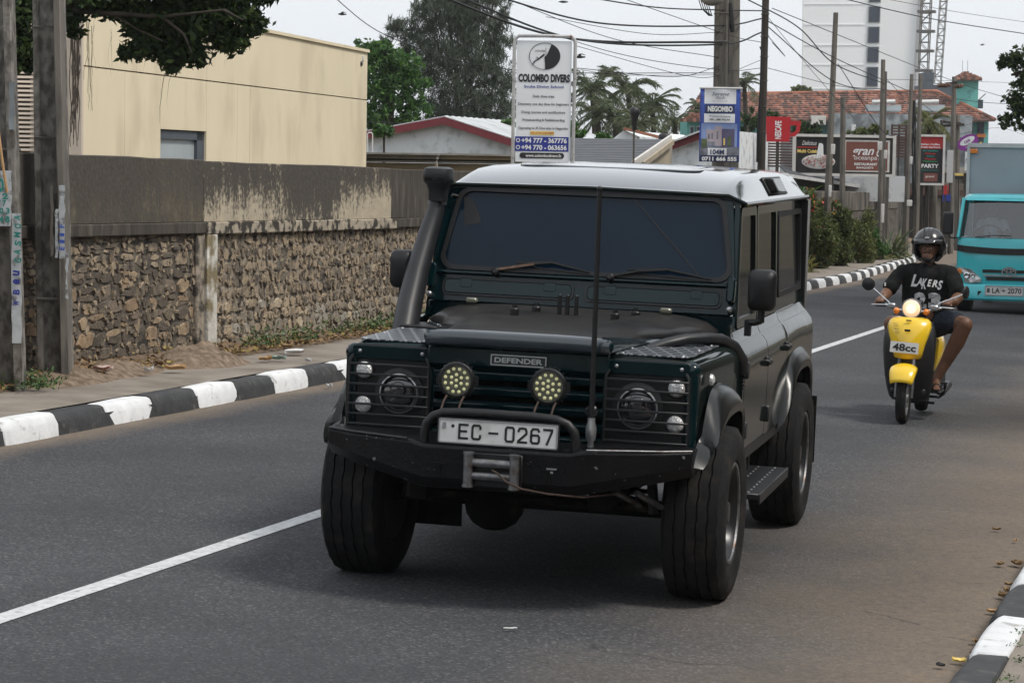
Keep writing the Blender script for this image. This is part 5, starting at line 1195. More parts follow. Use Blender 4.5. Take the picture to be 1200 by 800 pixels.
# ---- yellow building at an angle to the road
YA, YB = base(425, 40), base(92, 27.3)
yb_ = thing('yellow_building', 'large blank cream-yellow rendered building rising behind the stone wall', 'building', (YB.x, YB.y, YB.z))
fx = (YA-YB).xy.to_3d().normalized(); fz = Vector((fx.y, -fx.x, 0)); LN = (YA-YB).xy.length; ZT = 3.76
if fz.dot(-CF) < 0: fz = -fz
MY = basis(Vector((YB.x, YB.y, 0)), fx, UP, fz)
def fs(px):                            # distance along the facade seen at column px
    d = rd(px, 200); p0 = Vector((YB.x, YB.y)); a = np.array([[d.x, -fx.x], [d.y, -fx.y]]); return float(np.linalg.solve(a, np.array([p0.x, p0.y]))[1])
MB(MY).box((LN/2, 1.6, -4.04), (LN-.02, 4.2, 8)).build('building_core', 'joint_dark', yb_, world=True, smooth=0)
MB(MY).box((-.03, 1.7, -4), (.06, 4.3, 8.1)).build('end_wall', 'pinkish_wall', yb_, world=True, smooth=0)
cols = [0, fs(142), fs(184), fs(238), fs(274), fs(289), LN]; ZJ = 3.0; WT = 2.36
for i, (a, b_) in enumerate(zip(cols, cols[1:])):
    z0 = -.3; g_ = .012
    if i == 2:
        MB(MY).box(((a+b_)/2, (WT+ZJ)/2, 0), (b_-a-g_*2+.012, ZJ-WT-.007, .08)).build('wall_panel', 'yellow_wall', yb_, world=True)
        MB(MY).box(((a+b_)/2, .45, 0), (b_-a-g_*2+.012, 1.5, .08)).build('wall_panel', 'yellow_wall', yb_, world=True)
    else: MB(MY).box(((a+b_)/2, (z0+ZJ)/2, 0), (b_-a-(g_ if i not in (1, 3) else 0), ZJ-z0-.007, .08)).build('wall_panel', 'yellow_wall', yb_, world=True)
MB(MY).box((LN/2, (ZJ+ZT)/2+.006, .0), (LN, ZT-ZJ-.012, .08)).build('upper_wall', 'yellow_wall', yb_, world=True)
MB(MY).box((LN/2, ZT+.02, -.06), (LN+.06, .045, .26)).build('coping', 'yellow_wall', yb_, world=True)
a, b_ = cols[2], cols[3]
wf = MB(MY); 
for (x, z_, sx, sz) in ((a+.04, 1.8, .09, 1.1), (b_-.14, 1.8, .30, 1.1), ((a+b_)/2, WT-.06, b_-a, .10)): wf.box((x, z_, -.02), (sx, sz, .06))
mat('frame_blue', (.075, .09, .11), .5, var=.2); mat('blind', (.40, .45, .47), .3, var=.08, sc=2)
w1 = tag(wf.build('window', 'frame_blue', yb_, world=True, smooth=0), kind='stuff'); MB(MY).box(((a+b_)/2, 1.7, -.035), (b_-a-.1, 1.2, .01)).build('pane', 'blind', w1, world=True, smooth=0)
# short side wing to the left of the corner, with a louvred opening
ML, wl, hl_ = SF(-60, 0, 90, 190, 27.6, 4)
MB(ML).box((0, .3, -.1), (wl, hl_+1.6, .2)).build('side_wall', 'pinkish_wall', yb_, world=True, smooth=0)
Mv, wv, hv = SF(17, 78, 40, 178, 27.35, 4)
MB(Mv).box((0, 0, 0), (wv, hv, .03)).build('louvre_back', 'dark_gap', yb_, world=True, smooth=0)
for i in range(19): MB(Mv).box((0, -hv/2+hv*(i+.5)/19, .03), (wv, hv/19*.55, .02), Matrix.Rotation(-.4, 3, 'X')).build('louvre_slat', 'pinkish_wall', yb_, world=True, smooth=0)
MB(Mv).box((wv/2+.04, 0, .03), (.05, hv, .05)).build('louvre_frame', 'pinkish_wall', yb_, world=True, smooth=0)
Mc, wc, hc2 = SF(419, 64, 427, 78, 39.7)
cc = thing('security_camera', 'small white security camera at the top corner of the yellow building', 'camera', Mc.translation)
MB(Mc).box((0, .03, 0), (.09, .10, .10)).build('bracket', 'cctv_white', cc, world=True, bevel=.01); MB(Mc).lathe([(.02, -.09), (.03, -.085), (.03, .05), (.02, .06)], 16, T_((-.01, -.06, .06))).sph((-.01, -.06, .12), .05).build('camera_body', 'tank_black', cc, world=True)
# hanging air roots: thin brown strands over the facade
mat('root', (.055, .042, .032), .9, var=.3)
def rootset(px, top, bot, n, seed, spread):
    r = random.Random(seed); b = MB()
    for k in range(n):
        x = px+r.gauss(0, .6)*spread; y0 = top+r.uniform(-6, 8); y1 = bot-r.uniform(0, (bot-top)*.6)*(k > 1); pts = []
        m_ = max(4, int((y1-y0)/9)); ph = r.uniform(0, 6); dx = r.uniform(-.6, .6)*spread
        for j in range(m_+1):
            f_ = j/m_; xx = x+dx*f_+1.8*math.sin(ph+f_*5+.5*math.sin(f_*9))+r.uniform(-.6, .6); s_ = fs(xx)
            pz = at(xx, y0+(y1-y0)*f_, 30).z; p = MY @ Vector((s_, 0, .085+.03*math.sin(ph+k))); d = rd(xx, y0+(y1-y0)*f_); D_ = (p.xy.length)/d.xy.length
            p = Vector((0, 0, HC))+d*D_*.997; pts.append(p)
        b.tube(pts, [.014*(1-.7*j/m_) if k < 2 else .0065*(1-.4*j/m_) for j in range(m_+1)], 4)
    return b
for k, (px, t_, bo, n_, sp_) in enumerate(((88, 25, 172, 16, 4), (106, 28, 140, 18, 6), (131, 40, 148, 8, 4), (168, 62, 112, 8, 12), (196, 80, 145, 10, 8), (241, 68, 166, 6, 6), (262, 65, 112, 3, 3))):
    w0 = at(px, t_, 28); rt_ = thing('hanging_roots', ['thick clump of hanging air roots nearest the pole on the yellow facade', 'second clump of hanging air roots, with two long wavy strands', 'thin hanging roots just right of the second clump', 'short faint roots hanging in the middle of the facade', 'forked air roots hanging just above the window', 'crossed pair of air roots hanging right of the window', 'single short root hanging farthest right on the yellow facade'][k], 'roots', w0, 'air roots hanging down the yellow building')
    tag(rootset(px, t_, bo, n_, 40+k, sp_).build('root_strands', 'root', rt_, world=True), kind='stuff')
# ---- white gabled house with maroon fascia
h1 = thing('gabled_house', 'white-walled house with a maroon gable fascia and pale sheet roof beyond the yellow building', 'house', base(520, 55))
def P3(px, py, D=55): return at(px, py, D)
EX = Vector((0, 1, 0))*9
gl_, ga, gr_ = P3(412, 163), P3(520.5, 143), P3(604, 170)
low = lambda p: Vector((p.x, p.y, G(p.x, p.y)-.2))
b = MB(); b.add([low(gl_), low(gr_), gr_, ga, gl_, low(gl_)+EX, low(gr_)+EX, gr_+EX, ga+EX, gl_+EX], [(0, 1, 2, 3, 4), (9, 8, 7, 6, 5), (0, 4, 9, 5), (1, 6, 7, 2)]); b.build('wall', 'white_wall', h1, world=True, smooth=0)
for nm, p, q in (('l', gl_, ga), ('r', ga, gr_)):
    d = (q-p).normalized(); n_ = Vector((0, 0, .10)); fo_ = -CF*.25; e = p-d*(.35 if nm == 'l' else 0); f_ = q+d*(.35 if nm == 'r' else 0)
    b = MB(); b.add([e+fo_+Vector((0, 0, -.06)), f_+fo_+Vector((0, 0, -.06)), f_+fo_+Vector((0, 0, .10)), e+fo_+Vector((0, 0, .10)), e+fo_*.8+Vector((0, 0, -.06)), f_+fo_*.8+Vector((0, 0, -.06)), f_+fo_*.8+Vector((0, 0, .10)), e+fo_*.8+Vector((0, 0, .10))], [(0, 1, 2, 3), (7, 6, 5, 4), (0, 4, 5, 1), (3, 2, 6, 7), (0, 3, 7, 4), (1, 5, 6, 2)])
    b.build('fascia', 'maroon', h1, world=True, smooth=0)
    nr = 46; R_ = []
    for k in range(nr+1):
        o_ = fo_*.9+EX*1.1*k/nr+Vector((0, 0, .115+(.02 if k % 2 else 0))); R_.append([e+o_, f_+o_])
    b = MB(); b.loft(R_, False, False); b.build('roof_sheet', 'roof_sheet', h1, world=True, smooth=0, solid=.02)
# ---- low flat-roofed blocks in front of it
h2 = thing('flat_roof_annex', 'low beige annex with stacked slab edges and a thin handrail above the stone wall', 'building', base(500, 44))
for (a, b_, t0, D) in ((408, 511, 179, 43), (511, 612, 180.5, 44)):
    fbox('wall', 'beige_block', a, b_, t0+12, groundpy(a, D)+4, D, 4, h2)
    fbox('roof_slab', 'slab_grey', a-1, b_+2, t0, t0+2.2, D-.45, 4.4, h2); fbox('slab_edge', 'beige_block' if a > 500 else 'slab_grey', a, b_+1, t0+2.9, t0+7, D-.3, 4.2, h2)
    fbox('shadow_gap', 'dark_gap', a, b_, t0+7, t0+8.4, D-.1, 4, h2); fbox('slab_edge', 'slab_grey', a, b_, t0+8.8, t0+11, D-.25, 4.2, h2)
b = MB(); pts = [at(430.5, 180, 43), at(430.5, 157, 43), at(432, 155.5, 43), at(435, 155.5, 43), at(436.5, 157, 43), at(436.5, 180, 43)]; b.tube(pts, .012, 6); b.build('handrail', 'cctv_white', h2, world=True)
# ---- grey slate roof with cream barge board
h3 = thing('slate_roof_house', 'house with a dark grey slate roof and cream barge board right of the divers sign', 'house', base(720, 50))
a1, a2, a3, a4 = at(640, 196, 46), at(742, 193, 46), at(786, 163.5, 52), at(640, 161.5, 52)
nrow = 16
for k in range(nrow):                    # overlapping courses
    f0, f1 = k/nrow, (k+1)/nrow; l0, l1 = a1.lerp(a4, f0), a1.lerp(a4, f1); r0, r1 = a2.lerp(a3, f0), a2.lerp(a3, f1); up_ = Vector((0, 0, .007))
    b = MB(); b.add([l0+up_, r0+up_, r1, l1, l0-up_, r0-up_, r1-up_, l1-up_], [(0, 1, 2, 3), (7, 6, 5, 4), (0, 4, 5, 1), (1, 5, 6, 2), (0, 3, 7, 4), (2, 6, 7, 3)]); b.build('slate_course', 'slate', h3, world=True, smooth=0)
MB().bar(a2+Vector((0, 0, .01)), a3+Vector((0, 0, .03)), .05, .13).build('barge_board', 'cream', h3, world=True); MB().bar(at(754, 193, 45.8), at(789, 166.5, 51.8), .04, .10).build('barge_board', 'beige_block', h3, world=True)
q0, q1, q2, q3 = low(a1), low(a2), low(a3), low(a4)
b = MB(); b.add([q0, q1, q2, q3, a1-Vector((0, 0, .1)), a2-Vector((0, 0, .1)), a3-Vector((0, 0, .1)), a4-Vector((0, 0, .1))], [(0, 1, 5, 4), (1, 2, 6, 5), (2, 3, 7, 6), (3, 0, 4, 7)]); b.build('wall', 'beige_block', h3, world=True, smooth=0)
h4 = thing('maroon_roof_house', 'white gable with a maroon fascia between the slate roof and the hanging banner', 'house', base(800, 60))
b1_, b2_ = at(768, 181, 60), at(842, 152, 60)
b = MB(); e_ = Vector((0, 1, 0))*8; b.add([low(b1_), low(b2_), b2_, b1_, low(b1_)+e_, low(b2_)+e_, b2_+e_, b1_+e_], [(0, 1, 2, 3), (7, 6, 5, 4), (0, 3, 7, 4), (3, 2, 6, 7), (1, 5, 6, 2)]); b.build('wall', 'white_wall', h4, world=True, smooth=0)
MB().bar(b1_-CF*.2-CR*.1+Vector((0, 0, .02)), b2_-CF*.2+Vector((0, 0, .02)), .05, .16).build('fascia', 'maroon', h4, world=True); MB().bar(b1_-CF*.2-CR*.1+Vector((0, 0, .13)), b2_-CF*.2+Vector((0, 0, .13)), .3, .03).build('roof_edge', 'roof_sheet', h4, world=True)
h5 = thing('small_gable', 'small white gable peeping over the slate roof below the palms', 'house', base(730, 75))
c1, c2_, c3 = at(715, 165, 75), at(731, 153, 75), at(747, 160, 75)
b = MB(); b.add([low(c1), low(c3), c3, c2_, c1, low(c1)+e_, low(c3)+e_, c3+e_, c2_+e_, c1+e_], [(0, 1, 2, 3, 4), (9, 8, 7, 6, 5), (4, 3, 8, 9), (3, 2, 7, 8), (0, 4, 9, 5), (1, 6, 7, 2)]); b.build('wall', 'white_wall', h5, world=True, smooth=0)
MB().bar(c2_+e_*0+Vector((0, 0, .06)), at(772, 163, 75)+Vector((0, 0, .06)), .4, .08).build('tiled_verge', 'roof_tile', h5, world=True)
tkk = thing('water_tank', 'black plastic water tank on the roofs left of the hanging banner', 'water tank', at(779, 164, 58))
MB().lathe([(.14, 0), (.15, .02), (.15, .10), (.12, .14), (.04, .16), (.04, .175)], 20).build('tank', 'tank_black', tkk, smooth=40)
b = MB(); b.box((0, 0, -.5), (.3, .3, 1)); b.build('tank_stand', 'slab_grey', tkk)
# hooded post
hp_ = thing('hooded_post', 'thin post topped by a black cloth hood behind the car roof', 'post', base(743, 44))
b = MB(); b.tube([low(at(743, 200, 44)), at(743, 150, 44)], .018, 8); b.build('post', 'concrete_pole', hp_, world=True)
p0 = at(743, 153, 44); b = MB(); b.loft([[p0+CR*(r_*math.cos(t_)+.02*s_)+CF*(r_*math.sin(t_))+UP*z_ for t_ in [2*math.pi*k/12 for k in range(12)]] for z_, r_, s_ in ((0, .03, 0), (.10, .045, 0), (.2, .06, .2), (.30, .085, .5), (.36, .09, .2), (.40, .06, 0), (.42, .02, 0))]); b.build('cloth_hood', 'tank_black', hp_, world=True, smooth=60)
# ---- tiled-roof hotel
ho = thing('hotel', 'long hotel with a mottled orange tiled roof, grey blotchy upper wall and turquoise end', 'building', base(1000, 150))
DH = 150
r1_, r2_ = at(820, 110, DH+6), at(1097, 107.5, DH+6); e1, e2, e3 = at(800, 141, DH), at(1166, 142, DH-1), at(1166, 139, DH+10)
def quadpatch(a, b_, c, d, nu, nv, name, m, par, step=.06):
    """tile courses: a-b is the eave, d-c the ridge"""
    B = MB(); 
    for v in range(nv):
        f0, f1 = v/nv, (v+1)/nv; l0, l1, r0, r1x = a.lerp(d, f0), a.lerp(d, f1), b_.lerp(c, f0), b_.lerp(c, f1)
        for u in range(nu):
            g0, g1 = u/nu, (u+1)/nu; up_ = Vector((0, 0, step*(1+.8*RNG.random())))
            B.add([l0.lerp(r0, g0)+up_, l0.lerp(r0, g1)+up_, l1.lerp(r1x, g1), l1.lerp(r1x, g0), l0.lerp(r0, g0)-up_*.4, l0.lerp(r0, g1)-up_*.4], [(0, 1, 2, 3), (4, 5, 1, 0)])
    o = B.build(name, m, par, world=True, smooth=0, fix=False); o['kind'] = 'stuff'; return o
mat('tiles', (.3, .15, .1), .9, var=.3, sc=.8, isl=1, rnd=[(.33, .14, .095), (.26, .11, .08), (.40, .21, .15), (.13, .075, .06), (.30, .13, .095), (.36, .17, .125), (.22, .11, .08)], c2=(.10, .06, .05), c2t=(.56, .70), c2s=.5)
quadpatch(e1, e2, r2_, r1_, 90, 14, 'roof_tiles', 'tiles', ho); quadpatch(e2, e3, r2_, r2_, 10, 14, 'roof_tiles', 'tiles', ho)
b = MB(); b.tube([r2_+Vector((0, 0, .05)), e2+Vector((0, 0, .1))], .10, 6); b.tube([r1_, r2_+Vector((0, 0, .05))], .10, 6); b.build('ridge_tiles', 'roof_tile', ho, world=True)
fbox('upper_wall', 'blotchy_wall', 978, 1139, 134, 160, DH-1.5, 3, ho); fbox('upper_wall', 'turquoise', 820, 978, 140, 170, DH+1.5, 3, ho); fbox('pink_wall', 'cream', 951, 968, 135.5, 146, DH-.5, 2, ho)
fbox('lower_wall', 'turquoise', 1139, 1157, 140, groundpy(1150, DH), DH+.5, 5, ho); fbox('lower_wall', 'blotchy_wall', 830, 1138, 160, groundpy(1000, DH), DH, 3, ho)
fbox('door_opening', 'slate_blue', 1146, 1153, 141, 172, DH+.3, .2, ho); fbox('orange_band', 'amber', 1145, 1155, 157, 161, DH+.15, .2, ho)
for a in (1023, 1073): 
    fbox('solar_panel', 'blue_glass' if a < 0 else 'blind', a-8, a+32, 123, 131, DH-.8, .3, ho)
for a in (1022, 1073):
    s_ = thing('solar_heater', 'white solar water cylinder on the tiled roof, %s of the two' % ('left' if a < 1050 else 'right'), 'water heater', at(a+13, 120, DH-1), 'solar heaters on the tiled roof')
    MB().tube([at(a, 119.8, DH-1), at(a+27, 119.2, DH-1)], .13, 12).build('cylinder', 'cctv_white', s_, world=True); MB().bar(at(a-5, 126.5, DH-1), at(a+34, 126.5, DH-1), .1, .35).build('panel', 'blind', s_, world=True)
fbox('white_board', 'cctv_white', 998, 1003, 146, 153, DH-2, .1, ho)
tw = thing('stair_tower', 'slim turquoise stair tower with a pyramid tiled roof at the hotel end', 'tower', base(1134, DH+3))
fbox('tower_wall', 'turquoise', 1121, 1146, 92, 145, DH+3, 1.3, tw); ap = at(1131.5, 84, DH+2.5); es = [at(1116.5, 93, DH+2.2), at(1151, 93, DH+2.2), at(1149, 91.5, DH+4.6), at(1118, 91.5, DH+4.6)]
for k in range(4): quadpatch(es[k], es[(k+1) % 4], ap, ap, 8, 5, 'tower_tiles', 'tiles', tw)
b = MB(); b.add([p-Vector((0, 0, .1)) for p in es]+[p+Vector((0, 0, -.02)) for p in es], [(0, 1, 2, 3), (4, 5, 1, 0), (5, 6, 2, 1), (6, 7, 3, 2), (7, 4, 0, 3)]); b.build('eave_board', 'dark_gap', tw, world=True, smooth=0)
for x in (1128, 1134): MB().tube([at(x, 86, DH+3), at(x, 71, DH+3)], .012, 4).build('aerial', 'mast_steel', tw, world=True)
fbox('roof_tank', 'slate_blue', 1146, 1152, 117, 127, DH+4, .6, tw); MB().tube([at(1146, 118, DH+4), at(1155, 110, DH+4)], .03, 5).build('pipe', 'mast_steel', tw, world=True)
h6 = thing('turquoise_house', 'small turquoise house with an orange roof left of the hanging banner', 'house', base(812, 95))
fbox('wall', 'turquoise', 805, 840, 141, 175, 95, 4, h6); quadpatch(at(797, 142, 94.5), at(842, 141, 94.5), at(842, 131, 97), at(822, 132, 97), 12, 6, 'roof_tiles', 'tiles', h6)
for a in (811, 819): fbox('window_frame', 'cctv_white', a-2.6, a+2.6, 148, 162, 94.9, .1, h6); fbox('window_pane', 'slate_blue', a-1.8, a+1.8, 149, 157, 94.85, .1, h6)
# ---- high-rise with crane mast and hoist
DT = 350
tr = thing('high_rise', 'tall plain white tower block with one column of dark windows, fading in haze', 'tower', base(1010, DT))
M0, w0, h0 = SF(942, -40, 1082, 130, DT); 
pts = [(942, -60), (1086, -60), (1074, 130), (940, 130)]; F4 = [at(*p, DT) for p in pts]; B4 = [p+CF*14+CR*1.5 for p in F4]
b = MB(); b.add(F4+B4, [(0, 1, 2, 3), (7, 6, 5, 4), (0, 4, 5, 1), (1, 5, 6, 2), (2, 6, 7, 3), (3, 7, 4, 0)]); b.build('tower_wall', 'tower_white', tr, world=True, smooth=0)
MB().tube([at(1083, -60, DT-.3), at(1073, 112, DT-.3)], .4, 5).build('edge_strip', 'tower_side', tr, world=True)
for i, (y0, y1) in enumerate(((-20, 2.5), (8, 26), (32, 50), (55.5, 73), (79, 101))):
    sx = lambda y: (100-y)*.035
    wfr = MB().add([at(1015+sx(y1)-1, y1+1, DT-.05), at(1030+sx(y1)-1, y1+1, DT-.05), at(1030+sx(y0)-1, y0-1, DT-.05), at(1015+sx(y0)-1, y0-1, DT-.05)], [(0, 1, 2, 3)]).build('window', 'tower_side', tr, world=True, smooth=0, solid=.1)
    MB().add([at(1015.6+sx(y1), y1, DT-.2), at(1028+sx(y1), y1, DT-.2), at(1028+sx(y0), y0, DT-.2), at(1015.6+sx(y0), y0, DT-.2)], [(0, 1, 2, 3)]).build('pane', 'blue_glass', wfr, world=True, smooth=0, solid=.1)
for y in (5, 29, 53, 76, 104):            # faint floor joints
    MB().bar(at(942, y, DT-.05), at(1014, y, DT-.05), .05, .12).build('floor_joint', 'tower_white', tr, world=True)
hb_ = thing('rooftop_block', 'dark slate-blue plant block between the crane mast and the turquoise tower', 'building', base(1098, 330))
fbox('wall', 'slate_blue', 1083, 1094, 85, 112, 330, 5, hb_); fbox('wall', 'slate_blue', 1081, 1116, 100, groundpy(1100, 330), 332, 8, hb_)
def mast(x0, x1, y0, y1, D, w_, name, lab, cat, step):
    M_ = thing(name, lab, cat, base(x1, D)); a, b_ = at(x0, y0, D), at(x1, y1, D); n_ = int((a-b_).length/step); mb = MB(); h = w_/2; rr_ = w_*.05
    for sx_, sy_ in ((-1, -1), (1, -1), (-1, 1), (1, 1)): mb.tube([a+CR*h*sx_+CF*h*sy_, b_+CR*h*sx_+CF*h*sy_], rr_*1.3, 4)
    for k in range(n_+1):
        p = a.lerp(b_, k/n_); q = a.lerp(b_, min(1, (k+1)/n_))
        for sy_ in (-1, 1):
            mb.tube([p-CR*h+CF*h*sy_, p+CR*h+CF*h*sy_], rr_, 4)
            if k < n_: mb.tube([p-CR*h*(1 if k % 2 else -1)+CF*h*sy_, q+CR*h*(1 if k % 2 else -1)+CF*h*sy_], rr_*.7, 4)
    tag(mb.build('lattice', 'mast_steel', M_, world=True), kind='stuff'); return M_
m1 = mast(1087, 1082, -30, 84, 340, 1.25, 'hoist_mast', 'builders hoist mast with small platforms climbing the right edge of the high-rise', 'mast', 1.3)
for y in (14, 37, 60, 83): x = 1082+(84-y)*.044; MB().box(at(x+1, y, 339), (2.4, 1.2, .35)).build('platform', 'mast_steel', m1, world=True)
mast(1108, 1098.5, -30, 98, 325, .85, 'crane_mast', 'thin lattice crane mast standing clear of the high-rise against the sky', 'mast', .85)
# ---- brown slatted screens, billboard, mug sign, canopy
def slats(px0, px1, py0, py1, D, n_, lab, yaw=0):
    t_ = thing('slatted_screen', lab, 'screen', base((px0+px1)/2, D)); M, w_, h_ = SF(px0, py0, px1, py1, D, yaw)
    for x in (-w_/2+.03, 0, w_/2-.03): MB(M).box((x, -.3, -.05), (.05, h_+.6, .04)).build('post', 'dark_pole', t_, world=True)
    for i in range(n_): MB(M).box((0, -h_/2+h_*(i+.5)/n_, 0), (w_, h_/n_*.62, .025)).build('slat', 'slat_brown', t_, world=True, smooth=0)
slats(866, 933, 157, 196, 66, 12, 'brown slatted screen below the red mug sign'); slats(1044, 1063, 146, 185, 72, 12, 'narrow brown slatted screen at the right end of the wide billboard'); 
bb = thing('billboard', 'wide restaurant billboard, food picture on black beside a brown name panel', 'billboard', base(990, 65))
MBb, wb, hb2 = SF(928.5, 158, 1050, 206.5, 65, 4)
def lay(M, x0, x1, y0, y1, z_, name, m, par): return MB(M).add([(x0, y0, z_), (x1, y0, z_), (x1, y1, z_), (x0, y1, z_)], [(0, 1, 2, 3)]).build(name, m, par, world=True, smooth=0)
MB(MBb).box((0, 0, -.06), (wb-.02, hb2-.02, .10)).build('back_box', 'dark_gap', bb, world=True)
ring(MBb, [(x, y) for x, y in rr(wb, hb2, .01, 1)], rr(wb-.17, hb2-.15, .01, 1), -.03, .03, 'frame', 'cream', bb) if False else None
for (x, y, sx_, sy_) in ((0, hb2/2-.035, wb, .07), (0, -hb2/2+.035, wb, .07), (-wb/2+.04, 0, .08, hb2-.142), (wb/2-.04, 0, .08, hb2-.142)): MB(MBb).box((x, y, 0), (sx_, sy_, .07)).build('frame_bar', 'cream', bb, world=True)
u = wb/121.5; xx = lambda px: (px-989.25)*u; yy = lambda py: (182.25-py)*u*1.0
lay(MBb, xx(932), xx(973), yy(203), yy(162), .002, 'picture_panel', 'food_dark', bb); br = lay(MBb, xx(990), xx(1043), yy(201), yy(164), .002, 'border', 'cream', bb); lay(MBb, xx(973), xx(990), yy(203), yy(162), .0015, 'picture_panel', 'food_dark', bb)
lay(MBb, xx(991.3), xx(1040.5), yy(199.5), yy(166), .005, 'name_panel', 'brown_sign', bb)
mw = lambda o: o
def btext(s_, px, py, w_, h_, m, **k): return text(s_, w_*u, h_*u, m, bb, MBb @ T_((xx(px), yy(py), .008)), world=True, **k)
btext('gran', 1011, 179.5, 27, 10.5, 'letter_white', shear=.35, bold=.02); btext('d', 1030, 177.5, 5.5, 11, 'letter_white', shear=.35, bold=.02); btext('oceanpa', 1014.5, 186, 27, 5.2, 'letter_white'); btext('rk', 1032.5, 185.3, 6, 4.6, 'letter_white')
btext('RESTAURANT', 1015, 192, 27, 3, 'letter_white', bold=.04); btext('BANQUETS', 1014, 196.3, 20, 2.6, 'letter_white', bold=.03)
btext('Delicious', 948, 168.5, 17, 5, 'letter_white', shear=.4); btext('Multi Cuisine', 947.5, 177.8, 27, 4.2, 'ink_yellow', bold=.04); lay(MBb, xx(934), xx(957), yy(174), yy(172.8), .006, 'underline', 'ink_red', bb)
b = MB(MBb); b.lathe([(.001, .004), (.50, .004), (.52, .02), (.50, .03)], 36, T_((xx(959), yy(190), 0)) @ Matrix.Diagonal((.85, .36, .3, 1))); b.build('plate_picture', 'cream', bb, world=True)
b = MB(MBb); r = random.Random(9)
for k in range(150):
    a, q = r.uniform(0, 6.28), r.random()**.5; s_ = r.uniform(.012, .03); b.prism([(xx(959)+q*.40*math.cos(a)+s_*math.cos(t_), yy(189.5)+q*.15*math.sin(a)+s_*.7*math.sin(t_)) for t_ in (0, 1.2, 2.5, 3.8, 5)], .012, .018+.0001*k)
tag(b.build('food_picture', 'food_mix', bb, world=True), kind='stuff'); MB(MBb).add([(xx(956), yy(186), .020), (xx(965), yy(186), .020), (xx(964), yy(170), .020), (xx(962), yy(168.5), .020), (xx(959), yy(168.5), .020)], [(0, 1, 2, 3, 4)]).build('swan_napkin', 'letter_white', bb, world=True)
for px in (975, 1040): 
    MB().bar(low(at(px, 210, 65.1)), at(px, 206, 65.1), .08, .08, (1, 0, 0)).build('leg', 'concrete_pole', bb, world=True)
cn = thing('canopy', 'long low canopy roof with a white edge sloping below the billboard', 'canopy', base(990, 63))
c0, c1x = at(925, 206, 63), at(1058, 226, 69); b = MB(); b.add([c0, c1x, c1x+CF*2.5+UP*.25, c0+CF*2.5+UP*.25], [(0, 1, 2, 3)]); b.build('roof_sheet', 'slate', cn, world=True, solid=.03); MB().bar(c0-CF*.03, c1x-CF*.03, .03, .08).build('white_edge', 'cctv_white', cn, world=True)
fbox('back_wall', 'white_wall', 985, 1060, 206, 236, 66.5, .2, cn); fbox('dark_side', 'dark_gap', 925, 990, 209, 235, 66, .2, cn)
mg = thing('mug_sign', 'big red coffee mug cut-out sign with white lettering', 'sign', base(915, 64)); Mm_, wm, hm = SF(897, 137, 926, 166, 64)
MB(Mm_).prism([(-wm/2, hm/2), (wm/2, hm/2), (wm/2*.95, -hm/2), (-wm/2*.9, -hm/2)], 0, .08).build('mug', 'mug_red', mg, world=True, smooth=0)
ring(Mm_, [(wm/2, hm*.34), (wm/2+.27, hm*.34), (wm/2+.24, -.05), (wm/2+.12, -hm*.28), (wm/2, -hm*.30)], [(wm/2, hm*.16), (wm/2+.16, hm*.16), (wm/2+.14, -.03), (wm/2+.08, -hm*.12), (wm/2, -hm*.14)], .02, .06, 'mug_handle', 'mug_red', None)
hnd = bpy.context.scene.objects['mug_handle']; hnd.parent = mg; hnd.matrix_parent_inverse = mg.matrix_basis.inverted()
text('NESCAFE', hm*.72, wm*.26, 'letter_white', mg, Mm_ @ T_((.0, -.02, .085)) @ Matrix.Rotation(math.pi/2, 4, 'Z'), bold=.03, world=True); MB(Mm_).box((0, -hm/2-.4, .03), (.08, .8, .05)).build('post', 'dark_pole', mg, world=True)
# ---- divers sign
ds = thing('divers_sign', 'tall white diving school sign in a rusty rounded tube frame above the car roof', 'sign', base(637, 33)); DS = 33
Ms_, ws_, hs_ = SF(605, 47, 669, 186, DS); u = ws_/64; SXX = lambda px: (px-637)*u; SYY = lambda py: (116.5-py)*u
MB(Ms_).box((0, -.03, -.03), (ws_, hs_+.02, .05)).build('sign_panel', 'sign_white', ds, world=True, smooth=0)
pts = [Ms_ @ Vector(p) for p in ((SXX(602), SYY(240), 0), (SXX(602), SYY(52), 0), (SXX(603), SYY(47), 0), (SXX(607), SYY(43.5), 0), (SXX(637), SYY(43), 0), (SXX(668), SYY(43.5), 0), (SXX(672), SYY(47), 0), (SXX(673), SYY(52), 0), (SXX(672), SYY(240), 0))]
MB().tube(pts, .024, 8).build('tube_frame', 'sign_frame', ds, world=True)
def dt(s_, px, py, w_, h_, m, **k): return text(s_, w_*u, h_*u, m, ds, Ms_ @ T_((SXX(px), SYY(py), .0005)), world=True, **k)
lx, ly = SXX(637.5), SYY(66.5); R0 = 18.2*u
lg = MB(Ms_); lg.loft([[Vector((lx+q*math.cos(t_), ly+q*.86*math.sin(t_), z_)) for t_ in [2*math.pi*k/40 for k in range(40)]] for q, z_ in ((R0, -.001), (R0, .002), (R0*.965, .002), (R0*.965, -.001))], True, False, True); lg.build('logo_ring', 'ink_black', ds, world=True)
po = [(lx+R0*.97*math.cos(t_), ly+R0*.97*.86*math.sin(t_)) for t_ in [math.radians(-88+152*k/18) for k in range(19)]]+[(lx+R0*.30, ly+R0*.45), (lx+R0*.12, ly+R0*.05), (lx+R0*-.02, ly-R0*.05), (lx+R0*.02, ly-R0*.45)]
MB(Ms_).add([(x, y, .0012) for x, y in po], [tuple(range(len(po)))]).build('logo_half', 'ink_black', ds, world=True, smooth=0)
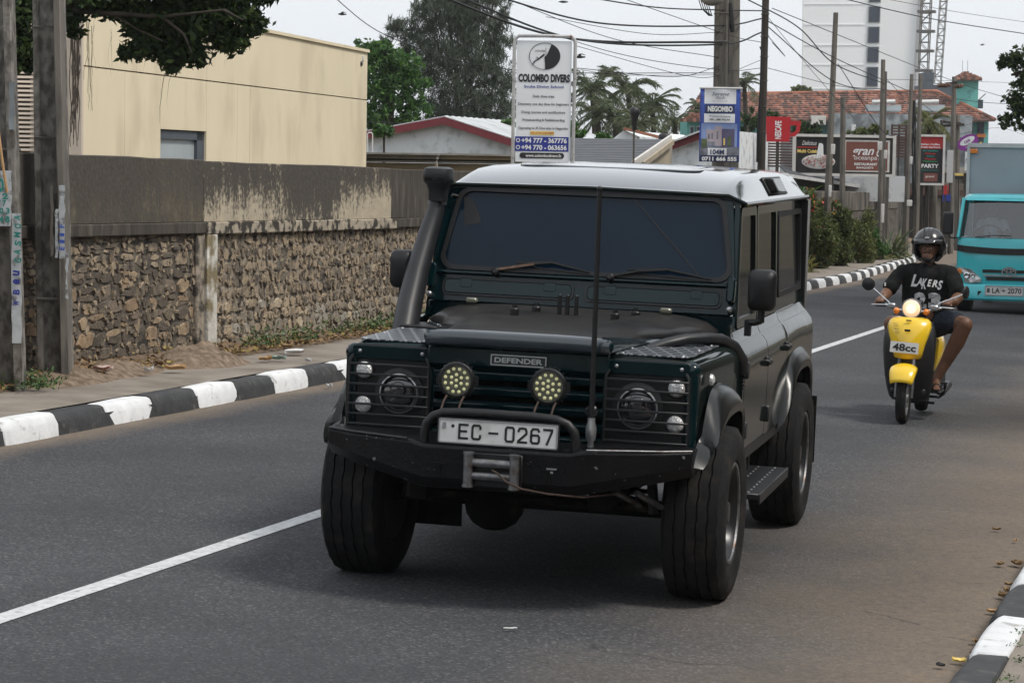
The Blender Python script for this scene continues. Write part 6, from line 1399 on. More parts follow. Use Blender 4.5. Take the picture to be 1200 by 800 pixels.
b = MB(Ms_); b.tube([(lx-R0*.72, ly-R0*.38, .001), (lx-R0*.45, ly-R0*.22, .001), (lx-R0*.18, ly-R0*.02, .001), (lx-R0*.02, ly+R0*.12, .001)], [.004, .008, .012, .010], 6, sq=.1); b.tube([(lx-R0*.40, ly-R0*.2, .001), (lx-R0*.52, ly-R0*.05, .001)], .005, 5); b.tube([(lx-R0*.62, ly-R0*.36, .001), (lx-R0*.8, ly-R0*.55, .001)], .006, 5); b.tube([(lx+R0*.07, ly+R0*.55, .001), (lx+R0*.09, ly-R0*.1, .001)], .0025, 4); tag(b.build('logo_diver', 'ink_black', ds, world=True), kind='stuff')
dt('colombo', 632, 60.2, 12, 2.6, 'ink_black'); dt('divers', 643.5, 74, 8, 2.4, 'ink_pale')
dt('COLOMBO DIVERS', 637.3, 92, 60, 9.6, 'ink_black', bold=.05); dt('Scuba Diving School', 637, 102.3, 46, 4.2, 'ink_blue', bold=.02)
for s_, y, w_ in (('Daily dives trips', 113.5, 25), ('Discovery one day dives for beginners', 122.5, 59), ('Diving courses and certifications', 132, 51), ('Wakeboarding & Paddleboarding', 141, 50), ('Operating to 35 Dive sites in Negombo', 150.5, 58)): dt(s_, 637, y, w_, 3.8, 'ink_black', bold=.015)
lay(Ms_, SXX(622), SXX(650), SYY(158), SYY(153.6), .0, 'yellow_strip', 'ink_yellow', ds); dt('FIND US ON GOOGLE MAPS', 636, 155.8, 27, 2.8, 'ink_red', bold=.02)
lay(Ms_, SXX(604.5), SXX(667), SYY(177), SYY(160), -.001, 'blue_panel', 'ink_blue', ds)
dt('+94 777 - 367776', 638.5, 164.5, 53, 6, 'letter_white', bold=.035); dt('+94 770 - 063656', 638.5, 172.6, 53, 6, 'letter_white', bold=.035)
for y, m_ in ((164.5, 'ink_green'), (172.6, 'ink_navy')): MB(Ms_).loft([[Vector((SXX(608)+q*math.cos(t_), SYY(y)+q*math.sin(t_), z_)) for t_ in [2*math.pi*k/16 for k in range(16)]] for q, z_ in ((.028, 0), (.028, .002), (.018, .002), (.018, 0))], True, False, True).build('phone_mark', 'letter_white', ds, world=True)
MB(Ms_).prism(rr(52*u, 6.5*u, 3*u, 5, SXX(636), SYY(182)), -.002, 0).build('web_pill', 'ink_black', ds, world=True, smooth=0); dt('www.colombodivers.lk', 638, 182, 42, 3.6, 'letter_white', bold=.02)
# ---- hanging banner on the twin poles
bn = thing('banner', 'blue and white cloth property banner hung on the twin concrete poles', 'banner', at(843, 145, 41.6)); Mn, wn_, hn = SF(820, 103, 867, 190, 41.6)
u2 = wn_/47; NX = lambda px: (px-843.5)*u2; NY = lambda py: (146.5-py)*u2
def cloth(x0, x1, y0, y1, off, name, m, par=bn):
    R_ = []; nx, ny = 12, 8
    for j in range(ny+1):
        yv = y0+(y1-y0)*j/ny; R_.append([Vector((x0+(x1-x0)*i/nx, yv, off+.012*math.sin((x0+(x1-x0)*i/nx)*14+yv*2)+.006*math.sin(yv*11))) for i in range(nx+1)])
    b = MB(Mn); b.loft(R_, False, False); return b.build(name, m, par, world=True, smooth=60)
cloth(NX(820), NX(867), NY(189.5), NY(104), 0, 'banner_cloth', 'banner_blue').modifiers.new('s', 'SOLIDIFY').thickness = .004
MB(Mn).tube([(NX(819), NY(103.8), 0), (NX(869), NY(103.8), 0)], .018, 8).build('top_rod', 'cctv_white', bn, world=True); MB(Mn).box((0, 0, -.06), (.05, .05, .10)).build('tie', 'cctv_white', bn, world=True)
for (a, b_, c, d, o_, nm, m_) in ((825, 862, 122, 105, .004, 'white_panel', 'sign_white'), (826, 860.5, 133, 123, .007, 'name_panel', 'ink_navy'), (825, 861, 144, 133.5, .004, 'white_panel', 'sign_white'), (822, 864, 176, 145, .003, 'villa_sky', 'dusk_sky'), (821, 866.5, 184, 172, .005, 'road_picture', 'banner_grey'), (820.5, 866.5, 189.5, 182, .009, 'purple_band', 'ink_navy'), (830, 852, 182, 173.5, .008, 'price_tab', 'sign_white')):
    cloth(NX(a), NX(b_), NY(c), NY(d), o_, nm, m_)
for (a, b_, c, d, o_, m_) in ((828, 846, 171, 152, .008, 'villa_wall'), (838, 846, 171, 148, .009, 'villa_wall'), (845, 861, 172, 151, .007, 'villa_shade'), (830, 832, 163, 157, .011, 'banner_grey'), (834, 836, 163, 156, .011, 'banner_grey'), (840, 842, 163, 154, .011, 'banner_grey'), (829, 838, 171, 166, .012, 'banner_grey'), (848, 850, 170, 162, .011, 'ink_yellow'), (853, 857, 171, 160, .011, 'villa_green'), (822, 829, 173, 163, .011, 'villa_green')): cloth(NX(a), NX(b_), NY(c), NY(d), o_, 'villa_picture', m_)
def nt_(s_, px, py, w_, h_, m, off=.025, **k): return text(s_, w_*u2, h_*u2, m, bn, Mn @ T_((NX(px), NY(py), off)), world=True, **k)
nt_('NEGOMBO', 843.5, 128, 29, 6.6, 'letter_white', bold=.05); nt_('104M', 841, 178, 16, 6, 'ink_navy', .03, bold=.03); nt_('0711 666 555', 843.5, 186, 41, 5, 'letter_white', .03, bold=.05)
nt_('Serene', 843.5, 110.5, 20, 4.2, 'ink_navy', shear=.3); nt_('VILLA', 843, 115, 11, 3, 'ink_navy'); nt_('Your own luxury villa', 843, 119, 18, 1.5, 'ink_navy'); nt_('Premium Exclusive', 843.5, 136.5, 24, 2.4, 'ink_navy'); nt_('3BR | 4BR VILLAS', 843, 140.6, 24, 2.6, 'ink_black', bold=.03)
# ---- PARTY sign, purple oval sign and little shop signs
ps = thing('party_sign', 'black and red restaurant sign reading PARTY in a pale studded frame', 'sign', base(1091, 70)); Mq_, wq, hq = SF(1074, 158, 1107, 217, 70)
u3 = wq/33; QX = lambda px: (px-1090.5)*u3; QY = lambda py: (187.5-py)*u3
MB(Mq_).box((0, 0, -.05), (wq-.04, hq-.04, .1)).build('board', 'ink_black', ps, world=True)
for (x, y, sx_, sy_) in ((0, hq/2-.03, wq, .06), (0, -hq/2+.03, wq, .06), (-wq/2+.03, 0, .06, hq-.122), (wq/2-.03, 0, .06, hq-.122)): MB(Mq_).box((x, y, .01), (sx_, sy_, .08)).build('frame_bar', 'cream', ps, world=True)
lay(Mq_, QX(1077), QX(1105), QY(174.5), QY(160.5), .003, 'red_panel', 'ink_red', ps); lay(Mq_, QX(1083), QX(1099), QY(212.5), QY(203), .003, 'brown_panel', 'brown_sign', ps)
for s_, y, w_, h_, m_ in (('Italian Coffee', 169.3, 22, 2, 'ink_pale'), ('Fresh Ice Food', 172.6, 22, 2, 'ink_pale'), ('Sri Lankan', 176.6, 18, 2.4, 'ink_teal'), ('Chinese', 180, 12, 2.2, 'ink_red'), ('Asian', 183, 9, 2.2, 'ink_teal'), ('Western', 186.3, 13, 2.2, 'ink_red'), ('Vegetarian', 189.2, 18, 1.6, 'ink_green'), ('PARTY', 194.5, 20, 4.6, 'letter_white'), ('BANQUET FUNCTIONS', 199.6, 20, 1.4, 'ink_teal'), ('grand', 207, 10, 3, 'cream')):
    text(s_, w_*u3, h_*u3, m_, ps, Mq_ @ T_((QX(1090), QY(y), .006)), world=True, bold=.03)
for x in (1080, 1087): MB().bar(low(at(x, 260, 70.2)), at(x, 160, 70.2), .10, .10, (1, 0, 0)).build('leg', 'dark_pole', ps, world=True)
ov = thing('oval_sign', 'tilted purple and white oval shop sign hanging above the small signs', 'sign', at(1134, 168, 74)); Mo, wo, ho_ = SF(1123, 156, 1145, 178, 74); Mo = Mo @ Matrix.Rotation(.5, 4, 'Z')
MB(Mo).prism(ell(0, 0, .33, .22), 0, .06).build('board', 'ink_purple', ov, world=True); MB(Mo).prism(ell(0, .05, .24, .10), .06, .065).build('white_oval', 'ink_pale', ov, world=True, smooth=0); text('Link', .2, .09, 'ink_purple', ov, Mo @ T_((0, .05, .07)), world=True, bold=.03); text('call shop', .3, .05, 'ink_pale', ov, Mo @ T_((0, -.10, .065)), world=True)
MB(Mo).box((.28, -.2, .03), (.16, .06, .05)).build('yellow_tip', 'ink_yellow', ov, world=True)
for k, (a, b_, c, d, D, m_, lab) in enumerate(((1110, 1117, 176, 214, 73, 'tower_side', 'plain pale grey sign slab just right of the PARTY sign'), (1106, 1110, 217, 228, 72, 'ink_red', 'small red shop sign left of its twin, below the PARTY sign'), (1111.5, 1114.5, 216, 227, 74, 'mug_red', 'narrow bright red shop sign right of the other red one'), (1105, 1114, 228, 236, 73, 'ink_blue', 'small blue shop sign under the two red ones'), (1131, 1139, 178, 200, 78, 'ink_pale', 'pale blue and white shop sign under the oval sign'), (1118, 1129, 203, 210, 76, 'ink_yellow', 'small dark and yellow shop board near the crossed poles'))):
    t_ = thing('shop_sign', lab, 'sign', base((a+b_)/2, D)); fbox('board', m_, a, b_, c, d, D, .05, t_); MB().bar(low(at((a+b_)/2, 250, D+.05)), at((a+b_)/2, c+1, D+.05), .04, .04, (1, 0, 0)).build('post', 'dark_pole', t_, world=True)
    if k == 5: fbox('lower_stripe', 'ink_black', a, b_, 206, 210, D-.03, .02, t_)
    if k == 4: fbox('emblem_bar', 'ink_blue', 1132.5, 1137.5, 186, 188, D-.03, .02, t_)
# shopfronts down the road behind the poles
sf = thing('shop_row', 'row of dim shopfronts and shutters at the far end of the path', 'building', base(1100, 84))
fbox('wall', 'old_plaster', 1058, 1128, 215, groundpy(1090, 84), 84, 3, sf)
for i, x in enumerate((1062, 1072, 1083, 1094, 1106, 1117)): fbox('shutter', ('dark_gap', 'blotchy_wall', 'dark_gap', 'slab_grey', 'dark_gap', 'blotchy_wall')[i], x, x+8, 232, groundpy(1090, 84)-2, 83.9, .1, sf)
fbox('awning', 'slat_brown', 1056, 1130, 222, 229, 83.3, .8, sf)
fy = thing('far_shops', 'distant pale shop fronts beside the truck cab', 'building', base(1140, 120)); fbox('wall', 'old_plaster', 1112, 1165, 200, groundpy(1135, 120), 120, 4, fy); fbox('shutter', 'dark_gap', 1118, 1130, 225, groundpy(1135, 120), 119.9, .1, fy); fbox('roof', 'slab_grey', 1108, 1168, 196, 203, 119, 5, fy)
# ------------------------------------------------------------------ poles, cables, trees, shrubs, litter
def pole(px0, py0, px1, py1, D, wb_, wt_, m, lab, cat='pole', style='sq', group='utility poles along the wall', name='utility_pole', dz=0):
    """tapered pole through two pixels at depth D, carried down to the ground"""
    a, b_ = at(px0, py0, D), at(px1, py1, D); d = (b_-a)/(b_.z-a.z); gz = G(a.x, a.y)-.05; a = a-d*(a.z-gz) if dz == 0 else a
    t_ = thing(name, lab, cat, a, group); x = CR.copy(); y = CF.copy(); R_ = []
    ax = math.radians(38 if style == 'sq' else 0); xr = x*math.cos(ax)+y*math.sin(ax); yr = y*math.cos(ax)-x*math.sin(ax)
    for k in range(9):
        f_ = k/8; c_ = a.lerp(b_, f_); w_ = (wb_+(wt_-wb_)*f_)/2
        if style == 'I': sect = [(-1, -.75), (-.62, -.75), (-.5, -.5), (.5, -.5), (.62, -.75), (1, -.75), (1, .75), (-1, .75)]
        elif style == 'sq': sect = [(-.7, -.62), (-.62, -.7), (.62, -.7), (.7, -.62), (.7, .62), (.62, .7), (-.62, .7), (-.7, .62)]
        else: sect = [(math.cos(q*math.pi/4), math.sin(q*math.pi/4)) for q in range(8)]
        R_.append([c_+xr*(p[0]*w_)+yr*(p[1]*w_) for p in sect])
    b = MB(); b.loft(R_); b.build('shaft', m, t_, world=True, smooth=25 if style != 'round' else 50, bevel=.006 if wb_ > .15 else 0); return t_, a, b_
def band(t_, a, b_, py_, D, r_, m='mast_steel', name='band'):
    f_ = None; p = a.lerp(b_, (at(600, py_, D).z-a.z)/(b_.z-a.z)); s_ = r_*.76
    MB().tube([p+CR*s_-CF*s_, p+CR*s_+CF*s_, p-CR*s_+CF*s_, p-CR*s_-CF*s_], .012, 6, closed=True).build(name, m, t_, world=True)
    return p
mat('pole_left', (.20, .185, .165), .95, var=.3, sc=9, c2=(.085, .076, .066), c2t=(.42, .60), c2s=13, stretch=(1, 1, .6), bump=.9, bsc=35)
mat('poster', (.50, .52, .54), .9, var=.12, sc=14, c2=(.20, .20, .20), c2t=(.52, .64), c2s=16)
p1 = pole(8, 452, -3, -30, 18.6, .26, .22, 'pole_left', 'leftmost concrete pole with a green-lettered poster, by the stone wall', style='I'); p2 = pole(65, 444, 57, -30, 19.4, .26, .225, 'pole_left', 'second concrete pole from the left, streaked with torn white paper strips', style='I')
# square side rib catches the light on the right edge of both
for (t_, a, b_), w0, w1 in ((p1, .30, .24), (p2, .26, .225)):
    R_ = [[a.lerp(b_, f_)+CR*((w0+(w1-w0)*f_)*.5)*q+CF*e for q, e in ((.55, -.17), (1.0, -.155), (1.02, .0), (.55, .0))] for f_ in (0, .5, 1)]
    b = MB(); b.loft(R_); b.build('edge_rib', 'concrete_pole' if w0 < .28 else 'pole_left', t_, world=True, bevel=.008)
for y in (170, 41): band(*p2, y, 19.4, .135)
band(*p1, 185, 18.6, .15); band(*p2, 358, 19.4, .14)
def strip_on(t_, px0, px1, py0, py1, D, m, off, name='torn_poster', seed=1):
    r = random.Random(seed); n_ = 9; L_, R2 = [], []
    for k in range(n_+1):
        y = py0+(py1-py0)*k/n_; L_.append(at(px0+r.uniform(-.8, .8), y, D-off)); R2.append(at(px1+r.uniform(-1.2, 1.2), y, D-off))
    b = MB(); b.loft([L_, R2], False, False); return b.build(name, m, t_, world=True, smooth=0, solid=.003)
# papers sit just proud of each pole face
strip_on(p2[0], 64.5, 68, 245, 302, 19.4, 'poster', .20, seed=2); strip_on(p2[0], 69.5, 76, 217, 303, 19.4, 'poster', .20, seed=3); strip_on(p2[0], 59, 62.5, 217, 300, 19.4, 'concrete_pole', .20, seed=4); strip_on(p2[0], 77, 79.5, 295, 350, 19.4, 'poster', .18, seed=5)
strip_on(p1[0], -6, 13, 200, 265, 18.6, 'poster', .21, seed=6); strip_on(p1[0], 14, 25, 250, 402, 18.6, 'poster', .20, seed=7); strip_on(p1[0], 11, 17, 96, 152, 18.6, 'blotchy_wall', .20, seed=8)
def ptext(t_, s_, px, py, w_, h_, D, m, off, rot=0):
    c_ = at(px, py, D-off); M = basis(c_, CR, UP, -CF) @ Matrix.Rotation(rot, 4, 'Z'); text(s_, w_*D/FPX, h_*D/FPX, m, t_, M, world=True, bold=.04)
for s_, px, py, w_, h_ in (('0', 1, 217, 7, 16), ('2', 6, 230, 7, 7), ('7 7', 2, 238, 10, 7), ('0 3', 5, 247, 12, 7), ('4 8', 5, 257, 12, 8)): ptext(p1[0], s_, px, py, w_, h_, 18.6, 'ink_teal', .225)
for k, (s_, py) in enumerate((('A', 255), ('O', 265), ('M', 275), ('S', 285), ('A', 295), ('G', 305))): ptext(p1[0], s_, 20+(k % 2), py, 6, 8, 18.6, 'ink_teal', .215, 1.45)
for k, (s_, py) in enumerate((('u', 320), ('e', 330), ('B', 342), ('W', 355))): ptext(p1[0], s_, 19, py, 6, 8, 18.6, 'ink_blue', .215, 1.45)
for k, (s_, py) in enumerate((('F', 265), ('i', 275), ('l', 283), ('E', 291))): ptext(p2[0], s_, 72.5, py, 4, 6, 19.4, 'banner_blue', .215, 1.5)
st = thing('bamboo_stick', 'tan bamboo stick leaning on the leftmost pole above its poster', 'stick', at(8, 226, 18.2)); mat('bamboo', (.42, .25, .11), .6, var=.15, sc=9)
b = MB(); b.tube([at(-6, 120, 18.3), at(-1, 160, 18.28), at(3, 192, 18.26), at(8.5, 226, 18.25)], .010, 8); b.build('cane', 'bamboo', st, world=True); MB().tube([at(3, 192, 18.26), at(3.5, 195, 18.26)], .0125, 8).build('cane_node', 'bamboo', st, world=True)
# twin poles behind the car, and the row further down
t3 = pole(843, 200, 846, -30, 42.4, .26, .22, 'concrete_pole', 'left one of the twin concrete poles that carry the hanging banner', style='I'); t4 = pole(858, 200, 861, -30, 43.6, .26, .21, 'concrete_pole', 'right one of the twin concrete poles, set just behind its neighbour', style='sq')
t5 = pole(892, 200, 898, -30, 45.8, .16, .13, 'dark_pole', 'dark slim pole wound with cables right of the hanging banner', style='round')
b = MB(); b.tube([at(888, 190, 45.7), at(889, 150, 45.6), at(891, 110, 45.6), at(893, 60, 45.6), at(890.5, 55, 45.6)], [.03, .035, .02, .02, .012], 6); b.build('cable_bundle', 'cable', t5[0], world=True)
for y in (12, 38, 62, 90, 120, 150): band(t5[0], t5[1], t5[2], y, 45.8, .085)
t6 = pole(970, 232, 979.5, 15, 52.7, .18, .11, 'concrete_pole', 'tall leaning concrete pole standing in front of the wide billboard', style='sq'); t7 = pole(987, 235, 988, 114, 54.5, .15, .12, 'concrete_pole', 'short blunt concrete pole just right of the tall leaning one', style='sq')
t8 = pole(1031, 262, 1035, 70, 60, .16, .11, 'concrete_pole', 'thin concrete pole crossing the right part of the wide billboard', style='sq')
b = MB(); b.tube([low(at(1036, 262, 60.2)), at(1038, 84, 60.2)], .035, 6); b.build('conduit', 'mast_steel', t8[0], world=True)
t9 = pole(1061, 285, 1068.5, 87, 65, .17, .10, 'concrete_pole', 'leaning concrete pole, left one of the crowded pair before the PARTY sign', style='sq'); t10 = pole(1073, 280, 1079, 87, 67, .20, .10, 'concrete_pole', 'leaning concrete pole, right one of the crowded pair before the PARTY sign', style='sq')
b = MB()
r = random.Random(4)
for k in range(14): 
    x = 1070+r.uniform(-2, 3); b.tube([at(x+r.uniform(-1, 1), y, 66) for y in (118, 130, 142, 155, 170, 200, 240)], r.uniform(.006, .014), 4)
b.box(at(1070.5, 128, 65.8), (.10, .1, .35)); tag(b.build('cable_mess', 'cable', t10[0], world=True), kind='stuff')
t11 = pole(1114, 270, 1118.5, 90, 74, .20, .15, 'concrete_pole', 'pole with brown insulators on a crossarm left of the turquoise stair tower', style='sq'); t12 = pole(1121, 275, 1122.5, 135, 78, .18, .14, 'concrete_pole', 'lower crowded pole right of the insulator pole', style='sq')
t13 = pole(1107, 275, 1103.5, 141, 80, .12, .10, 'dark_pole', 'small dark pole left of the insulator pole', style='sq'); t14 = pole(1146, 250, 1143, 178, 70, .14, .12, 'concrete_pole', 'short pole beside the left edge of the truck cargo box', style='sq')
t15 = pole(1097, 270, 1096, 215, 74, .12, .12, 'concrete_pole', 'short concrete post beneath the PARTY sign', style='sq')
for px0, px1, y0, y1, D, t_ in ((1108, 1122, 98.5, 97, 73.8, t11), (1105, 1126, 143, 145, 77.8, t12), (1100, 1130, 148, 146, 77.9, t12)): MB().bar(at(px0, y0, D), at(px1, y1, D), .06, .08).build('crossarm', 'dark_pole', t_[0], world=True)
for k, x in enumerate((1103, 1107, 1111, 1123, 1126)):
    p = at(x, 100+(k > 2), 73.8); b = MB(T_(p)); b.lathe([(.03, -.12), (.07, -.09), (.04, -.06), (.08, -.03), (.04, 0), (.08, .03), (.04, .06), (.02, .10)], 10, Matrix.Rotation(1.3, 4, 'Y')); b.build('insulator', 'rust', t11[0], world=True, smooth=40)
for (px, py, w_, h_, D, t_) in ((976.5, 175, 4.5, 12, 52.5, t6), (1031.5, 171, 5, 10, 59.8, t8), (1038, 181, 3.5, 10, 59.8, t8), (1068, 188, 3, 9, 64.8, t9), (1066, 238, 6, 7, 64.7, t9), (1034.5, 250, 3.5, 22, 59.8, t8), (973, 224, 3, 14, 52.4, t6)):
    fbox('meter_box', 'cream', px-w_/2, px+w_/2, py-h_/2, py+h_/2, D-.1, .08, t_[0], bevel=.01)
# street lamp head and fittings up on the twin poles
fl_ = MB(); c_ = at(835, -1, 42); fl_.sph(c_, (.20, .16, .12)); tag(fl_.build('fitting_dome', 'slab_grey', t3[0], world=True, smooth=60)); b = MB()
for k in range(5): b.tube([at(817+3*k, -6+2*k, 42), at(822+3*k, 10+k*2, 42), at(831+k, 19, 42)], .008, 5)
tag(b.build('bare_wires', 'cable', t3[0], world=True), kind='stuff')
b = MB(); b.tube([at(855, 4, 42.6), at(856, 20, 42.6), at(858.5, 38, 42.6)], [.04, .055, .04], 8); b.build('cable_joint', 'cable', t4[0], world=True); b = MB(); b.tube([at(852, 110, 42.5), at(853, 60, 42.5), at(854, 20, 42.5)], .02, 6); b.build('down_cable', 'cable', t4[0], world=True)
for y in (12, 45): band(t3[0], t3[1], t3[2], y, 42.4, .15)
# ---- cables
CG = 'overhead cables strung between the poles'
def wire(pts, rad, lab, extra=()):
    """pts: [(px,py,D), ...] joined by sagging spans, the sag given as a 4th number on the span's first point"""
    b = MB(); P_ = []
    for p, q in zip(pts, pts[1:]):
        a, c_ = at(*p[:3]), at(*q[:3]); i_ = pts.index(p); o_ = at(*pts[i_-1][:3]) if i_ else a*2-c_; n_ = at(*pts[i_+2][:3]) if i_+2 < len(pts) else c_*2-a; sg = p[3]*.35 if len(p) > 3 and len(pts) == 2 else 0
        for k in range(13):
            f_ = k/12; v = .5*((2*a)+(c_-o_)*f_+(2*o_-5*a+4*c_-n_)*f_*f_+(3*a-o_-3*c_+n_)*f_**3); v.z -= sg*4*f_*(1-f_); 
            if not P_ or (v-P_[-1]).length > .02: P_.append(v)
    b.tube(P_, rad*.85, 5); return tag(b.build('cable', 'cable', smooth=60), 'overhead '+lab, 'cable', CG)
wire([(380, -12, 36), (460, 45, 38, .1), (601, 82, 40, .4), (845, 86, 42.4)], .008, 'thin wire coming in from the top left and dropping past the tall tree')
wire([(480, -18, 33, .25), (660, 44, 38, .9), (845, 50, 42.3)], .022, 'thick black cable drooping over the divers sign')
wire([(520, -10, 32, .2), (680, 47, 38, .8), (845, 52, 42.3, .2), (893, 38, 45.7)], .018, 'thick cable sagging into the dark slim pole')
wire([(555, -12, 33, .3), (700, 27, 38, .6), (845, 30, 42.2, .1), (893, 22, 45.7)], .016, 'medium cable, highest of the three thick ones')
wire([(625, -14, 36, .2), (760, 8, 40, .3), (845, 12, 42.2), (897, 13, 45.7)], .013, 'cable running level near the top of the twin poles')
wire([(585, -5, 36, .3), (720, 46, 40, .7), (845, 68, 42.4)], .007, 'thin wire just under the thick cables')
wire([(560, 10, 36, .3), (720, 62, 40, .7), (845, 82, 42.4, .1), (893, 80, 45.8)], .007, 'lower thin wire ending on the dark pole')
wire([(676, 80, 39, .35), (790, 90, 41, .3), (845, 77, 42.4)], .007, 'lowest thin wire looping up to the twin poles')
wire([(675, 54, 39, .4), (800, 88, 41, .1), (845, 88, 42.4, .2), (893, 70, 45.8)], .006, 'slack thin wire crossing the others left of the twin poles')
wire([(700, -12, 37, .1), (850, 40, 42.5, .2), (893, 50, 45.8)], .007, 'thin wire slanting down from the top edge')
wire([(640, 20, 38, .4), (760, 40, 40, .4), (845, 38, 42.4)], .006, 'thin pale wire between the thick cables and the sign')
wire([(867, -5, 43, .2), (935, 32, 48, .35), (978, 75, 52.7, .25), (1036, 98, 60)], .014, 'cable descending from the dark pole to the tall leaning pole')
wire([(898, 24, 45.8, .35), (978, 68, 52.7, .35), (1067, 108, 65)], .012, 'second cable descending to the leaning pair')
wire([(898, 30, 45.8, .45), (978, 96, 52.7, .2), (1036, 105, 60, .2), (1079, 112, 67)], .012, 'third cable, attached low on the tall leaning pole')
wire([(900, 80, 45.8, .5), (978, 100, 52.7, .25), (1036, 108, 60)], .007, 'slack thin wire low between the dark and tall poles')
wire([(898, 18, 45.8, .1), (1000, 138, 52, .1)], .006, 'thin wire running steeply down to the billboard')
wire([(905, 10, 46, .3), (1120, 96, 73.8, .2), (1205, 122, 76)], .010, 'long thin cable passing the insulator pole')
wire([(960, -8, 50, .15), (1090, 22, 60, .2), (1215, 42, 66)], .014, 'black cable crossing the high-rise near the top')
wire([(1000, -8, 52, .15), (1120, 14, 62, .15), (1215, 28, 68)], .007, 'thin wire above it crossing the sky at the top right')
wire([(1036, 93, 60, .2), (1120, 95, 73.8, .15), (1210, 98, 90)], .007, 'level thin wire left of the insulator pole')
wire([(1120, 116, 74, .15), (1210, 122, 80)], .010, 'cable right of the insulator pole toward the tree')
wire([(982, 75, 52.7, .25), (1036, 155, 59, .2), (1062, 152, 64)], .010, 'cable dropping from the tall pole behind the billboard')
wire([(1040, 94, 60, .3), (1064, 118, 65, .1), (1078, 120, 67, .2), (1118, 150, 75)], .008, 'wire linking the crowded pair of poles')
wire([(1120, 150, 75, .2), (1165, 140, 76, .15), (1210, 152, 78)], .007, 'thin wire behind the truck box')
wire([(1122, 158, 78, .2), (1170, 150, 78, .15), (1210, 162, 80)], .006, 'lowest thin wire behind the truck box')
wire([(400, 141, 60, .1), (520, 147, 60, .1), (603, 146, 60)], .010, 'wire in front of the green tree above the gable')
wire([(898, 40, 45.8, .55), (920, 66, 47, -.1), (905, 50, 45.8)], .008, 'coiled loop of cable hanging on the dark pole')
wire([(680, 82, 39, .1), (730, 88, 40, .25), (845, 88, 42.4)], .005, 'hair-thin wire just above the palms')
# ---- trees
mat('leaf_dark', (.04, .07, .02), .6, var=.3, isl=1, rnd=[(.032, .065, .018), (.05, .095, .024), (.02, .04, .012), (.085, .135, .03), (.028, .055, .016)], spec=.4)
mat('leaf_bright', (.04, .09, .02), .6, var=.2, isl=1, rnd=[(.055, .15, .028), (.035, .10, .022), (.085, .19, .03), (.028, .08, .022), (.05, .13, .03)])
mat('leaf_grey', (.04, .06, .04), .7, var=.2, isl=1, rnd=[(.080, .105, .072), (.058, .08, .056), (.105, .13, .088), (.07, .092, .064), (.05, .068, .05)])
mat('leaf_palm', (.06, .09, .04), .6, var=.25, isl=1, rnd=[(.095, .125, .055), (.07, .10, .045), (.13, .155, .07), (.08, .11, .05), (.14, .15, .06)])
mat('leaf_palm_yellow', (.12, .13, .04), .6, var=.25, isl=1, rnd=[(.13, .16, .04), (.09, .12, .04), (.20, .19, .06), (.10, .13, .04), (.16, .15, .05)])
mat('leaf_bush', (.04, .07, .02), .7, var=.3, isl=1, rnd=[(.10, .135, .032), (.07, .10, .025), (.145, .17, .045), (.05, .075, .02), (.12, .145, .035)])
mat('leaf_olive', (.07, .09, .03), .7, var=.25, isl=1, rnd=[(.13, .155, .04), (.10, .125, .035), (.18, .20, .055), (.075, .10, .03), (.15, .165, .04)])
mat('leaf_yellow', (.2, .2, .05), .7, var=.25, isl=1, rnd=[(.23, .23, .06), (.16, .18, .05), (.30, .27, .09), (.12, .14, .045), (.26, .22, .08)])
mat('flower', (.5, .05, .03), .6, isl=1, rnd=[(.55, .05, .03), (.50, .22, .03), (.60, .08, .06), (.45, .04, .03), (.58, .30, .05)])
mat('dry_leaf', (.2, .12, .06), .8, var=.3, isl=1, rnd=[(.20, .12, .06), (.13, .075, .04), (.28, .18, .09), (.36, .28, .08), (.16, .09, .05)])
for q_ in ('leaf_dark', 'leaf_bright', 'leaf_grey', 'leaf_palm', 'leaf_palm_yellow', 'leaf_bush', 'leaf_olive', 'leaf_yellow'): leafy(q_)
mat('bark', (.045, .036, .028), .95, var=.35, sc=6, bump=1, bsc=20)
def tree(name, lab, cat, base_, blobs, n, size, leaf, limbs, trunk_r, group=None, clump=.35, per=14, asp=.45, droop=0, m='bark'):
    t_ = thing(name, lab, cat, base_, group); b = MB()
    for l_ in limbs: 
        k = len(l_[0]); r0, r1 = l_[1], l_[2]; b.tube(l_[0], [r0+(r1-r0)*j/(k-1) for j in range(k)], 8)
    if limbs: b.build('trunk', m, t_, world=True, smooth=60)
    C = blobpts(blobs, n, clump, per); tag(leaves('crown', leaf, C, size, t_, asp=asp, droop=droop), kind='stuff'); return t_
def bl(px, py, rx, ry, D, rd_=None): s_ = D/FPX; return (at(px, py, D), (rx*s_, (rd_ or rx)*s_, ry*s_))
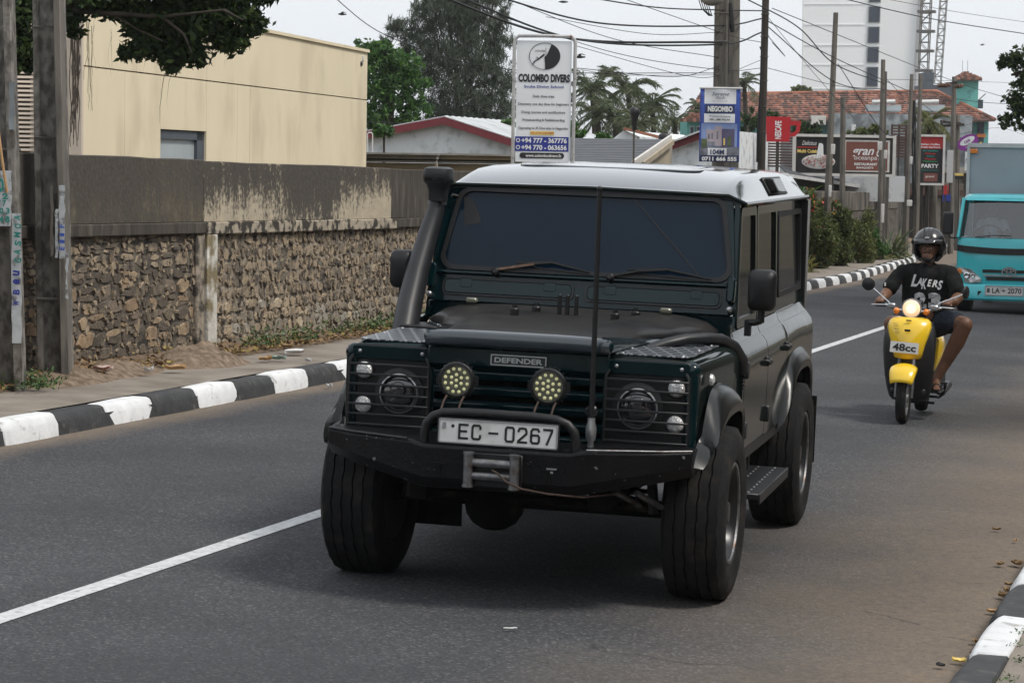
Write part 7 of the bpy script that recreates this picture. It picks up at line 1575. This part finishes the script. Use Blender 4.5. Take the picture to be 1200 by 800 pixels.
# overhanging tree at the top left
D = 23.0
tb = base(-70, 24); j0 = at(-20, 110, 23.6); j1 = at(40, 48, 23.2); j2 = at(78, 12, 23); j3 = at(130, 16, 22.8); j4 = at(190, 20, 22.7); j5 = at(262, 12, 22.6)
tree('overhanging_tree', 'dark glossy tree overhanging the top left in front of the yellow building', 'tree', tb,
     [bl(20, 10, 36, 32, D), bl(28, 58, 20, 18, D), bl(30, 76, 14, 8, D), bl(88, 28, 13, 16, D), bl(120, -4, 42, 22, D), bl(160, 22, 26, 20, D), bl(168, 50, 26, 16, D), bl(150, 62, 12, 8, D), bl(196, 22, 38, 26, D), bl(205, 58, 24, 20, D), bl(202, 76, 14, 9, D), bl(228, 30, 30, 28, D), bl(228, 66, 16, 12, D), bl(262, 14, 32, 28, D), bl(270, 48, 24, 14, D), bl(298, 26, 14, 16, D), bl(295, -6, 26, 12, D), bl(318, -4, 12, 6, D), bl(200, -14, 90, 16, D)],
     15000, .088, 'leaf_dark', [([tb, tb+UP*1.6, j0, at(-40, 30, 23.6), at(-60, -80, 23.6)], .30, .14), ([j0, j1, j2, at(84, -30, 23)], .12, .075), ([j2, j3, j4, j5], .030, .010), ([j3, at(160, 34, 22.8), at(190, 48, 22.7)], .012, .006), ([j4, at(215, 40, 22.7), at(225, 62, 22.7)], .02, .006), ([j5, at(285, 24, 22.6)], .014, .006)], .3, clump=.5, per=11, asp=.42)
tree('broad_tree', 'bright green broad-leaved tree right beside the yellow building', 'tree', base(455, 62),
     [bl(440, 72, 26, 22, 62), bl(470, 80, 26, 20, 62), bl(425, 60, 16, 12, 62), bl(450, 58, 18, 12, 62), bl(485, 98, 20, 12, 62), bl(500, 96, 9, 6, 62), bl(450, 105, 32, 24, 62), bl(485, 125, 22, 16, 62), bl(440, 140, 30, 18, 62), bl(478, 148, 26, 12, 62), bl(418, 100, 18, 26, 62)], 11000, .13, 'leaf_bright', [([base(455, 62), at(455, 140, 62), at(458, 100, 62), at(470, 70, 62)], .2, .05)], .2, clump=.30, per=16)
tree('casuarina_tree', 'tall feathery grey-green casuarina tree reaching the top of the photo', 'tree', base(540, 88),
     [bl(520, 20, 44, 28, 88), bl(490, 40, 28, 26, 88), bl(462, 34, 14, 12, 88), bl(452, 50, 8, 10, 88), bl(560, 25, 36, 32, 88), bl(585, 50, 20, 22, 88), bl(540, 62, 48, 32, 88), bl(500, 78, 34, 28, 88), bl(580, 82, 24, 26, 88), bl(545, 110, 46, 34, 88), bl(515, 128, 26, 26, 88), bl(588, 118, 24, 28, 88), bl(570, 138, 36, 16, 88), bl(538, -6, 42, 18, 88), bl(505, 4, 26, 14, 88), bl(580, -2, 20, 12, 88), bl(470, 62, 14, 12, 88), bl(592, 20, 10, 14, 88)],
     34000, .30, 'leaf_grey', [([base(540, 88), at(538, 140, 88), at(536, 90, 88), at(528, 40, 88), at(522, -10, 88)], .15, .03), ([at(538, 120, 88), at(560, 80, 88), at(572, 40, 88), at(578, 5, 88)], .12, .03), ([at(536, 96, 88), at(505, 60, 88), at(480, 40, 88)], .08, .02), ([at(538, 110, 88), at(575, 95, 88), at(590, 78, 88)], .07, .02)], .3, clump=.24, per=22, asp=.085, droop=1.4)
tree('right_tree', 'leafy tree branch cluster at the right edge above the truck box', 'tree', base(1290, 44),
     [bl(1196, 68, 14, 14, 44), bl(1182, 72, 14, 8, 44), bl(1172, 78, 7, 6, 44), bl(1198, 95, 12, 12, 44), bl(1188, 118, 12, 13, 44), bl(1200, 128, 14, 18, 44), bl(1180, 140, 11, 9, 44), bl(1196, 148, 12, 6, 44), bl(1215, 90, 16, 40, 44), bl(1206, 52, 8, 5, 44)], 4200, .085, 'leaf_dark', [([base(1290, 44), at(1275, 60, 44), at(1240, 70, 44), at(1205, 84, 44), at(1185, 88, 44)], .16, .02), ([at(1240, 90, 44), at(1205, 120, 44), at(1185, 138, 44)], .05, .012)], .2, clump=.36, per=13)
for k, (px, py, rx, ry, D, m_, lab) in enumerate(((672, 155, 13, 14, 56, 'leaf_bright', 'bright green bush half hidden behind the divers sign'), (706, 162, 8, 6, 60, 'leaf_bright', 'small rounded green bush between sign and hooded post'), (595, 148, 9, 9, 58, 'leaf_bright', 'yellow-green bush touching the left edge of the divers sign'), (450, 152, 12, 8, 50, 'leaf_bright', 'low green bush above the maroon fascia end'), (895, 140, 26, 14, 80, 'leaf_dark', 'dark hedge behind the red mug sign'), (950, 150, 20, 9, 78, 'leaf_dark', 'dark shrubbery above the left half of the billboard'), (1020, 153, 22, 7, 78, 'leaf_bush', 'clipped green shrub above the right half of the billboard'), (858, 132, 10, 6, 90, 'leaf_dark', 'dark foliage right of the banner under the tiled roof'), (940, 105, 10, 4, 170, 'leaf_bush', 'tuft of foliage over the left ridge of the tiled roof'), (1092, 160, 18, 14, 80, 'leaf_palm_yellow', 'yellow-green foliage behind the PARTY sign'))):
    tree('bush', lab, 'bush', base(px, D), [bl(px, py, rx, ry, D), bl(px-rx*.4, py+ry*.4, rx*.8, ry*.8, D), bl(px+rx*.5, py+ry*.3, rx*.6, ry*.7, D)], 700, .0035*D**.9, m_, [([base(px, D), at(px, py, D)], .05, .02)], .05, clump=.3)
# palms
def palm(px, py, D, fl, nf, lab, m_='leaf_palm', lean=0, ph=0, trunk=True, cat='palm tree', group='coconut palms behind the slate roof'):
    c_ = at(px, py, D); b0 = base(px+lean, D); t_ = thing('palm_tree', lab, cat, b0, group); r = random.Random(int(px*13)); C, Dd = [], []; st_ = MB()
    if trunk: MB().tube([b0, b0.lerp(c_, .5)+CR*.15, c_], [.17, .13, .11], 8).build('trunk', 'bark', t_, world=True, smooth=60)
    for k in range(nf):
        a = 2*math.pi*(k+r.random()*.6)/nf+ph; el = r.uniform(-.35, 1.15); L_ = fl*r.uniform(.8, 1.1); h_ = CR*math.cos(a)+CF*math.sin(a); pts = []
        for j in range(11):
            f_ = j/10; pts.append(c_+h_*(L_*f_*math.cos(el*.6)*(1-.18*f_))+UP*(L_*(math.sin(el)*f_*1.05-(.34+.30*math.cos(el))*f_*f_)))
        st_.tube(pts, [.03*(1-.8*j/10) for j in range(11)], 4, caps=False)
        for j in range(1, 44):
            f_ = j/44*10; i0 = min(9, int(f_)); p = pts[i0].lerp(pts[i0+1], f_-i0); d = (pts[i0+1]-pts[i0]).normalized(); sd = d.cross(UP); sd = sd.normalized() if sd.length > .1 else h_
            ln = L_*.24*math.sin(math.pi*min(1, .12+.85*j/44))**.7
            for s_ in (-1, 1):
                dr_ = (d*.75+sd*s_*.75-UP*(.15+.35*r.random())).normalized(); C.append(p+dr_*ln*.5); Dd.append((dr_, ln))
    st_.build('frond_ribs', m_, t_, world=True, smooth=60)['kind'] = 'stuff'
    Cn = np.array([list(v) for v in C]); dn = np.array([list(q[0]) for q in Dd]); ln_ = float(np.mean([q[1] for q in Dd]))
    tag(leaves('fronds', m_, Cn, ln_*1.25, t_, asp=.085, dirs=dn*3, curl=.15), kind='stuff')
palm(694, 104, 100, 1.9, 20, 'palm crown half hidden by the right edge of the divers sign'); palm(736, 103, 105, 1.95, 24, 'tallest palm, with a full spiky crown over the slate roof'); palm(764, 122, 102, 1.6, 20, 'palm just right of the tallest, its fronds leaning right'); palm(720, 138, 96, 1.6, 20, 'low palm beneath the tallest one'); palm(790, 142, 108, 1.5, 18, 'smallest low palm nearest the hanging banner'); palm(748, 146, 94, 1.3, 16, 'low bushy palm crown directly above the hooded post')
palm(700, 136, 98, 1.5, 18, 'lower palm crown beside the divers sign'); palm(816, 124, 140, .9, 14, 'tiny distant palm left of the hanging banner'); palm(872, 98, 120, 1.3, 16, 'palm fronds showing between the twin poles and the dark pole'); palm(1088, 143, 76, 1.05, 18, 'yellowish palm before the blotchy hotel wall', 'leaf_palm_yellow')
# ---- shrubs on the far pavement
def shrub(px, py, rx, ry, D, m_, lab, n, size, fl=0, rd_=None):
    b0 = base(px, D); b0.z += .12; t_ = thing('shrub', lab, 'shrub', b0, 'shrubs along the far pavement'); s_ = D/FPX; blobs = []; r = random.Random(int(px))
    for k in range(9): blobs.append(bl(px+r.uniform(-.55, .55)*rx, py+r.uniform(-.45, .5)*ry, rx*r.uniform(.4, .6), ry*r.uniform(.42, .6), D+r.uniform(-.4, .4), rx*.8))
    blobs.append((at(px, py+ry*.5, D), (rx*s_*.85, rx*s_*.8, ry*s_*.55)))
    C = blobpts(blobs, n, .4, 12); C = C[C[:, 2] > b0.z-.02]; tag(leaves('foliage', m_, C, size, t_, asp=.5), kind='stuff')
    st_ = MB()
    for k in range(6): st_.tube([b0+CR*r.uniform(-.1, .1), at(px+r.uniform(-.6, .6)*rx, py+r.uniform(-.3, .3)*ry, D)], .015, 5)
    tag(st_.build('stems', 'bark', t_, world=True), kind='stuff')
    if fl: 
        F = C[RNG.random(len(C)) < fl/len(C)]; F = F-np.array(CF)*.12; tag(leaves('flowers', 'flower', F, size*.75, t_, asp=.9), kind='stuff')
shrub(956, 275, 26, 44, 52.5, 'leaf_bush', 'big dark shrub dotted with red flowers right behind the car', 15000, .07, 60); shrub(948, 232, 14, 16, 53, 'leaf_olive', 'pale leggy top growth with yellow and red flowers by the car roof', 1000, .09, 45); shrub(985, 276, 17, 38, 54.5, 'leaf_bush', 'tall dark shrub in the middle of the pavement row', 11000, .07, 12); shrub(1010, 276, 17, 34, 57, 'leaf_olive', 'olive shrub at the right end of the dense row', 9000, .07, 4)
shrub(1028, 284, 13, 20, 60, 'leaf_bright', 'low bright green shrub filling in before the fan-leaved plant', 2600, .075); shrub(968, 240, 20, 10, 54, 'leaf_olive', 'loose sprigs rising over the row between the poles', 900, .085, 20)
def spiky(px, py, D, n, ln, m_, lab, name='spiky_plant', up=.8, w_=.06):
    b0 = at(px, py, D); b0.z = G(b0.x, b0.y)+.13; t_ = thing(name, lab, 'plant', b0); r = random.Random(int(px+py)); b = MB()
    for k in range(n):
        a = r.uniform(0, 6.283); h_ = CR*math.cos(a)+CF*math.sin(a); L_ = ln*r.uniform(.6, 1.1); e = r.uniform(.2, 1)*up; s_ = h_.cross(UP)*w_*.5; rows = []
        o_ = CR*r.uniform(-.2, .2)*ln+CF*r.uniform(-.1, .1)
        for j in range(6):
            f_ = j/5; c_ = b0+o_+h_*(L_*f_*.75)+UP*(L_*(e*1.3*f_-.75*f_*f_*(1.2-e*.6))); w2 = (1-f_)**.6*(.4+1.2*f_ if f_ < .5 else 1); rows.append([c_-s_*w2, c_+s_*w2])
        b.loft(rows, False, False)
    tag(b.build('blades', m_, t_, world=True, smooth=60), kind='stuff'); return t_
spiky(1043, 292, 62, 90, 1.0, 'leaf_palm', 'green fan-leaved plant at the right end of the shrub row', up=1.0, w_=.10); spiky(1036, 300, 60.5, 60, .75, 'leaf_yellow', 'yellowing spiky tuft below the fan-leaved plant', up=.6, w_=.06); spiky(945, 322, 50, 110, .62, 'leaf_yellow', 'yellow-green grass tuft at the kerb right behind the car', up=.9, w_=.04); spiky(1052, 288, 64, 60, .8, 'leaf_palm_yellow', 'small pale fan plant nearest the rider helmet', up=.9, w_=.07)
spiky(942, 214, 52, 7, .8, 'leaf_bright', 'few long upright banana-like blades poking up by the car roof', up=1.0, w_=.09)
bpy.context.scene.objects['blades.004'].data.transform(Matrix.Translation((0, 0, 1.55)))
# ---- weeds, soil mound, fallen leaves and litter along the wall foot
def weeds(ya, yb, n, lab_seed, xo=(-9.2, -8.95), size=.05, h=.16):
    r = random.Random(lab_seed); C = []
    for k in range(n):
        y = r.uniform(ya, yb); X = r.uniform(*xo); z = G(X, y)+.17+abs(r.gauss(0, h*.45))
        if noise.noise((y*1.6, X*2, 4)) > -.15: C.append((X, y, z))
    return np.array(C)
mat('weed', (.06, .12, .03), .7, var=.3, isl=1, rnd=[(.055, .12, .03), (.09, .16, .04), (.04, .085, .025), (.12, .17, .05), (.16, .15, .07)])
tag(leaves('wall_foot_weeds', 'weed', weeds(21.6, 29, 3600, 1), .05, asp=.3), kind='stuff'); tag(leaves('pole_foot_weeds', 'weed', np.array([(p.x+random.gauss(0, .10), p.y+random.gauss(0, .12), p.z+abs(random.gauss(0, .05))) for p in [gr(40, 453, .18)] for k in range(260)]), .05, asp=.3), kind='stuff')
C = np.array([(X, y, G(X, y)+.185+.012*random.random()) for X, y in [(-8.85-abs(random.gauss(0, .16)), random.uniform(16, 27)) for k in range(2200)]]); C[:, 2] += np.clip((-8.93-C[:, 0])*.22, 0, .08)
tag(leaves('leaf_litter', 'dry_leaf', C, .045, asp=.6, dirs=RNG.normal(size=(len(C), 3))*np.array([3, 3, .2])), kind='stuff')
mo = MB(); c0 = gr(232, 418, .2); N_ = 24
for cx, cy, rx, ry, hh in ((c0.x, c0.y, .42, .75, .17), (c0.x-.1, c0.y-1.5, .30, .9, .10), (-9.0, 17.6, .35, .9, .10)):
    vs, fs = [], []
    for i in range(9):
        for j in range(N_):
            q, a = i/8, 2*math.pi*j/N_; X, Y = cx+rx*q*math.cos(a), cy+ry*q*math.sin(a); h_ = hh*(1-q*q)**1.3*(1+.5*noise.noise((X*6, Y*5, 1)))+.035*noise.noise((X*17, Y*15, 3))*(1-q); vs.append((X, Y, G(X, Y)+.135+h_))
    mo.add(vs, [(i*N_+j, i*N_+(j+1) % N_, (i+1)*N_+(j+1) % N_, (i+1)*N_+j) for i in range(8) for j in range(N_)])
mat('soil', (.21, .16, .12), 1, var=.35, sc=16, c2=(.12, .09, .065), c2t=(.5, .66), c2s=14, bump=1, bsc=60, spec=.1); tag(mo.build('soil_mounds', 'soil', smooth=60), kind='stuff')
def scrap(px, py, w_, l_, m, lab, cat='litter', dz=.17, rot=0, name='litter_scrap', curl=.02):
    p = gr(px, py, dz) if dz > .05 else gr(px, py, .006); r = random.Random(int(px)); n_ = 5; M = Matrix.Translation(p) @ Matrix.Rotation(rot, 4, 'Z'); rows = []
    for i in range(n_+1):
        f_ = i/n_*2-1; wv = w_/2*(1-abs(f_)**2.2)**.5*r.uniform(.75, 1.1)+.003; rows.append([M @ Vector((f_*l_/2, s_*wv, .008+curl*(abs(s_)**2)*(1+r.random())+.3*curl*f_*f_*r.random()*2)) for s_ in (-1, -.3, .3, 1)])
    b = MB(); b.loft(rows, False, False); o = b.build(name, m, smooth=0, solid=.002); return tag(o, lab, cat)
mat('litter_red', (.36, .15, .11), .7, c2=(.6, .5, .46), c2t=(.45, .55), c2s=30); mat('litter_green', (.30, .40, .36), .7, c2=(.08, .2, .14), c2t=(.5, .55), c2s=25)
scrap(345, 415, .12, .26, 'cctv_white', 'flat white plastic wrapper lying at the weeds by the wall', rot=1.2, dz=.16); scrap(325, 422, .10, .16, 'litter_green', 'green and white scrap beside the white wrapper', rot=.5, dz=.16); scrap(121, 435, .10, .16, 'litter_red', 'reddish crumpled paper at the foot of the rough stones', rot=.3, dz=.2)
scrap(174, 436, .06, .08, 'cctv_white', 'small white paper crumb left of the painted post', rot=.3, dz=.18); scrap(311, 423, .10, .14, 'bamboo', 'tan husk just left of the green scrap', rot=1, dz=.16); scrap(337, 408, .09, .12, 'dry_leaf', 'dry curled leaf among the weeds at the wall', rot=.2, dz=.2, name='dry_leaf')
scrap(205, 434, .09, .20, 'bamboo', 'tan strip of bark on the soil mound', rot=.9, dz=.17); scrap(386, 455, .05, .05, 'cctv_white', 'tiny white scrap on the road below the kerb', rot=.2, dz=0); scrap(361, 425, .05, .06, 'cctv_white', 'little white scrap between kerb and weeds', dz=.16)
scrap(598, 738, .010, .06, 'cctv_white', 'short pale scratch of paper on the asphalt before the car', dz=0, rot=.4, curl=.002)
for k, (px, py, s_, m_, lab) in enumerate(((1124, 777, .035, 'ink_yellow', 'pale yellow leaf on the asphalt near the bottom right'), (1172, 663, .035, 'dry_leaf', 'brown leaf pair level with the white kerb block end'), (1192, 663, .05, 'dry_leaf', 'bigger brown leaf touching the kerb, topmost of the leaves'), (1183, 687, .03, 'dry_leaf', 'single brown leaf just under the topmost ones'), (1181, 694, .04, 'dry_leaf', 'clustered brown leaf beside the black kerb block'), (1176, 701, .045, 'dry_leaf', 'darkest curled leaf by the black kerb block'), (1165, 719, .04, 'bamboo', 'tan curled leaf above the near white kerb block'), (1143, 754, .03, 'dry_leaf', 'small dark leaf halfway down the near white kerb block'), (1141, 768, .025, 'dry_leaf', 'dark leaf at the start of the last black kerb block'), (1168, 622, .03, 'dry_leaf', 'lone brown leaf high on the dusty lane'), (1190, 635, .02, 'bamboo', 'tiny tan leaf above the kerb top'), (1102, 782, .025, 'tank_black', 'black speck of debris left of the yellow leaf'))):
    scrap(px, py, s_, s_*1.7, m_, lab, 'leaf', 0, rot=k*1.1, name='fallen_leaf', curl=s_*.25)
# grass creeping over the near kerb edge
C = np.array([(p.x+random.gauss(0, .02), p.y+random.gauss(0, .05), p.z+.012) for q in ((1195, 757), (1192, 775), (1184, 797), (1198, 742)) for p in [gr(*q, .15)] for k in range(35)]); tag(leaves('kerb_grass', 'weed', C, .016, asp=.3), kind='stuff')
# ---- birds
for k, (px, py, D, s_, lab) in enumerate(((401, 17, 60, .22, 'bird gliding in the sky left of the casuarina'), (679, 67, 60, .30, 'bird flying just right of the divers sign'), (660, 2.5, 40, .16, 'bird perched on the cable at the top edge'), (1151, 53, 90, .16, 'tiny bird in the empty sky right of the crane'))):
    c_ = at(px, py, D); bd_ = thing('bird', 'dark '+lab, 'bird', c_, 'birds'); b = MB(); b.loft([[c_+CR*(x*s_)+CF*(math.sin(t_)*r_*s_)+UP*(math.cos(t_)*r_*s_) for t_ in [2*math.pi*j/8 for j in range(8)]] for x, r_ in ((-.5, .01), (-.35, .06), (-.1, .12), (.15, .11), (.3, .07), (.42, .065), (.5, .01))])
    b.build('body', 'cable', bd_, world=True, smooth=60)
    if k != 2:
        for s2 in (-1, 1): b = MB(); b.add([c_+CR*.1*s_, c_-CR*.15*s_, c_-CR*.05*s_+CF*s2*.4*s_+UP*.22*s_, c_+CR*.02*s_+CF*s2*.9*s_+UP*.10*s_-CR*s2*.5*s_, c_+CR*.16*s_+CF*s2*.4*s_+UP*.26*s_], [(0, 1, 2, 4), (2, 3, 4)]); b.build('wing', 'cable', bd_, world=True, smooth=0, solid=.006)
# ------------------------------------------------------------------ the other side of the street, out of frame, shaped for dark reflections in the car paint
for k, (x, y, w_, l_, h_, m_, lab) in enumerate(((6.6, 12, 5, 16, 5.2, 'shop_brown', 'grey shophouse across the near pavement, outside the view'), (7.6, 33, 5, 22, 7.5, 'shop_brown', 'weathered shophouse further along the near pavement, outside the view'), (7.5, -4, 5, 14, 5, 'beige_block', 'beige shop beside the photographer, outside the view'), (6.6, 60, 5, 28, 9, 'shop_brown', 'long grey building down the near pavement, outside the view'))):
    s_ = thing('shophouse', lab, 'building', (x, y, G(x, y))); b = MB(); b.box((0, 0, h_/2-.2), (w_, l_, h_)); b.build('wall', m_, s_); b = MB(); b.box((-.3, 0, h_+.05), (w_+.8, l_+.6, .14)); b.build('roof', 'slate', s_)
    for j in range(3):
        yy_ = -l_/2+l_*(j+.5)/3; b = MB(); b.box((-w_/2-.02, yy_, 1.2), (.08, l_/3*.72, 2.2)); b.build('shutter', 'dark_gap', s_); b = MB(); b.box((-w_/2-.02, yy_, h_-1.3), (.08, 1.2, 1.1)); b.build('window', 'slate_blue', s_); b = MB(); b.box((-w_/2-.6, yy_, 2.7), (1.3, l_/3*.9, .08)); b.build('awning', 'slat_brown', s_)
for k, (x, y, r_, lab) in enumerate(((-10, -15, 4.6, 'large street tree behind the photographer on the wall side, outside the view'), (-3.0, -20, 5.0, 'spreading tree over the road behind the photographer, outside the view'), (4, -12, 4.2, 'street tree behind the photographer on the near side, outside the view'), (-15, -6, 2.8, 'garden tree behind the wall left of the photographer, outside the view'), (3.6, 22, 2.0, 'pavement tree opposite the car, outside the view'))):
    tree('unseen_tree', lab, 'tree', (x, y, G(x, y)), [((x, y, 5.5), (r_, r_, r_*.85)), ((x+r_*.6, y+.5, 4.6), (r_*.7, r_*.7, r_*.55)), ((x-r_*.6, y-.5, 4.8), (r_*.7, r_*.7, r_*.6))]+([((x, y, 2.6), (r_*.9, r_*.6, 1.6))] if k < 3 else []), 5000, .30, 'leaf_dark', [([Vector((x, y, 0)), Vector((x+.2, y, 2.2)), Vector((x, y, 5))], .3, .1)], .3, clump=.3)
tree('unseen_tree', 'added high canopy over the lane ahead, unseen, darkening the car roof reflections', 'tree', (4.2, 40, G(4.2, 40)), [((2.6, 38, 11), (5, 6, 3.2)), ((0, 42, 11.5), (3.5, 5, 2.6)), ((5, 44, 10.5), (4, 5, 3))], 6000, .34, 'leaf_dark', [([Vector((4.2, 40, 0)), Vector((4, 40, 4.5)), Vector((3, 40, 10))], .35, .12)], .3, clump=.3)  # canopy added above the view to darken what the car roof mirrors
bw = thing('added_wall', 'added plain wall across the road behind the camera, unseen, darkening the car front reflections', 'wall', (-4, -30, .2)); b = MB(); b.box((0, 0, 1.4), (26, .3, 3.2)); b.build('wall', 'old_plaster', bw)  # unseen wall added to block bright sky from the car's front reflections
# ------------------------------------------------------------------ the air: a thin even haze over everything
hm_ = bpy.data.materials.new('haze'); hm_.use_nodes = True; t = hm_.node_tree; t.nodes.clear()
pv = t.nodes.new('ShaderNodeVolumePrincipled'); pv.inputs['Color'].default_value = (.985, .99, 1, 1); pv.inputs['Density'].default_value = .0003; pv.inputs['Anisotropy'].default_value = .2
mo_ = t.nodes.new('ShaderNodeOutputMaterial'); t.links.new(pv.outputs[0], mo_.inputs['Volume']); MT['haze'] = hm_
tag(MB().box((0, 1300, 15), (3100, 3500, 46)).build('haze', 'haze', smooth=0), kind='stuff')
